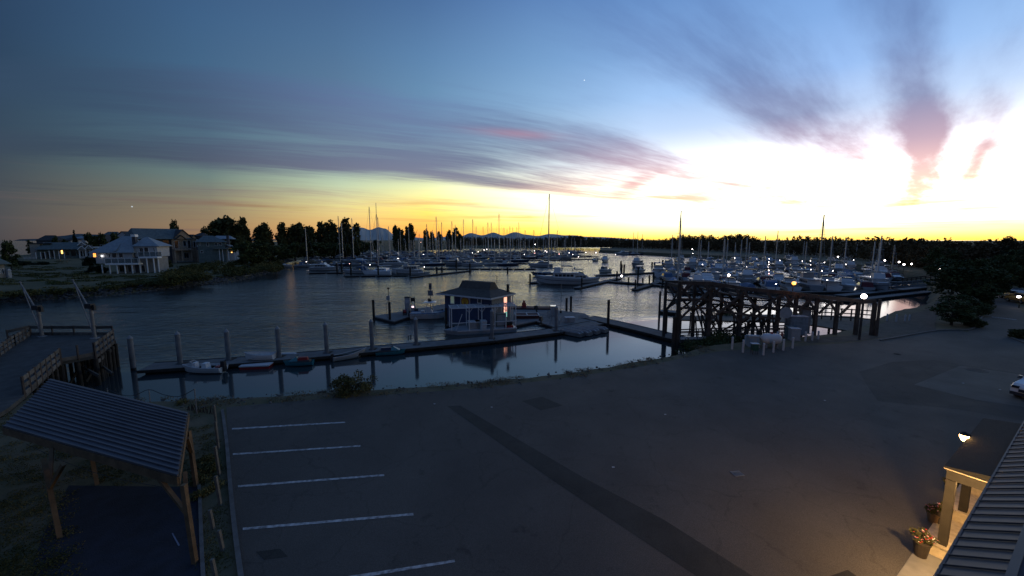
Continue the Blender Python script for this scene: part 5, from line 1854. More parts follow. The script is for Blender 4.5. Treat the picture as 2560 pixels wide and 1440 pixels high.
# pumps, reels, sign and posts on the fuel dock
M_pump = mat('pump_grey', (0.24, 0.26, 0.28), .5, var=.08)
p = G(1020, 782, .5)
t = thing('fuel_pump', 'tall pale fuel pump cabinet at left of the workboat', 'fuel pump', p, .1, 'fuel pumps on the dock')
MB().box(-.5, .45, -.35, .35, 0, 2.9).build('cabinet', M_pump, t)
MB().box(-.55, .5, -.4, .4, 2.9, 3.0).build('top', M_woodk, t)
MB().box(-.35, .3, -.37, -.352, 1.9, 2.5).build('panel', M_fascia, t)
p = G(1033, 783, .5)
t = thing('fuel_pump', 'dark fuel pump with small lit display beside the pale one', 'fuel pump', p, .1, 'fuel pumps on the dock')
MB().box(-.4, .4, -.3, .3, 0, 1.5).build('cabinet', M_pump, t)
MB().box(-.38, -.28, -.1, .1, 1.5, 3.0).box(.28, .38, -.1, .1, 1.5, 3.0).box(-.38, .38, -.1, .1, 2.2, 2.9).build('frame', M_woodk, t)
MB().box(-.2, .2, -.33, -.302, 1.1, 1.4).build('display', mat('pump_display', (.8, .6, .6), .5, emit=(1, .7, .75), estr=1.6), t)
MB().path([(.4, -.1, 1.2), (.7, -.2, .6), (.6, -.2, .3), (.35, -.3, .9)], .035).build('hose', M_rubber, t)
for x, y, lab in ((1012, 787, 'red hose reel at the foot of the pale fuel pump'), (1041, 784, 'black hose reel right of the fuel pumps')):
    p = G(x, y, .5)
    t = thing('hose_reel', lab, 'hose reel', p, .3, 'hose reels by the pumps')
    m = MB()
    for sx_ in (-.28, .28):
        n = 14
        vs = [(sx_ - .03, math.cos(i * 6.283 / n) * .55, .6 + math.sin(i * 6.283 / n) * .55) for i in range(n)] + [(sx_ + .03, math.cos(i * 6.283 / n) * .55, .6 + math.sin(i * 6.283 / n) * .55) for i in range(n)]
        m.add(vs, [tuple(range(n)), tuple(range(2 * n - 1, n - 1, -1))] + [(i, n + i, n + (i + 1) % n, (i + 1) % n) for i in range(n)])
    m.build('flange', M_rubber, t)
    MB().tube((-.25, 0, .6), (.25, 0, .6), .38, .38, 12).build('hose', M_red if x < 1020 else M_rubber, t)
    MB().box(-.35, .35, -.3, .3, 0, .1).box(-.36, -.32, -.05, .05, .1, .6).box(.32, .36, -.05, .05, .1, .6).build('stand', M_woodk, t)
p = G(1077, 775, .5)
t = thing('dock_sign', 'sign post with narrow upright board above a square notice', 'sign', p, 0)
zA, zB, zC, zD = [H(1077, y, p.y).z - .5 for y in (708, 724, 726, 739)]
MB().tube((0, .08, 0), (0, .08, zA - .1), .06, .06, 8).build('post', M_woodk, t)
m_sg = mat('sign_dark_blue', (0.03, 0.04, 0.07), .5)
b1 = MB().box(-.28, .28, -.04, .02, zB, zA).build('board', m_sg, t)
b2 = MB().box(-.5, .5, -.04, .02, zD, zC).build('board', m_sg, t)
MB().box(-.46, .46, -.055, -.042, zD + .05, zC - .05).build('face', mat('sign_grey', (0.15, .16, .18), .5), b2)


def text(word, size, m, parent, loc, rot=(math.pi / 2, 0, 0), name='lettering', extr=.004):
    cu = bpy.data.curves.new(name, 'FONT')
    cu.body = word; cu.size = size; cu.align_x = 'CENTER'; cu.align_y = 'CENTER'; cu.extrude = extr
    cu.materials.append(m)
    o = bpy.data.objects.new(name, cu)
    COL.objects.link(o)
    bpy.context.view_layer.update()
    me = bpy.data.meshes.new_from_object(o.evaluated_get(bpy.context.evaluated_depsgraph_get()))
    q = bpy.data.objects.new(name, me)
    COL.objects.link(q)
    bpy.data.objects.remove(o)
    q.parent = parent; q.location = loc; q.rotation_euler = rot
    return q


text('NO', .36, M_fascia, b1, (0, -.05, zA - .3))
text('5', .36, M_fascia, b1, (0, -.05, zB + .3))
text('SLOW', .26, m_sg, b2, (0, -.06, zC - .22))
text('WAKE', .26, m_sg, b2, (0, -.06, zD + .22))
p = G(975, 798, .5)
t = thing('lamp_post', 'thin dark post with small head and junction box at left of the fuel dock', 'post', p, 0)
zt = H(972, 719, p.y).z - .5
MB().tube((0, 0, 0), (-.1, 0, zt - .2), .06, .05, 7).build('pole', M_woodk, t)
MB().taper(-.3, .12, -.12, .12, zt - .25, zt, .05, .05, .03).build('head', M_woodk, t)
MB().box(-.42, .12, -.2, .1, zt - 2.1, zt - 1.4).build('junction_box', M_pump, t)
MB().path([(-.1, -.1, zt - 2.1), (-.5, -.1, zt - 2.8), (-.45, -.1, .5), (-.1, -.2, .1)], .03).build('hose', M_rubber, t)

# white workboat with T-top, alongside
p = G(1074, 796, 0)
r = thing('workboat', 'white open workboat with T-top and centre console beside the fuel dock', 'boat', (p.x, p.y, 0), .06)
h, d, st, rows = hull_mb(6.6, 2.2, 1.0, sheer=.3, stern=.9, full=2.6)
h.build('hull', M_hull, r); d.build('deck', M_deck, r)
st2 = MB()
for k in range(7):
    a, b = -3.0 + k * .72, -3.0 + k * .72 + .5
    y = -(2.2 / 2 * .97)
    st2.box(a, b, y - .06, y + .03, .72 + k * .02, .95 + k * .02)
st2.build('hull_panel', M_canvas4, r)
MB().path([(-3.3, -1.02, 1.08), (-1, -1.13, 1.1), (1, -1.08, 1.15), (2.4, -.6, 1.25), (3.4, 0, 1.34)], .07).path([(-3.3, 1.02, 1.08), (-1, 1.13, 1.1), (1, 1.08, 1.15), (2.4, .6, 1.25), (3.4, 0, 1.34)], .07).build('gunwale', M_canvas, r)
c_ = MB().taper(-.5, .6, -.42, .42, .95, 2.1, .05, .3, .05).build('console', M_hull, r)
MB().taper(.28, .5, -.38, .38, 1.7, 2.35, .02, .12, .03).build('windscreen', M_glass, c_)
tt = MB()
for a in (-.45, .7):
    for s_ in (-1, 1):
        tt.tube((a, s_ * .5, .9), (a * .9, s_ * .55, 2.95), .035, n=6)
tt.build('frame', M_mast, r)
MB().taper(-1.0, 1.2, -.85, .85, 2.95, 3.05, .1, .1, .1).build('top', M_hull, r)
MB().tube((0, 0, 3.0), (0, 0, 3.9), .02, n=5).ball((.2, .2, 3.25), .22).box(-.2, .1, -.1, .1, 3.05, 3.6).build('electronics', M_woodk, r)
MB().taper(-3.7, -3.25, -.35, .35, .3, 1.5, .1, .1, .08).build('outboard_motor', M_rubber, r)
MB().box(-1.5, -.9, -.4, .4, .95, 1.45).build('seat', M_deck, r)

# canopy barge with white pipe frame
A_, B_ = G(1128, 836, .2), G(1292, 826, .2)
dv = (B_ - A_); Lb = dv.length
r = thing('canopy_barge', 'flat work barge carrying a white pipe frame and pale tubs', 'boat', A_, math.atan2(dv.y, dv.x))
MB().add([(-1.0, 1.3, .45), (.9, -.1, .45), (Lb, -.1, .45), (Lb, 3.2, .45), (.9, 3.0, .45), (-.5, 1.3, -.4), (1.1, .1, -.5), (Lb - .1, 0, -.5), (Lb - .1, 3.1, -.5), (1.1, 2.9, -.5)],
         [(0, 1, 2, 3, 4), (9, 8, 7, 6, 5), (0, 5, 6, 1), (1, 6, 7, 2), (2, 7, 8, 3), (3, 8, 9, 4), (4, 9, 5, 0)]).build('hull', M_hull2, r)
MB().box(.9, Lb, -.13, -.02, .3, .47).box(.9, Lb, 3.1, 3.22, .3, .47).build('rub_rail', M_fascia, r)
zr = H(1130, 772, A_.y).z - .2
zr2 = zr
pipe = mat('white_pipe', (0.5, 0.5, 0.51), .5, var=.05)
xs = [0.1, Lb * .27, Lb * .46, Lb * .66, Lb * .83, Lb * .985]
for x in xs:
    for y in (0.05, 3.0):
        q = MB().tube((x, y, .45), (x, y, zr), .075, .075, 6)
        q.build('upright', pipe, r)
        if 0 < xs.index(x) < 5 and y < 1:
            MB().tube((x, y, zr - .75), (x - .55, y, zr - .02), .035, n=5).tube((x, y, zr - .75), (x + .55, y, zr - .02), .035, n=5).build('brace', pipe, r)
for y in (.05, 1.0, 2.0, 3.0):
    MB().tube((0, y, zr), (Lb, y, zr), .075, .075, 6).build('roof_pipe', pipe, r)
for k in range(9):
    x = Lb * k / 8
    MB().tube((x, .05, zr + .06), (x, 3.0, zr + .06), .055, n=6).build('roof_pipe', pipe, r)
for x0, x1, z in ((.1, Lb * .46, 1.6), (Lb * .46, Lb * .66, 1.15), (Lb * .66, Lb, 1.5)):
    MB().tube((x0, .05, z), (x1, .05, z), .055, n=6).build('hand_rail', pipe, r)
MB().tube((Lb * .08, .3, .5), (Lb * .17, .3, 2.9), .05, n=6).build('ladder', pipe, r)
for x, w, lab in ((Lb * .29, 1.4, 'pale rectangular tub on the left half of the canopy barge'), (Lb * .40, 1.3, 'second pale tub beside the first on the canopy barge')):
    q = r.matrix_world
    M = Matrix.Translation(A_) @ Matrix.Rotation(math.atan2(dv.y, dv.x), 4, 'Z')
    wp = M @ Vector((x, .7, .46))
    t = thing('tub', lab, 'tub', wp, math.atan2(dv.y, dv.x), 'tubs on the canopy barge')
    MB().taper(-.1, w + .1, -.1, 1.2, 0.0, 1.0, -.08, -.08, -.06).build('shell', M_canvas4, t)
    MB().box(-.2, w + .2, -.18, 1.28, 1.0, 1.1).build('rim', M_fascia, t)
M = Matrix.Translation(A_) @ Matrix.Rotation(math.atan2(dv.y, dv.x), 4, 'Z')
t = thing('equipment_box', 'grey-green cabinet standing inside the right half of the canopy barge', 'box', M @ Vector((Lb * .71, 1.2, .46)), math.atan2(dv.y, dv.x))
MB().box(0, 1.5, 0, 1.2, 0, 2.0).build('shell', M_wall_g, t)
MB().box(.1, 1.4, -.02, -.001, .2, 1.8).build('door', M_pump, t)
t = thing('winch', 'rusty red winch at the right end of the canopy barge', 'winch', M @ Vector((Lb * .89, .6, .46)), 0.3)
MB().box(-.6, .6, -.4, .4, 0, .3).build('base', M_red, t)
MB().tube((-.5, 0, .65), (.5, 0, .65), .33, .33, 10).build('drum', M_rubber, t)

# maroon work skiff and clutter
p = G(1317, 800, 0)
r = thing('work_float', 'maroon box-shaped work float with pale rim right of the station', 'work float', (p.x, p.y, 0), .05)
MB().taper(-1.9, 1.9, -1.2, 1.2, -.4, 1.0, -.15, -.15, -.1).build('hull', mat('maroon_hull', (.06, .02, .02), .8, var=.3), r)
MB().box(-2.1, 2.1, -1.35, -1.2, 1.0, 1.1).box(-2.1, 2.1, 1.2, 1.35, 1.0, 1.1).box(-2.1, -1.95, -1.2, 1.2, 1.0, 1.1).box(1.95, 2.1, -1.2, 1.2, 1.0, 1.1).box(-.07, .07, -1.2, 1.2, 1.0, 1.1).build('rim', M_fascia, r)
MB().tube((.3, -1.2, .2), (.3, -1.25, -1.0), .06).build('pole', M_woodk, r)
p = G(1310, 771, .5)
r = thing('barge', 'low maroon barge behind the station with small deckhouse', 'boat', (p.x, p.y, 0), -.06)
MB().taper(-2.6, 5.6, -1.1, 1.3, -.3, .75, -.1, -.3, -.1).build('hull', mat('maroon_hull', (.06, .02, .02)), r)
MB().taper(-.5, .5, -.4, .5, .75, 1.7, .15, .15, .1).box(-.2, .2, -.2, .2, 1.7, 2.1).build('deckhouse', M_red, r)
MB().tube((3.0, 0, .75), (3.0, 0, 1.9), .03).tube((4.4, -.3, .9), (5.6, .2, .95), .06).build('fitting', M_woodk, r)
for i, (x, y, a, lab) in enumerate([(1340, 782, .6, 'black outboard motor tilted up beside the equipment racks'), (1352, 812, 1.1, 'black outboard motor on the near edge of the equipment racks')]):
    p = G(x, y, .5)
    t = thing('outboard_motor', lab, 'outboard motor', p, a, 'outboard motors on the fuel dock')
    MB().taper(-.35, .35, -.25, .25, .7, 1.35, .08, .15, .06).build('cowl', M_rubber, t)
    MB().beam((0, 0, .75), (.25, 0, .05), .18).box(-.15, .5, -.03, .03, .0, .1).build('shaft', M_rubber, t)
    MB().box(-.3, .3, -.2, .2, 0, .06).build('stand', M_woodk, t)
for i, (x, y, w, dd, hh, lab) in enumerate([(1356, 803, 1.6, 1.0, 1.0, 'leftmost pipe rack in the equipment clutter'), (1372, 796, 1.3, 1.0, 1.3, 'tall pipe rack behind the white-topped cabinet'), (1375, 812, 1.5, .8, .7, 'low pipe rack at the near dock edge'),
                                        (1402, 806, 1.3, .9, .8, 'pipe rack right of the steel piling'), (1447, 797, 1.6, .8, .5, 'rightmost low pipe rack near the float corner')]):
    p = G(x, y, .5)
    t = thing('pipe_rack', lab, 'rack', p, random.uniform(-.2, .3), 'pipe racks on the fuel dock')
    for sx_ in (0, w):
        MB().path([(sx_, 0, 0), (sx_, 0, hh), (sx_, dd, hh), (sx_, dd, 0)], .03, 5).build('leg', M_steel, t)
    for z in (hh * .35, hh * .7, hh):
        MB().tube((0, 0, z), (w, 0, z), .025, n=5).tube((0, dd, z), (w, dd, z), .025, n=5).build('rail', M_steel, t)
p = G(1383, 789, .5)
t = thing('cabinet', 'grey utility cabinet with bright white top beside the steel piling', 'cabinet', p, .05)
MB().box(-.45, .45, -.3, .3, 0, 1.75).build('body', M_pump, t)
MB().box(-.5, .5, -.35, .35, 1.75, 1.85).build('top', mat('self_glowing_white_top', (.8, .8, .78), .5, emit=(1, .95, .8), estr=.5), t)  # brightness put in as a weak glow; the top is no lamp
p = G(1424, 805, .5)
t = thing('storage_box', 'pale storage box on the float near the corner', 'box', p, .1)
MB().box(-.75, .75, -.4, .4, 0, .75).build('body', M_pump, t)
MB().box(-.8, .8, -.45, .45, .75, .85).build('lid', M_fascia, t)
p = G(1402, 782, .5)
t = thing('flag_pole', 'thin grey pole rising from the fuel dock toward the trawlers', 'pole', p, 0)
zt = H(1404, 699, p.y).z - .5
MB().tube((0, 0, 0), (0.05, 0, zt), .05, .04, 6).build('pole', M_steel, t)
MB().lathe([(.18, 0), (.18, .25), (.07, .5)], 8).build('base', M_woodk, t)
for x, y, lab in ((1021, 851, 'left of two short bollards on the float edge'), (1027, 850, 'right of two short bollards on the float edge'), (702, 872, 'dark post with white top right of the fourth piling')):
    p = G(x, y, .5)
    t = thing('float_post', lab, 'post', p, 0, 'short posts on the float')
    MB().tube((0, 0, 0), (0, 0, .55), .06, .05, 6).ball((0, 0, .62), .09, 6, 5).build('post', M_woodk, t)
for k, (x0, y0, x1, y1) in enumerate([(1404, 826, 1457, 841), (1424, 823, 1477, 838), (1445, 820, 1497, 834), (1467, 817, 1518, 830)]):
    a, b = G(x0, y0, .45), G(x1, y1, .15)
    dd = b - a
    t = thing('drive_on_float', 'ribbed grey drive-on float, %s from the left beside the corner' % ORD[k], 'float', a, math.atan2(dd.y, dd.x), 'drive-on floats at the corner')
    L_ = dd.length
    MB().taper(0, L_, -.62, .62, -.35, .12, -.02, .1, .06).build('body', M_dockc, t)
    MB().taper(.1, L_ - .2, -.6, -.3, .12, .34, .05, .4, .1).taper(.1, L_ - .2, .3, .6, .12, .34, .05, .4, .1).build('bunk', M_steel, t)

# ------------------------------------------------------------------ small boats at the long float


def small_boat(label, x0, x1, y, B, Hd, flip, hm, group='small boats tied to the long float', name='skiff', sheer=.35, full=2.2, stern=.85, rim=None, off=0.0, thw=3, dinner=None):
    a, b = G(x0, y, 0), G(x1, y + off, 0)
    d = b - a
    L = d.length
    c = (a + b) / 2
    r = thing(name, label, 'boat', (c.x, c.y, 0), math.atan2(d.y, d.x) + (math.pi if flip else 0), group)
    mb, dk, st, rows = hull_mb(L, B, Hd, sheer=sheer, stern=stern, full=full, draft=.12)
    # open hull: outer skin, inner skin, floor
    mb.f = mb.f[:-1] + [mb.f[-1]]
    mb.build('hull', hm, r)
    inn = MB()
    iv = []
    for q in rows:
        x, yb, z = q[3]
        iv += [(x * .97, yb * .86, z + .005), (x * .93, yb * .62, .12 + .25 * max(0, x / L)), (x * .93, -yb * .62, .12 + .25 * max(0, x / L)), (x * .97, -yb * .86, z + .005)]
    n = len(rows)
    fs = []
    for i in range(n - 1):
        for k_ in range(3):
            fs.append((i * 4 + k_, i * 4 + k_ + 1, i * 4 + 5 + k_, i * 4 + 4 + k_))
    fs.append((0, 3, 2, 1))
    inn.add(iv, fs).build('inside', dinner or M_deck, r)
    g = MB()
    for s in (1, -1):
        pts = [(q[3][0], q[3][1] * .93 * s, q[3][2] + .02) for q in rows]
        g.path(pts, .045, 5)
    g.build('gunwale', rim or M_fascia, r)
    for k_ in range(thw):
        x = -L * .28 + L * .26 * k_
        w = B * .42 * (1 - .25 * k_ / 2)
        MB().box(x - .12, x + .12, -w, w, Hd * .62, Hd * .70).build('thwart', M_wood if hm is not M_hull else M_fascia, r)
    return r, L


r, L = small_boat('white skiff with console, seats and black outboard at the left', 464, 560, 931, 1.65, .62, True, M_hull, full=1.9, stern=.9, thw=2)
MB().taper(-L * .56, -L * .44, -.2, .2, .15, 1.25, .05, .05, .05).build('outboard_motor', M_rubber, r)
MB().taper(-L * .12, L * .02, -.35, .35, .3, 1.05, .1, .05, .05).build('seat', M_canvas4, r)
MB().taper(L * .18, L * .28, -.3, .3, .4, 1.1, .02, .1, .05).build('console', M_hull, r)
MB().path([(L * .2, -.3, 1.0), (L * .3, -.3, 1.25), (L * .3, .3, 1.25), (L * .2, .3, 1.0)], .03).build('rail', M_mast, r)
MB().box(-L * .38, -L * .28, -.5, 0, .35, .65).build('fuel_tank', M_red, r)
r, L = small_boat('white rowing dinghy lying on top of a red-sided float', 609, 680, 914, 1.45, .62, True, M_hull, sheer=.5, full=2.0, thw=2, off=-3)
r.location.z = .42
r.location.y += .55
a, b = G(607, 920, 0), G(679, 917, 0)
t = thing('raft', 'low float with red sides and white top under the dinghy', 'float', (a + b) / 2, math.atan2((b - a).y, (b - a).x))
Lr = (b - a).length
MB().taper(-Lr / 2, Lr / 2, -.7, .9, -.15, .30, 0, 0, .0).build('side', M_red, t)
MB().box(-Lr / 2 - .03, Lr / 2 + .03, -.73, .93, .30, .42).build('top', M_fascia, t)
r, L = small_boat('slender white rowing boat with black motor between two pilings', 832, 912, 903, 1.35, .5, False, M_hull, sheer=1.0, full=1.8, off=-13, dinner=M_wall_g)
MB().taper(-L * .56, -L * .46, -.16, .16, .1, .85, .04, .04, .04).build('outboard_motor', M_rubber, r)
for i, (x0, x1, y, sh, lab) in enumerate([(712, 784, 916, M_red, 'teal jet ski with a red seat left of the fifth piling'), (940, 1012, 889, M_hull3, 'teal and black jet ski right of the sixth piling')]):
    a, b = G(x0, y, 0), G(x1, y - 4, 0)
    c_ = (a + b) / 2
    r = thing('jet_ski', lab, 'jet ski', (c_.x, c_.y, .05), math.atan2((b - a).y, (b - a).x) + math.pi * (i == 0), 'jet skis at the long float')
    teal = mat('teal_gelcoat', (0.03, 0.16, 0.20), .3, var=.1)
    L_ = (b - a).length * .98
    h, d, st, rows = hull_mb(L_, 1.15, .42, sheer=.45, stern=.85, full=2.0, draft=.12)
    h.build('hull', teal, r)
    MB().taper(-L_ * .42, L_ * .30, -.42, .42, .40, .60, .05, .5, .12).build('deck', M_rubber, r)
    MB().taper(-L_ * .34, L_ * .05, -.2, .2, .58, .92, .1, .15, .04).build('seat', sh, r)
    MB().taper(L_ * .02, L_ * .34, -.34, .34, .55, 1.0, .15, .75, .2).build('fairing', teal, r)
    MB().path([(L_ * .04, -.42, 1.08), (L_ * .1, 0, 1.0), (L_ * .04, .42, 1.08)], .035).build('handlebar', M_rubber, r)
p = G(719, 884, .5)
t = thing('board', 'pale board lying on the float behind the jet ski', 'board', p, .05)
MB().taper(-.9, 1.0, -.22, .22, .0, .08, .1, .1, .05).build('board', M_fascia, t)

# ------------------------------------------------------------------ timber frame over the gangways, right
M_fr = mat('old_dark_timber', (0.060, 0.047, 0.040), .9, var=.35, scale=1.5, bump=.4)
base0, base1 = Vector((G(1694, 878, 0).x, G(1694, 878, 0).y)), Vector((G(2184, 838, LOT).x, G(2184, 838, LOT).y))
org = Vector((base0.x, base0.y, 0))
tf = thing('timber_trestle', 'tall weathered timber frame with crossed braces above the gangways', 'timber frame', org, math.atan2(base1.y - base0.y, base1.x - base0.x))
TL = (base1 - base0).length
ang = math.atan2(base1.y - base0.y, base1.x - base0.x)
ux, uy = math.cos(ang), math.sin(ang)


def tlx(px):                 # distance along the frame where a photo column crosses it
    rx = ray(px, 790)
    det = ux * (-rx.y) - uy * (-rx.x)
    return (-org.x * (-rx.y) + org.y * (-rx.x)) / det


def tz(px, py):
    t_ = tlx(px)
    return H(px, py, org.y + uy * t_).z


tops = {1694: 707, 1734: 711, 1774: 708, 1812: 717, 1851: 721, 1900: 726, 1944: 730, 1987: 731, 2039: 741, 2091: 748, 2143: 752, 2184: 754}
cols = sorted(tops)
DEP = 5.5
for x in cols:
    X = tlx(x)
    zt = tz(x, tops[x])
    main = x in (1694, 1774, 1851, 1944, 1987, 2039, 2091, 2143, 2184)
    for y in ((0, DEP) if x < 2100 else (0,)):
        zb = -2 if x < 2000 else LOT - .3
        if not main and y == 0:
            continue
        MB().beam((X, y, zb), (X, y, zt - (.17 if y == 0 else .6)), .34 if main else .24).build('post', M_fr, tf)
    if main and x < 2100:
        MB().beam((X + .18, -.5, zt - .45), (X + .18, DEP + .6, zt - .75), .22, .4).build('cross_beam', M_fr, tf)
seq = [1694, 1774, 1851, 1944, 2039, 2143, 2184]
for y in (-.06, DEP + .06):
    for a, b in zip(seq, seq[1:]):
        if y > 1 and a > 2040:
            continue
        MB().beam((tlx(a), y, tz(a, tops[a]) - (.0 if y < 1 else .5)), (tlx(b) - .02, y, tz(b, tops[b]) - (.0 if y < 1 else .5)), .30, .42).build('top_beam', M_fr, tf)
for a, b, dz, wy in ((1694, 1774, 2.0, -.22), (1774, 1851, 2.0, -.22), (1851, 1944, 2.0, -.22), (1694, 1774, 3.1, -.22), (1944, 2039, 1.6, -.22), (1774, 1944, 3.3, -.23)):
    MB().beam((tlx(a), wy, tz(a, tops[a]) - dz), (tlx(b), wy, tz(b, tops[b]) - dz), .12, .26).build('girt', M_fr, tf)
br = [(1694, .4, 1774, 4.6), (1694, 4.6, 1774, .4), (1774, .4, 1851, 4.4), (1774, 4.4, 1851, .4), (1851, .3, 1900, 3.0), (1851, 3.9, 1944, .3), (1944, 2.2, 1910, .2), (1944, 2.2, 1980, .2), (1987, 2.2, 1955, .2), (1987, 2.2, 2020, .2),
      (2039, 2.0, 2005, .2), (2039, 2.0, 2070, .2), (2091, 1.9, 2062, .2), (2091, 1.9, 2120, .2), (1694, 1.6, 1715, .1), (1774, 1.8, 1755, .1), (1774, 1.8, 1795, .1), (1851, 1.8, 1830, .1)]
tk = sorted(tops.items())
tpy = lambda x: float(np.interp(x, [k[0] for k in tk], [k[1] for k in tk]))
for n_, (a, da_, b, db_) in enumerate(br):
    for y in (-.30, DEP + .2):
        if y > 1 and n_ > 6: continue
        MB().beam((tlx(a), y - .01 * (n_ % 2) * 20, tz(a, tpy(a)) - da_), (tlx(b), y - .01 * (n_ % 2) * 20, tz(b, tpy(b)) - db_), .12, .26).build('brace', M_fr, tf)
# plank walkway high in the frame, its rail, extra struts of the back row
for a, b in ((1774, 1851), (1851, 1944), (1944, 1987)):
    MB().slab([(tlx(a) + .2, .25, tz(a, tpy(a)) - .95), (tlx(b) - .2, .25, tz(b, tpy(b)) - .95), (tlx(b) - .2, DEP - .25, tz(b, tpy(b)) - 1.05), (tlx(a) + .2, DEP - .25, tz(a, tpy(a)) - 1.05)], .14).build('walkway', M_fr, tf)
for a, b in zip([1694, 1734, 1774, 1812, 1851, 1900, 1944, 1987, 2039], [1734, 1774, 1812, 1851, 1900, 1944, 1987, 2039, 2091]):
    for dz in (1.9, 3.0):
        MB().beam((tlx(a), DEP + .3, tz(a, tpy(a)) - dz), (tlx(b), DEP + .3, tz(b, tpy(b)) - dz), .1, .2).build('girt', M_fr, tf)
    if b < 2000:
        MB().beam((tlx(a), DEP + .42, tz(a, tpy(a)) - 4.6), (tlx(b), DEP + .42, tz(b, tpy(b)) - 2.9), .12, .24).build('brace', M_fr, tf)
for k in range(30):
    x = random.uniform(tlx(1700), tlx(1980))
    MB().beam((x, random.uniform(.4, DEP - .4), random.uniform(.2, 2)), (x + random.uniform(-1.2, 1.2), random.uniform(.4, DEP - .4), random.uniform(3.2, 4.8)), .12, .18).build('strut', M_fr, tf)
# crossbars of the depth direction
for x in (1694, 1774, 1851):
    MB().beam((tlx(x) + .3, 0, tz(x, tpy(x)) - .6), (tlx(x) + .3, DEP, tz(x, tpy(x)) - 4.2), .12, .24).beam((tlx(x) + .44, DEP, tz(x, tpy(x)) - .9), (tlx(x) + .44, 0, tz(x, tpy(x)) - 4.2), .12, .24).build('brace', M_fr, tf)

# pier deck with rail fence beyond the frame
P = [G(x, y, 2.2) for x, y in [(1700, 800), (1985, 806), (2192, 838), (2180, 800), (2140, 792), (1985, 786), (1700, 790)]]
c = P[0]
pd = thing('pier_deck', 'pale timber pier deck behind the frame, fenced on the basin side', 'pier', (c.x, c.y, 0), 0)
MB().prism([(p.x - c.x, p.y - c.y) for p in P], 2.05, 2.25).build('deck', M_wood, pd)
for k in range(14):
    q = P[6].lerp(P[4], k / 13) + Vector((0, -.3, 0))
    MB().tube((q.x - c.x, q.y - c.y, -1.5), (q.x - c.x, q.y - c.y, 2.05), .17, .17, 7).build('pile', M_fr, pd)
fl = [G(x, y, 2.25) for x, y in [(1985, 793), (2039, 797), (2091, 800), (2143, 803), (2178, 806)]]
ff = thing('rail_fence', 'dark three-rail fence with the glowing basin behind it', 'fence', (fl[0].x, fl[0].y, 2.25), 0)
for a, b in zip(fl, fl[1:]):
    a, b = a - fl[0], b - fl[0]
    for z in (.45, 1.05, 1.65):
        MB().beam((a.x, a.y, z), (b.x, b.y, z), .06, .15).build('rail', M_fr, ff)
for k in range(9):
    q = fl[0].lerp(fl[4], k / 8) - fl[0]
    MB().beam((q.x, q.y + .06, -.2), (q.x, q.y + .06, 1.8), .13).build('post', M_fr, ff)


def gangway(name, label, a, b, width, zhand=1.05, bays=9, m=None, deckm=None, lower=True):
    a, b = Vector(a), Vector(b)
    d = b - a
    L = math.hypot(d.x, d.y)
    t = thing(name, label, 'gangway', (a.x, a.y, a.z), math.atan2(d.y, d.x))
    dz = d.z
    f = lambda s: dz * s / L
    MB().slab([(0, -width / 2, 0), (L, -width / 2, dz), (L, width / 2, dz), (0, width / 2, 0)], .1).build('deck', deckm or M_wood, t)
    for s in (-1, 1):
        y = s * width / 2
        MB().beam((0, y, -.22), (L, y, dz - .22), .14, .34).build('stringer', m or M_wood, t)
        MB().beam((0, y, zhand), (L, y, dz + zhand), .1, .14).build('hand_rail', m or M_wood, t)
        MB().beam((0, y, zhand * .55), (L, y, dz + zhand * .55), .06, .12).build('mid_rail', m or M_wood, t)
        for k in range(bays + 1):
            x = .06 + (L - .12) * k / bays
            MB().beam((x, y + .07 * s, f(x) - .2), (x, y + .07 * s, f(x) + zhand + .05), .09).build('post', m or M_wood, t)
    return t


gangway('gangway', 'long railed gangway from the land down to the dark float', G(1698, 846, .75), G(1975, 838, LOT + .1), 1.5, bays=11, m=M_fr, deckm=mat('gangway_deck', (.26, .26, .28), .8))
gangway('gangway', 'railed gangway reaching from the shore wood to the right docks', G(2250, 706, .8), G(2345, 696, 3.0), 1.6, bays=8, m=M_fr)
gangway('gangway', 'white railed gangway at the left end of the basin docks', G(2222, 718, .8), G(2330, 709, 3.0), 1.4, bays=8, m=M_steel)

# tank, cabinets, bollards on the land
t = thing('propane_tank', 'pale horizontal propane tank on two saddles behind the bollards', 'tank', G(1900, 868, LOT), -.12)
mb = MB()
pr_ = [(0, .02), (.12, .35), (.3, .52), (.5, .58), (1.6, .58), (1.8, .52), (1.98, .35), (2.1, .02)]
n = 14
vs, fs = [], []
for x, r_ in pr_:
    for i in range(n):
        a = 6.2832 * i / n
        vs.append((x, r_ * math.cos(a), .95 + r_ * math.sin(a)))
for k in range(len(pr_) - 1):
    for i in range(n):
        fs.append((k * n + i, k * n + (i + 1) % n, (k + 1) * n + (i + 1) % n, (k + 1) * n + i))
mb.add(vs, fs)
mb.build('shell', M_hull, t, smooth=True)
for x in (.45, 1.55):
    MB().box(x - .08, x + .08, -.4, .4, 0, .5).build('saddle', M_steel, t)
MB().lathe([(.14, 1.5), (.14, 1.68), (.04, 1.72)], 8, cx=1.05).build('valve_cap', M_red, t)
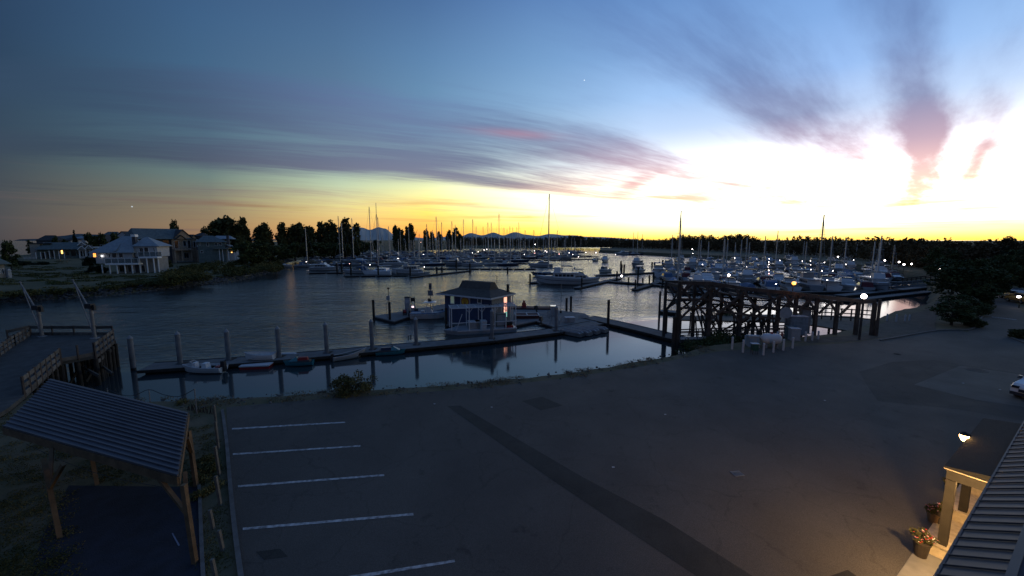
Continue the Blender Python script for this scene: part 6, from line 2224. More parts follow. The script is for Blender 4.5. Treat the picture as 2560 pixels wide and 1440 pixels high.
for i, (x, y, w, d, h, m_, lab, sub) in enumerate([
        (1872, 868, 1.0, .7, 1.15, M_pump, 'grey utility box left of the propane tank', 'door'),
        (1977, 852, .95, .7, 1.35, M_pump, 'white electrical box in front of the blue-grey cabinet', 'door'),
        (1974, 838, 1.9, 1.0, 2.25, mat('blue_grey_cabinet', (.13, .17, .21), .6), 'large blue-grey cabinet with white top behind the white box', 'door'),
        (2002, 834, .95, .8, 3.0, M_steel, 'tall narrow steel cabinet rising behind the blue-grey one', 'door'),
        (1966, 845, .7, .5, 1.3, M_wall_g, 'small green cabinet left of the large blue-grey one', 'door')]):
    t = thing('utility_cabinet', lab, 'cabinet', G(x, y, LOT), -.15, 'utility cabinets by the gangway')
    MB().box(0, w, 0, d, .08, h).build('body', m_, t)
    MB().box(-.05, w + .05, -.05, d + .05, h, h + .07).build('top', M_fascia if i in (1, 2) else m_, t)
    MB().box(.08, w - .08, -.03, -.001, .2, h - .15).build('door', m_, t)
    MB().box(-.08, w + .08, -.08, d + .08, 0, .079).build('plinth', M_conc, t)
t = thing('bin', 'dark green box on thin legs in front of the propane tank', 'box', G(1881, 886, LOT), -.1)
MB().box(0, .55, 0, .45, .35, 1.05).build('body', mat('bottle_green', (.015, .06, .05), .6), t)
MB().box(-.1, .65, -.05, .5, 1.05, 1.09).build('top', M_fascia, t)
for x, y in ((.03, .03), (.5, .03), (.03, .4), (.5, .4)):
    MB().beam((x, y, 0), (x, y, .35), .04).build('leg', M_woodk, t)
t = thing('round_sign', 'round grey disc on a post left of the steel cabinet', 'sign', G(1960, 842, LOT), -.2)
zc = H(1960, 782, G(1960, 842, LOT).y).z - LOT
n = 20
vs = [(math.cos(i * 6.283 / n) * .66, -.03, zc + math.sin(i * 6.283 / n) * .66) for i in range(n)] + [(math.cos(i * 6.283 / n) * .66, .03, zc + math.sin(i * 6.283 / n) * .66) for i in range(n)]
MB().add(vs, [tuple(range(n)), tuple(range(2 * n - 1, n - 1, -1))] + [(i, n + i, n + (i + 1) % n, (i + 1) % n) for i in range(n)]).build('disc', M_pump, t)
MB().tube((0, .1, 0), (0, .1, zc), .05, .05, 7).build('post', M_steel, t)
t = thing('fire_hydrant', 'small red standpipe between the tank and the cabinets', 'standpipe', G(1954, 847, LOT), 0)
MB().lathe([(.12, 0), (.12, .1), (.09, .12), (.09, .6), (.11, .65), (.05, .8)], 8).build('body', M_red, t)
MB().tube((-.2, 0, .5), (.2, 0, .5), .05, n=7).build('outlet', M_red, t)
for i, (x, t_, b, lab) in enumerate([(1830, 842, 873, 'white bollard at the far left, by the dark bushes'), (1857, 849, 881, 'front white bollard left of the utility box'), (1863, 838, 860, 'white bollard hidden behind the left front one'),
        (1908, 858, 888, 'white bollard in front of the propane tank'), (1933, 853, 881, 'white bollard at the right end of the propane tank'), (1942, 829, 862, 'tall white bollard behind the tank'),
        (1958, 848, 876, 'white bollard between tank and white box'), (1981, 843, 871, 'white bollard in front of the white box'), (2013, 829, 853, 'white bollard right of the large cabinet'),
        (2030, 829, 851, 'white bollard in the gap under the frame'), (2045, 827, 848, 'rightmost white bollard before the lamp post'), (2194, 787, 800, 'far bollard just right of the dark frame post'),
        (2217, 784, 802, 'second far bollard by the basin shore'), (2240, 786, 804, 'third far bollard by the basin shore'), (2262, 787, 803, 'fourth far bollard by the basin shore'), (2273, 787, 801, 'last far bollard by the basin shore')]):
    p = G(x, b, LOT)
    zt = max(.8, H(x, t_, p.y).z - LOT)
    t = thing('bollard', lab, 'bollard', p, 0, 'white bollards by the shore')
    MB().lathe([(.10, -.1), (.10, zt - .06), (.07, zt - .01), (.01, zt)], 10).build('post', M_fascia, t)
# lamp posts of this corner
t = thing('lamp_post', 'dark post with a round white globe beside the rail fence', 'lamp', G(2143, 848, LOT), 0)
zt = H(2140, 740, G(2143, 848, LOT).y).z - LOT
MB().tube((0, -.25, -.1), (0, -.25, zt - .3), .13, .11, 8).build('pole', M_fr, t)
MB().ball((0, -.25, zt), .27, 12, 8).build('globe', M_dlamp, t)
t = thing('sodium_lamp', 'bright orange lamp on the top beam of the timber frame', 'lamp', (org.x + ux * tlx(1970), org.y + uy * tlx(1970) - .4, tz(1970, 727)), 0)
MB().tube((0, 0, 0), (0, 0, .65), .05, n=6).taper(-.2, .2, -.15, .15, .65, .8, .05, .05, .03).build('bracket', M_woodk, t)
MB().ball((0, -.1, .98), .22, 10, 7).build('bulb', M_slamp, t)
t = thing('shore_post', 'thick dark post standing at the right end of the pier', 'post', G(2190, 840, LOT), 0)
MB().tube((0, 0, -.2), (0, 0, H(2190, 748, G(2190, 840, LOT).y).z - LOT), .17, .15, 8).build('post', M_fr, t)
# bank brambles
lobes = []
for px, py, s in [(1730, 862, .8), (1775, 862, .9), (1800, 862, .9), (1835, 856, .7), (1760, 852, .9), (1790, 855, 1.1), (1820, 850, 1.0), (1845, 846, .8), (1870, 845, .7), (1740, 866, .6), (1720, 876, .5), (1780, 792, 1.0), (1820, 790, 1.1), (1850, 792, .8), (1800, 845, 1.2), (1700, 884, .4)]:
    for k in range(7):
        g = G(px + random.uniform(-14, 14), py + random.uniform(-5, 5), 1.9)
        lobes.append((g.x, g.y, random.uniform(1.0, 2.1), s, s, s * .7))
o = quads_mesh('brambles', blob_points(15000, lobes), np.random.uniform(.08, .2, 15000), M_leaf, upbias=.2)
tag(o, 'dark bramble thicket on the bank under the gangway', 'brambles', kind='stuff')

# round bush, stone and dry grass at the near shore
r = thing('shrub', 'round olive green bush on the near shore by the water', 'shrub', G(878, 984, LOT), 0)
lo = [(random.uniform(-1.3, 1.5), random.uniform(-.7, .7), random.uniform(.1, 1.3) * (1 - abs(k / 30 - .5) * .3), .38, .38, .34) for k in range(34)]
lo = [l for l in lo if (l[0] / 1.9) ** 2 + (l[2] / 1.6) ** 2 < 1]
quads_mesh('foliage', blob_points(4200, lo), np.random.uniform(.05, .12, 4200), M_leaf2, r)
mb = MB()
for k in range(9):
    a = k * .7
    mb.tube((0, 0, -.1), (math.cos(a) * .9, math.sin(a) * .5, 1.1), .03, .015, 5)
mb.build('stem', M_bark, r)
o = rock_mesh('rock', [(0, 0, 0)], M_rock, .38, .4)
g = G(803, 984, LOT - .15); o.location = g
tag(o, 'single grey boulder on the shore left of the bush', 'rock')
pts, cs = [], []
for i in range(1400):
    k = random.uniform(12, len(near_crest) * .45)
    a = near_crest[int(k)]
    pts.append((a.x + random.uniform(-.3, .3), a.y + random.uniform(-1.3, .6), LOT + random.uniform(-.05, .05) - max(0, 0)))
tag(rock_mesh('shore_stones', [(p[0], p[1], p[2] - .02) for p in pts[:420]], M_rock, .05, .13), 'small stones scattered along the near shore edge', 'stones', kind='stuff')
lobes = [(p[0], p[1], LOT + .01, .5, .35, random.choice((.03, .04, .10))) for p in pts if mnoise.noise(Vector((p[0] * .3, p[1] * .3, 4))) > -.12]
tag(quads_mesh('dry_grass', blob_points(16000, lobes), np.random.uniform(.02, .07, 16000), mat('dry_grass', (0.09, 0.075, 0.04), .9, scale=.6, rgb2=(0.18, 0.145, 0.085), spec=.1), upbias=0), 'dry grass tufts fringing the near shore', 'grass', kind='stuff')

# ------------------------------------------------------------------ woods round the harbour
top_x = [1130, 1160, 1250, 1330, 1400, 1435, 1500, 1580, 1640, 1670, 1690, 1720, 1732, 1745, 1752, 1760, 1770, 1780, 1790, 1800, 1812, 1850, 1872, 1890, 1900, 1950, 1980, 2000, 2040, 2090, 2130, 2200, 2280, 2340, 2400, 2440, 2490, 2510, 2560, 2800]
top_y = [582, 590, 592, 594, 591, 587, 593, 594, 598, 595, 590, 582, 582, 592, 582, 582, 592, 582, 590, 598, 586, 582, 582, 590, 598, 597, 590, 588, 590, 589, 592, 592, 593, 593, 594, 594, 595, 592, 592, 590]
base_x = [1130, 1300, 1500, 1650, 1800, 1930, 2100, 2200, 2250, 2300, 2340, 2380, 2480, 2560, 2800]
base_y = [614, 616, 619, 623, 629, 634, 645, 655, 663, 672, 682, 692, 700, 702, 704]
lobes, near_l, far_l = [], [], []
px = 1130.0
while px < 2760:
    by = float(np.interp(px, base_x, base_y))
    ty = float(np.interp(px, top_x, top_y))
    g = G(px, by, LOT)
    d = g.y
    for row in range(3):
        dd = d * (1 + row * .09) + random.uniform(0, 6)
        q = H(px + random.uniform(-4, 4), ty, dd)
        hh = (q.z - LOT) * (1, .95, .8)[row == 0 and 2 or row - 1] * random.uniform(.86, 1.03)
        hh = max(hh, 4)
        m = mpp(q)
        wdt = max(2.2, hh * .30)
        con = random.random() < (.35 if px > 1950 else .12)
        z = hh * .12
        while z < hh:
            t = z / hh
            w = wdt * ((1 - t) * .8 + .1 if con else math.sin(math.pi * (.18 + .72 * t)))
            s_ = w * .62
            tgt = near_l if dd < 200 else far_l
            tgt.append((q.x + random.uniform(-w, w) * .7, dd + random.uniform(-w, w) * .6, LOT + z, s_, s_, max(.5, hh * .09)))
            if not con:
                tgt.append((q.x + random.uniform(-w, w) * .9, dd + random.uniform(-w, w) * .6, LOT + z * .95, s_, s_, max(.5, hh * .09)))
            z += hh * .10
    px += max(4.0, 2.2 / mpp(g)) * random.uniform(.8, 1.3)
M_wd = mat('wood_foliage', (0.085, 0.056, 0.030), .85, scale=.05, rgb2=(0.12, 0.09, 0.045), spec=.15)
tag(quads_mesh('woods', blob_points(90000, far_l), np.random.uniform(.6, 1.5, 90000), M_wd), 'dark tree belt along the far side of the marina against the sunset', 'woods', kind='stuff')
tag(quads_mesh('woods', blob_points(70000, near_l), np.random.uniform(.3, .8, 70000), M_wd), 'dark wood rising behind the shore at the right', 'woods', kind='stuff')
# grass strip of the breakwater at the foot of the belt
strip = [G(x, y, LOT) for x, y in zip(base_x[2:11], base_y[2:11])]
gs = strip + [G(x, y + dy, LOT) for x, y, dy in [(2335, 690, 0), (2280, 679, 0), (2200, 667, 0), (2100, 656, 0), (1930, 644, 0), (1800, 638, 0), (1650, 631, 0), (1500, 624.5, 0)]]
sheet('grass', gs, LOT + .02, mat('breakwater_grass', (0.060, 0.058, 0.030), .95, scale=.08, rgb2=(0.11, 0.095, 0.05), bump=.4, bscale=2))

# nearer trees and shrubs at the right, each a thing of its own
for i, (px, by, ty, w, knd, lab) in enumerate([
        (2378, 813, 744, 82, 'round', 'small round dark tree with several thin stems beside the path'), (2412, 800, 735, 60, 'round', 'dark round tree right of the small multi-stemmed one'),
        (2405, 772, 655, 110, 'round', 'large dark tree filling the corner above the path'), (2452, 766, 640, 90, 'round', 'tall dark tree left of the road'),
        (2482, 748, 632, 70, 'round', 'dark tree leaning over the road, left side'), (2380, 735, 640, 80, 'round', 'dark tree behind the shore lamp'),
        (2535, 712, 618, 70, 'round', 'dark tree right of the road above the parked cars'), (2570, 735, 610, 90, 'round', 'dark tree cut by the right edge'), (2500, 712, 612, 60, 'conifer', 'dark conifer at the end of the road'),
        (2350, 700, 612, 60, 'round', 'dark tree behind the gangway head')]):
    g = G(px, by, LOT)
    tree('tree', knd, 7 + i % 3, (g.x, g.y, LOT - .1), H(px, ty, g.y).z - LOT, w * mpp(g), lab, 'trees at the right shore', m=M_leaf if knd == 'round' else M_leaf3, n=4200, size=.30)
for i, (px, by, w, h, lab) in enumerate([(2420, 812, 34, 1.6, 'leafy shrub bed at the left edge of the road'), (2448, 790, 34, 2.2, 'green shrub at the road bend, left side'), (2462, 770, 26, 2.6, 'tall shrub under the dark road tree'),
                                  (2552, 845, 30, 1.1, 'low shrub by the right edge of the picture'), (2440, 818, 24, 1.1, 'low shrub at the corner of the kerb')]):
    g = G(px, by, LOT)
    m = mpp(g)
    r = thing('shrub', lab, 'shrub', (g.x, g.y, LOT), 0, 'shrubs at the right road')
    L = w * m / 2
    lo = [(random.uniform(-L, L), random.uniform(-L, L) * .5, random.uniform(.1, h * .8), .5, .45, .35) for k in range(26)]
    quads_mesh('foliage', blob_points(2200, lo), np.random.uniform(.08, .2, 2200), M_leaf2, r)

# street lamps at right
for x, y, z, b, lab in ((2348, 673, 6.0, 706, 'large bright white lamp at the gangway head under the wood'), (2373, 665, 6.0, 700, 'small dim lamp right of the large bright one'), (2513, 718, 5.4, 742, 'white street lamp at the end of the road'), (2547, 742, 5.0, 770, 'white street lamp by the parked cars, right edge')):
    d = G(x, b, LOT).y
    q = H(x, y, d)
    t = thing('street_lamp', lab, 'lamp', (q.x, q.y, LOT), 0, 'street lamps at the right shore')
    hh = q.z - LOT
    MB().tube((0.3, 0, 0), (0.3, 0, hh + .2), .07, .05, 6).beam((.3, 0, hh + .2), (0, 0, hh + .15), .06).build('pole', M_woodk, t)
    MB().ball((0, 0, hh), .34 if x == 2348 else .16 if x == 2373 else .24, 8, 6, .7).build('globe', M_dlamp, t)

# ------------------------------------------------------------------ vehicles
M_carw = mat('white_car_paint', (0.55, 0.56, 0.57), .25, var=.03, spec=.6)
M_cark = mat('dark_car_paint', (0.03, 0.033, 0.04), .25, var=.05, spec=.6)
M_cary = mat('lamplit_car_paint', (0.30, 0.14, 0.03), .3, var=.05, spec=.6)  # orange lamp light is put into the body colour
M_tyre = mat('tyre', (0.012, 0.012, 0.013), .8)


def make_car(name, label, paint, loc, rz, group=None, low=None):
    """+x is the front"""
    r = thing(name, label, 'car', loc, rz, group)
    prof = [(-2.3, .45), (-2.35, 1.0), (-2.25, 1.25), (-1.9, 1.80), (.35, 1.82), (1.05, 1.25), (2.0, 1.08), (2.3, .85), (2.32, .45)]
    n = len(prof)
    mb = MB()
    vs = []
    for s, ins in ((-1, 0), (1, 0)):
        for x, z in prof:
            y = .93 - (.14 if z > 1.4 else 0)
            vs.append((x, s * y, z))
    mb.add(vs, [tuple(range(n)), tuple(range(2 * n - 1, n - 1, -1))] + [(i, n + i, n + (i + 1) % n, (i + 1) % n) for i in range(n)])
    mb.build('body', paint, r, bevel=.05)
    MB().box(-2.38, 2.36, -.9, .9, .28, .5).build('sill', low or M_cark, r)
    MB().add([(1.02, -.80, 1.28), (1.02, .80, 1.28), (.42, .72, 1.77), (.42, -.72, 1.77), (.98, -.78, 1.26), (.98, .78, 1.26), (.38, .70, 1.75), (.38, -.70, 1.75)], [(0, 1, 2, 3), (7, 6, 5, 4), (0, 4, 5, 1), (2, 6, 7, 3), (0, 3, 7, 4), (1, 5, 6, 2)]).build('windscreen', M_glass, r)
    for s in (-1, 1):
        for x0, x1 in ((-1.75, -.8), (-.7, .3)):
            MB().taper(x0, x1, min(s * .86, s * .93), max(s * .86, s * .93), 1.28, 1.70, .05, .1 if x1 < 0 else .3, .0).build('side_window', M_glass, r)
        MB().taper(.75, .95, min(s * .93, s * 1.15), max(s * .93, s * 1.15), 1.22, 1.42, .02, .05, .02).build('mirror', M_cark, r)
        MB().box(2.2, 2.34, min(s * .5, s * .86), max(s * .5, s * .86), .78, .95).build('headlight', M_glass, r)
        for x in (-1.45, 1.45):
            w = MB().tube((x, s * .72, .36), (x, s * .95, .36), .36, .36, 14).build('wheel', M_tyre, r)
            MB().tube((x, s * .951, .36), (x, s * .965, .36), .21, .21, 10).build('rim', M_steel, w)
    MB().box(2.33, 2.37, -.5, .5, .55, .75).build('grille', M_cark, r)
    return r


g = G(2546, 1012, LOT)
make_car('parked_car', 'white car with black lower body cut by the right edge', M_carw, (g.x + 3.55, g.y + 1.2, LOT), math.pi + .30)
for x, y, rz, m_, lab in ((2522, 741, 1.2, M_cark, 'dark parked car nearest the road lamp'), (2533, 748, 1.2, M_carw, 'pale parked car beside the dark one'), (2552, 757, 1.2, M_cary, 'orange-lit parked car at the right edge under a lamp')):
    g = G(x, y, LOT)
    make_car('parked_car', lab, m_, (g.x, g.y, LOT), rz, 'cars parked by the road at the right edge')
for k in range(9):
    g = G(2482 + k * 7, 793 + k * .8, LOT)
    t = thing('road_stud', 'white road stud across the road, %s from the left' % ORD[k], 'road stud', (g.x, g.y, LOT + .006), 0, 'row of white road studs')
    MB().lathe([(.12, 0), (.11, .03), (.05, .055), (.01, .06)], 10).build('dome', M_fascia, t)

# kerbs, drain, covers
M_kerb = mat('kerb_concrete', (0.10, 0.098, 0.095), .9, var=.25, scale=2, bump=.3)


def kerb(pts, label, w=.16, h=.13, name='kerb'):
    P = catmull([G(*p, LOT) for p in pts], 4)
    mb = MB()
    for a, b in zip(P, P[1:]):
        mb.beam((a.x, a.y, LOT + h / 2), (b.x, b.y, LOT + h / 2), w, h)
    o = mb.build(name, M_kerb)
    return tag(o, kind='structure')


kerb([(556, 1028), (566, 1100), (573, 1180), (580, 1260), (590, 1350), (602, 1440), (615, 1530)], '')
kerb([(498, 1215), (501, 1280), (504, 1360), (508, 1440), (512, 1520)], '', .12, .08)
kerb([(2200, 852), (2330, 829), (2375, 826), (2428, 824), (2450, 800), (2470, 772), (2482, 748)], '')
kerb([(2528, 845), (2560, 858), (2620, 880)], '')
for i, (x, y, r_, lab) in enumerate([(2440, 925, .75, 'large round manhole cover in the old concrete patch'), (2243, 885, .3, 'small round cover near the right shore path')]):
    g = G(x, y, LOT + .018)
    t = thing('manhole_cover', lab, 'manhole cover', (g.x, g.y, LOT + .018), 0, 'manhole covers')
    MB().lathe([(r_, 0), (r_, .012), (r_ * .92, .016)], 24).build('cover', mat('cast_iron', (.022, .022, .024), .7, var=.3, scale=6, bump=.5), t)
    m = MB()
    for k in range(-3, 4):
        w = math.sqrt(max(0, (r_ * .8) ** 2 - (k * r_ * .22) ** 2))
        m.box(-w, w, k * r_ * .22 - .02, k * r_ * .22 + .02, .012, .022)
    m.build('grip', M_woodk, t)
g = G(1850, 1190, LOT + .012)
t = thing('drain_grate', 'pale drain grate set in the dark asphalt', 'drain', (g.x, g.y, LOT + .012), .15)
MB().box(-.24, .24, -.02, .0, 0, .02).box(-.24, .24, .36, .38, 0, .02).box(-.24, -.22, 0, .36, 0, .02).box(.22, .24, 0, .36, 0, .02).build('frame', M_steel, t)
for k in range(6):
    MB().box(-.19 + k * .07, -.165 + k * .07, 0, .36, .002, .02).build('bar', M_steel, t)
for i, (x, y) in enumerate([(2062, 1001), (1229, 1018), (1663, 1036), (1086, 1010), (2500, 974), (2408, 958), (1533, 1168)]):
    g = G(x, y, LOT + .02)
    o = MB().box(-.06, .07, -.03, .04, 0, .01).build('litter', M_fascia)
    o.location = (g.x, g.y, g.z)
    tag(o, ['scrap of pale litter right of centre on the asphalt', 'tiny scrap near the top of the dark trench patch', 'tiny scrap below the square patch', 'tiny scrap near the shore edge', 'scrap on the old concrete near the car',
            'scrap left of the manhole cover', 'tiny dark scrap in the middle of the lot'][i], 'litter', 'scraps of litter on the asphalt')

# ------------------------------------------------------------------ post fence between lot and lawn, rope barrier
GFp = 'leaning timber posts along the lot edge'
for i, (xt, yt, xb, yb) in enumerate([(533, 1013, 541, 1062), (536, 1050, 547, 1124), (533, 1116, 549, 1189), (533, 1190, 552, 1264), (519, 1275, 534, 1322), (540, 1326, 558, 1376), (522, 1398, 545, 1470)]):
    g = G(xb, yb, LOT)
    zt = H(xt, yt, g.y).z
    hh = min(1.5, max(.7, zt - LOT))
    tp = G(xt, yt, LOT + hh)
    o = MB().beam((0, 0, -.1), ((tp.x - g.x) * .5, (tp.y - g.y) * .5, hh), .10).build('fence_post', mat('grey_post_timber', (.12, .115, .10), .9, bump=.3))
    o.location = (g.x, g.y, LOT)
    tag(o, 'grey timber post, %s from the water along the lot edge' % ORD[i], 'post', GFp)
rp = [(300, 985), (335, 989), (372, 974), (410, 986), (450, 991), (485, 973)]
g0 = G(490, 1034, LOT)
t = thing('rope_barrier', 'dark rope sagging between thin posts in front of the water', 'rope barrier', (g0.x, g0.y, LOT), 0)
d0_ = g0.y
pp = [H(486, 973, d0_), H(448, 991, d0_ + .6), H(410, 987, d0_ + 1.2), H(372, 974, d0_ + 1.9), H(335, 989, d0_ + 2.6), H(300, 986, d0_ + 3.2), H(268, 972, d0_ + 3.8)]
pp = catmull(pp, 4)
MB().path([(q.x - g0.x, q.y - g0.y, q.z - LOT) for q in pp], .022, 5).build('rope', M_rubber, t)
for q in (pp[0], pp[12], pp[-1]):
    MB().tube((q.x - g0.x, q.y - g0.y, -.2), (q.x - g0.x, q.y - g0.y, q.z - LOT + .05), .035, .03, 6).build('post', M_steel, t)
t = thing('low_fence', 'short dark brush fence between shelter and lot', 'fence', G(470, 1026, LOT), 0)
A_, B_ = G(470, 1026, LOT), G(533, 1036, LOT)
for k in range(16):
    q = A_.lerp(B_, k / 15) - A_
    MB().beam((q.x, q.y, 0), (q.x + random.uniform(-.1, .1), q.y + random.uniform(-.05, .05), random.uniform(.2, .5)), .05, .03).build('stake', M_woodk, t)
# rough lawn at the lower left
lobes = []
for k in range(420):
    px, py = random.uniform(-60, 548), random.uniform(1010, 1470)
    if 172 < px < 520 and py > 1205 or px > 470 + (py - 1030) * .15 and px > 548: continue
    g = G(px, py, LOT)
    lobes.append((g.x, g.y, LOT, .5, .5, .05))
tag(quads_mesh('lawn_grass', blob_points(60000, lobes), np.random.uniform(.02, .06, 60000), mat('lawn_blades', (0.055, 0.055, 0.018), .9, scale=.5, rgb2=(0.13, 0.11, 0.045), spec=.1)), 'rough yellow-green grass around the shelter', 'grass', kind='stuff')
lobes = []
for px, py in [(525, 1150), (520, 1165), (528, 1180), (515, 1200), (522, 1225), (510, 1240), (455, 1010)]:
    g = G(px, py, LOT); lobes += [(g.x + random.uniform(-.3, .3), g.y + random.uniform(-.3, .3), LOT + .1, .3, .3, .2) for _ in range(3)]
tag(quads_mesh('weeds', blob_points(2600, lobes), np.random.uniform(.03, .09, 2600), M_leaf2), 'leafy weeds at the foot of the fence posts', 'weeds', kind='stuff')

# ------------------------------------------------------------------ picnic shelter, lower left
M_metal_roof = mat('blue_grey_metal_roof', (0.085, 0.085, 0.100), .5, metal=.15, var=.14, scale=.8, bump=.1)
vary(M_metal_roof, .82, 1.12)
M_cedar = mat('cedar_timber', (0.115, 0.072, 0.038), .8, var=.3, scale=2.5, bump=.2)
NR, FR, NL, FL = G(445, 1190, 5.75), G(470, 1030, 5.35), G(8, 1066, 5.75), G(126, 946, 5.35)
sh = thing('shelter', 'open timber shelter with ribbed metal roof on cedar posts', 'shelter', G(488, 1408, LOT), 0)
o_ = Vector(sh.location)
NR, FR, NL, FL = [v - o_ for v in (NR, FR, NL, FL)]
NP = 17
for i in range(NP):
    a, b = i / NP, (i + 1) / NP - .002
    l0, l1 = NL.lerp(FL, a), NL.lerp(FL, b)
    r0, r1 = NR.lerp(FR, a), NR.lerp(FR, b)
    MB().slab([l0, r0, r1, l1], .03).build('roof_panel', M_metal_roof, sh)
    up = Vector((0, 0, .035))
    MB().beam(l0 + up, r0 + up, .05, .07).build('roof_rib', M_metal_roof, sh)
dn = Vector((0, 0, -.2))
MB().beam(NL + dn, NR + dn, .08, .32).build('fascia', M_cedar, sh)
MB().beam(NR + dn, FR + dn, .08, .26).build('fascia', M_cedar, sh)
MB().beam(NL + dn, FL + dn, .08, .26).build('fascia', M_cedar, sh)
MB().beam(FL + dn, FR + dn, .08, .26).build('fascia', M_cedar, sh)
for k in range(1, 8):
    a, b = NL.lerp(NR, k / 8), FL.lerp(FR, k / 8)
    MB().beam(a + dn * .9, b + dn * .9, .07, .18).build('rafter', M_cedar, sh)
pb_ = [G(488, 1408, LOT), G(491, 1216, LOT), G(150, 1345, LOT), G(243, 1212, LOT)]
pt_ = [NR.lerp(NL, .03).lerp(FR, .06), FR.lerp(FL, .04).lerp(NR, .12), NL.lerp(NR, .16).lerp(FL, .06), FL.lerp(FR, .25).lerp(NL, .12)]
for k, (b, tp) in enumerate(zip(pb_, pt_)):
    b = b - o_
    bb = Vector((b.x, b.y, 0)); tt_ = Vector((b.x * .75 + tp.x * .25, b.y * .75 + tp.y * .25, tp.z - .25))
    MB().beam((bb.x, bb.y, -.1), tt_, .15).build('post', M_cedar, sh)
    e = (NL - NR).normalized() if k in (0, 1) else (NR - NL).normalized()
    pz = bb.lerp(tt_, .62)
    MB().beam(pz, tt_ + e * 1.35 + Vector((0, 0, .02)), .12).build('brace', M_cedar, sh)
    e2 = (FR - NR).normalized() if k in (0, 2) else (NR - FR).normalized()
    MB().beam(pz, tt_ + e2 * 1.0 + Vector((0, 0, .02)), .12).build('brace', M_cedar, sh)
MB().beam(pt_[0] + Vector((0, 0, -.42)), pt_[2] + Vector((0, 0, -.42)), .14, .24).build('beam', M_cedar, sh)
MB().beam(pt_[1] + Vector((0, 0, -.42)), pt_[3] + Vector((0, 0, -.42)), .14, .24).build('beam', M_cedar, sh)
wire = [pt_[2].lerp(pt_[0], k / 10) + Vector((0, -.15, -.65 - .35 * math.sin(math.pi * k / 10))) for k in range(11)]
MB().path(wire, .012, 4).build('wire', M_rubber, sh)
sheet('stall_line', [G(*p, LOT) for p in [(429, 1334), (433, 1334), (450, 1364), (446, 1366)]], LOT + .016, mat('faded_blue_line', (.12, .14, .2), .8))

# ------------------------------------------------------------------ pier with two cranes, left
M_bd = mat('grey_boards', (0.090, 0.083, 0.075), .9, var=.35, scale=2, bump=.4)
M_pdeck = mat('pier_planks', (0.045, 0.046, 0.045), .9, var=.3, scale=1.5, bump=.3)
PZ = 2.95
dk = [G(x, y, PZ) for x, y in [(151, 905), (238, 889), (286, 852), (282, 838), (78, 838), (40, 862), (-70, 940), (-70, 1075), (20, 1020), (60, 988)]]
c = dk[0]
vary(M_bd, .6, 1.25)
pier = thing('pier', 'old timber pier with fenced walkway and wide head at left', 'pier', (c.x, c.y, 0), 0)
MB().prism([(q.x - c.x, q.y - c.y) for q in dk], PZ - .28, PZ).build('deck', M_pdeck, pier)
for fr_, to_ in (((151, 905), (238, 889)), ((238, 889), (286, 852)), ((286, 852), (282, 838))):
    a, b = G(*fr_, PZ), G(*to_, PZ)
    n = max(2, int((b - a).length / 1.25))
    for k in range(n + 1):
        q = a.lerp(b, k / n)
        MB().tube((q.x - c.x, q.y - c.y, -2), (q.x - c.x + random.uniform(-.1, .1), q.y - c.y, PZ - .3), .17, .15, 8).build('pile', M_woodk, pier)
for k in range(26):
    q = G(random.uniform(70, 270), random.uniform(846, 880), PZ)
    MB().tube((q.x - c.x, q.y - c.y, -2), (q.x - c.x, q.y - c.y, PZ - .3), .16, .15, 7).build('pile', M_woodk, pier)
for k in range(8):
    q = dk[9].lerp(dk[0], k / 7)
    MB().tube((q.x - c.x, q.y - c.y - .05, -2), (q.x - c.x, q.y - c.y - .05, PZ - .3), .16, .15, 7).build('pile', M_woodk, pier)
for k, (xa_, ya_, xb_, yb_) in enumerate([(172, 960, 215, 905), (190, 905, 250, 960), (215, 950, 262, 895), (240, 900, 285, 955)]):
    a, b = G(xa_, ya_, .4), G(xb_, yb_, 1.9)
    MB().beam((a.x - c.x, a.y - c.y, .2), (b.x - c.x, b.y - c.y, 2.6), .1, .25).build('brace', M_woodk, pier)


def board_fence(label, pts, h=1.15, bay=1.35, boards=3, below=0.0, mat_=None, group='fences on the pier'):
    P = [G(x, y, PZ) for x, y in pts]
    o0 = P[0]
    t = thing('board_fence', label, 'fence', (o0.x, o0.y, PZ), 0, group)
    for a, b in zip(P, P[1:]):
        a, b = a - o0, b - o0
        L = (b - a).length
        n = max(1, round(L / bay))
        zs = np.linspace(-below + .18, h - .12, boards)
        for k in range(n + 1):
            q = a.lerp(b, k / n)
            MB().beam((q.x, q.y, -below - .1), (q.x, q.y, h + .1), .11).build('post', M_fr if mat_ is None else mat_, t)
        for k in range(n):
            p0, p1 = a.lerp(b, k / n), a.lerp(b, (k + 1) / n)
            for z in zs:
                j = random.uniform(-.03, .03)
                MB().beam((p0.x, p0.y, z + j), (p1.x, p1.y, z - j), .045, min(.34, (h + below) / boards * .72)).build('board', M_bd, t)
    return t


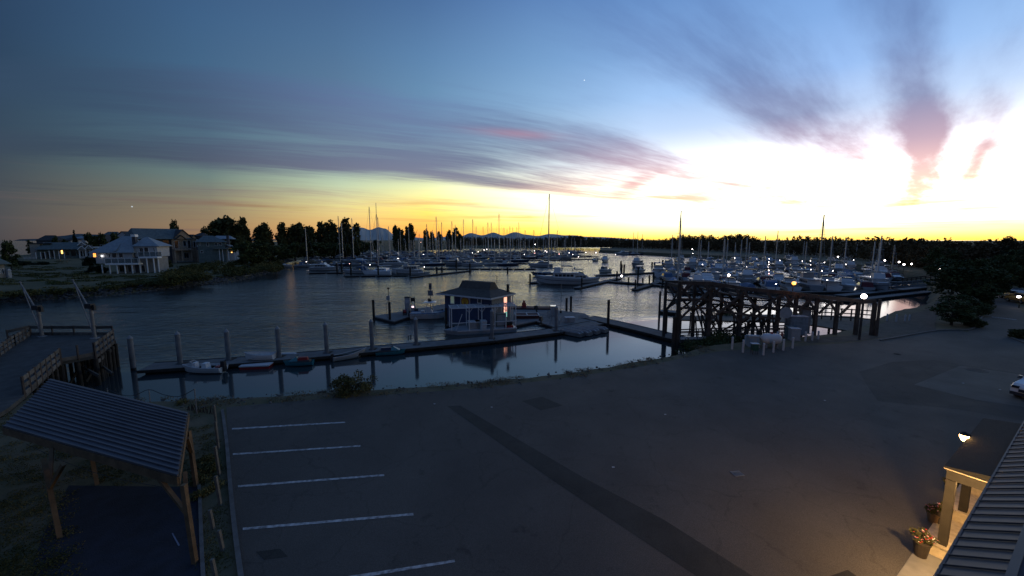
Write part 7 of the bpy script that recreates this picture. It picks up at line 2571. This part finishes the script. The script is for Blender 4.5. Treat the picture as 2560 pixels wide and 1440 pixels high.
board_fence('boarded fence along the near side of the pier walkway', [(61, 986), (151, 907)], h=1.25, below=.15)
board_fence('thin wire fence across the near corner of the pier head', [(153, 905), (237, 889)], h=1.2, boards=1)
board_fence('board fence hanging down the right side of the pier head', [(239, 889), (285, 852)], h=1.2, below=.9, boards=4)
board_fence('open rail along the far end of the pier head', [(282, 838), (240, 838), (78, 838)], h=1.05, boards=2, bay=2.4)
board_fence('boarded fence along the far side of the pier walkway', [(75, 842), (38, 864), (-60, 935)], h=1.1)
board_fence('low rail left of the pier head', [(76, 836), (20, 848)], h=1.0, boards=2, bay=1.6)
M_crane = mat('grey_crane_steel', (0.17, 0.17, 0.175), .6, metal=.2, var=.25, scale=3, bump=.15)
for i, (bx, by, tx, ty, mx, my, lab) in enumerate([(105, 842, 99, 772, 50, 706, 'left hand crane on the pier with its boom raised over the channel'), (237, 846, 233, 768, 182, 701, 'right hand crane at the pier corner with raised boom and motor box')]):
    b = G(bx, by, PZ)
    t = thing('pier_crane', lab, 'crane', b, 0, 'cranes on the old pier')
    top = H(tx, ty, b.y) - b
    tip = H(mx, my, b.y + .8) - b
    MB().tube((0, 0, 0), (0, 0, top.z), .17, .14, 10).build('mast', M_crane, t)
    MB().lathe([(.42, 0), (.42, .06), (.2, .1), (.2, .3)], 10).build('base', M_crane, t)
    MB().tube((0, 0, top.z - .55), tip, .10, .06, 8).build('boom', M_crane, t)
    MB().tube((-.05, 0, .3), tip + Vector((.05, 0, -.12)), .055, .045, 7).build('strut', M_crane, t)
    MB().box(-.45, .25, -.25, .25, top.z - .12, top.z + .4).box(.22, .5, -.12, .12, top.z - .35, top.z + .25).build('motor', M_rubber, t)
    MB().lathe([(.21, top.z - .75), (.21, top.z - .6)], 10).lathe([(.20, top.z * .42), (.20, top.z * .42 + .12)], 10).build('collar', M_crane, t)
    MB().ball(tip, .12, 8, 6).build('sheave', M_crane, t)

# ------------------------------------------------------------------ building at the lower right
O_ = Vector((9.8, 8.15, 0))
UA = Vector((.842, .539, 0)); UA.normalize()
UO = Vector((-UA.y, UA.x, 0))           # outwards, toward the lot
bd = thing('building', 'building corner with seamed metal awning and lit entrance porch', 'building', (O_.x, O_.y, LOT), math.atan2(UA.y, UA.x))
# local: x along the facade, y outwards; heights above the lot
M_flat = mat('dark_flat_roof', (0.020, 0.030, 0.055), .8, var=.2, scale=1)
M_bwall = mat('dark_olive_siding', (0.045, 0.040, 0.028), .8, var=.15, scale=2)
M_awn = mat('grey_seam_metal', (0.070, 0.066, 0.068), .6, metal=.05, var=.12, scale=.8)
M_stone = mat('cream_stone', (0.46, 0.38, 0.26), .85, var=.18, scale=5, bump=.3)
M_col = mat('dark_column_timber', (0.026, 0.022, 0.017), .8, var=.2, scale=3, bump=.2)
M_porch = mat('charcoal_porch_shingles', (0.008, 0.008, 0.009), .9, var=.3, scale=5, bump=.4)
EH = 3.7
MB().box(-9, 24, -12, -1.0, 0, EH + .45).build('wall', M_bwall, bd)
MB().box(-9.2, 24.2, -12.2, -.95, EH + .50, EH + .62).build('flat_roof', M_flat, bd)
MB().slab([(-9, 0, EH), (24, 0, EH), (24, -.98, EH + .58), (-9, -.98, EH + .58)], .04).build('awning', M_awn, bd)
for k in range(62):
    x = -9 + k * .53
    MB().beam((x, .01, EH + .03), (x, -.97, EH + .61), .022, .045).build('seam', M_awn, bd)
MB().box(-9, 24, -1.04, -.90, EH + .60, EH + .70).build('flashing', M_awn, bd)
MB().box(-9, 24, .0, .05, EH - .14, EH + .02).build('gutter', M_awn, bd)
# porch
X0, X1 = 7.35, 14.2
pz = 3.45
MB().add([(X0 - .1, -.05, pz + .18), (X0 - .1, 1.12, pz), (X1, 1.12, pz), (X1, -.05, pz + .18), (X0 - .1, -.05, pz - .12), (X0 - .1, 1.12, pz - .12), (X1, 1.12, pz - .12), (X1, -.05, pz - .12)],
         [(0, 1, 2, 3), (7, 6, 5, 4), (0, 4, 5, 1), (1, 5, 6, 2), (2, 6, 7, 3), (3, 7, 4, 0)]).build('porch_roof', M_porch, bd)
MB().box(X0 - .14, X0 - .1, -.05, 1.12, pz - .08, pz - .05).build('porch_trim', M_stone, bd)
MB().box(X0 - .05, X0 + .12, -.05, 1.05, pz - .45, pz - .125).build('porch_beam', M_col, bd)
MB().box(X0 + .13, X1, .80, 1.04, pz - .42, pz - .125).build('porch_beam', M_col, bd)
for x in (X0 + .05, X0 + 3.3, X1 - .4):
    MB().box(x - .12, x + .14, .80, 1.04, .50, pz - .46).build('column', M_col, bd)
    st_ = MB().taper(x - .26, x + .28, .66, 1.18, 0, .44, .05, .05, .05).build('column_base', M_stone, bd)
    MB().box(x - .27, x + .29, .65, 1.19, .44, .50).build('cap_stone', M_stone, st_)
MB().box(X0 - .1, X1, .75, 1.5, .0, .06).build('step_edge', M_stone, bd)
M_brick = mat('paver_brick', (0.20, 0.11, 0.065), .85, var=.35, scale=7, bump=.2)
me_b = MB().box(-.095, .095, -.195, .195, 0, .03)
bk = None
nb = 0
for i in range(28):
    for j in range(4):
        x = X0 + .02 + i * .2 + .1
        y = -.80 + j * .40 + (.2 if i % 2 else 0)
        if y > .54: continue
        if bk is None:
            bk = me_b.build('brick', M_brick, bd)
            bk.location = (x, y, .03)
        else:
            q = bk.copy(); COL.objects.link(q); q.location = (x, y, .03 + random.uniform(0, .004)); q.parent = bd
        nb += 1
MB().box(X0 - .1, X1, -1.0, .745, .0, .028).build('porch_floor', M_conc, bd)
MB().box(-9, X0 - .12, -1.0, 1.5, .0, .05).build('walk_slab', M_conc, bd)
MB().box(X0 + 1.2, X0 + 1.3, -1.02, -.99, .3, 2.3).build('door_frame', M_stone, bd)
f = MB().box(X0 + 2.0, X0 + 4.6, -1.0, -.95, .9, 2.4).build('window', M_trim, bd)
MB().box(X0 + 2.1, X0 + 4.5, -.95, -.93, 1.0, 2.3).build('pane', M_glass, f)
M_warm = mat('warm_bulb', (1, .8, .5), .4, emit=(1.0, 0.55, 0.18), estr=22.0)
lc = MB().box(X0 + 5.9, X0 + 6.3, 1.28, 1.42, 0, 0)


def bl(x, y, z):
    return O_ + UA * x + UO * y + Vector((0, 0, LOT + z))


for i, (x, y, z, lab) in enumerate([(10.9, 1.20, pz - .0, 'glowing lantern fixed to the edge of the dark porch roof'), (X0 + 2.6, .2, pz - .32, 'long lit lamp under the porch roof behind the columns')]):
    t = thing('lantern' if i == 0 else 'porch_lamp', lab, 'lamp', bl(x, y, z), math.atan2(UA.y, UA.x))
    if i == 0:
        MB().lathe([(.05, .22), (.17, .12), (.16, .10), (.03, .24)], 8).build('hood', M_col, t)
        MB().lathe([(.06, -.15), (.13, .0), (.14, .10), (.10, .11)], 8).build('glass', M_warm, t)
        MB().beam((0, -.18, .15), (0, 0, .2), .04).build('arm', M_col, t)
    else:
        MB().tube((-.4, 0, 0), (.4, 0, 0), .05, .05, 8).build('tube', M_warm, t)
        MB().box(-.45, .45, -.05, .05, .055, .17).build('housing', M_col, t)
for nm, pos, e, col, rad in (('porch_light', bl(X0 + .35, .35, pz - .55), 60, (1.0, .56, .20), .12), ('porch_light', bl(4.6, -.1, pz - .25), 1150, (1.0, .60, .24), .15), ('porch_light', bl(X0 + 4.5, .5, pz - .5), 50, (1.0, .56, .2), .12), ('lantern_light', bl(10.9, 1.5, pz - .1), 45, (1.0, .50, .18), .12),
                             ('sodium_light', Vector((org.x + ux * tlx(1970), org.y + uy * tlx(1970) - .9, tz(1970, 727) + 1.0)), 22, (1.0, .42, .10), .2)):
    ld = bpy.data.lights.new(nm, 'POINT')
    ld.energy = e; ld.color = col; ld.shadow_soft_size = rad
    lo_ = bpy.data.objects.new(nm, ld)
    lo_.location = pos
    COL.objects.link(lo_)

# flower pots
M_pot = mat('dark_pot', (0.045, 0.035, 0.028), .6, var=.2)
M_pot2 = mat('tan_pot', (0.16, 0.10, 0.05), .7, var=.2)
M_fl = [mat('white_petals', (.7, .65, .62), .7), mat('red_petals', (.45, .03, .03), .7), mat('pink_petals', (.5, .2, .25), .7)]
for i, (x, y, rr, hh, pm, lab) in enumerate([(2300, 1392, .24, .62, M_pot, 'tall dark pot of red and white flowers, nearest the corner of the slab'), (2332, 1305, .22, .40, M_pot2, 'tan pot with red and white flowers left of the column'),
                                         (2350, 1310, .25, .58, M_pot, 'dark pot with white flowers tight behind the column'), (2374, 1232, .2, .4, M_pot, 'small pot with pale pink flowers, furthest of the four')]):
    g = G(x, y, LOT)
    t = thing('flower_pot', lab, 'flower pot', g, 0, 'flower pots at the entrance')
    MB().lathe([(rr * .68, 0), (rr * .98, hh * .9), (rr * 1.08, hh * .92), (rr * 1.08, hh), (rr * .9, hh)], 16).build('pot', pm, t)
    lo = [(random.uniform(-rr, rr) * .9, random.uniform(-rr, rr) * .9, hh + random.uniform(.02, .28), .13, .13, .12) for k in range(16)]
    quads_mesh('foliage', blob_points(900, lo), np.random.uniform(.03, .07, 900), M_leaf2, t)
    for k, m_ in enumerate(M_fl if i < 3 else M_fl[2:]):
        pts_ = [(p_[0] * 1.05, p_[1] * 1.05, p_[2] + .03) for p_ in blob_points(26, lo)]
        fm = MB()
        for p_ in pts_:
            s_ = random.uniform(.02, .04)
            fm.add([(p_[0] - s_, p_[1] - s_ * .6, p_[2]), (p_[0] + s_, p_[1] - s_ * .6, p_[2]), (p_[0], p_[1] + s_, p_[2]), (p_[0], p_[1], p_[2] + s_)], [(0, 2, 1), (0, 1, 3), (1, 2, 3), (2, 0, 3)])
        tag(fm.build('blossoms', m_, t), kind='stuff')
t = thing('porch_lamp', 'lit lamp under the awning beside the entrance walk', 'lamp', bl(4.3, -.45, pz - .02), math.atan2(UA.y, UA.x))
MB().lathe([(.12, .08), (.14, .0), (.08, -.05)], 10).build('globe', M_warm, t)
t = thing('canopy_edge', 'dark corner of another roof just entering the bottom edge', 'roof', G(2100, 1452, 4.0), .3)
MB().box(-.5, .5, -.4, .12, 0, .12).build('panel', M_porch, t)
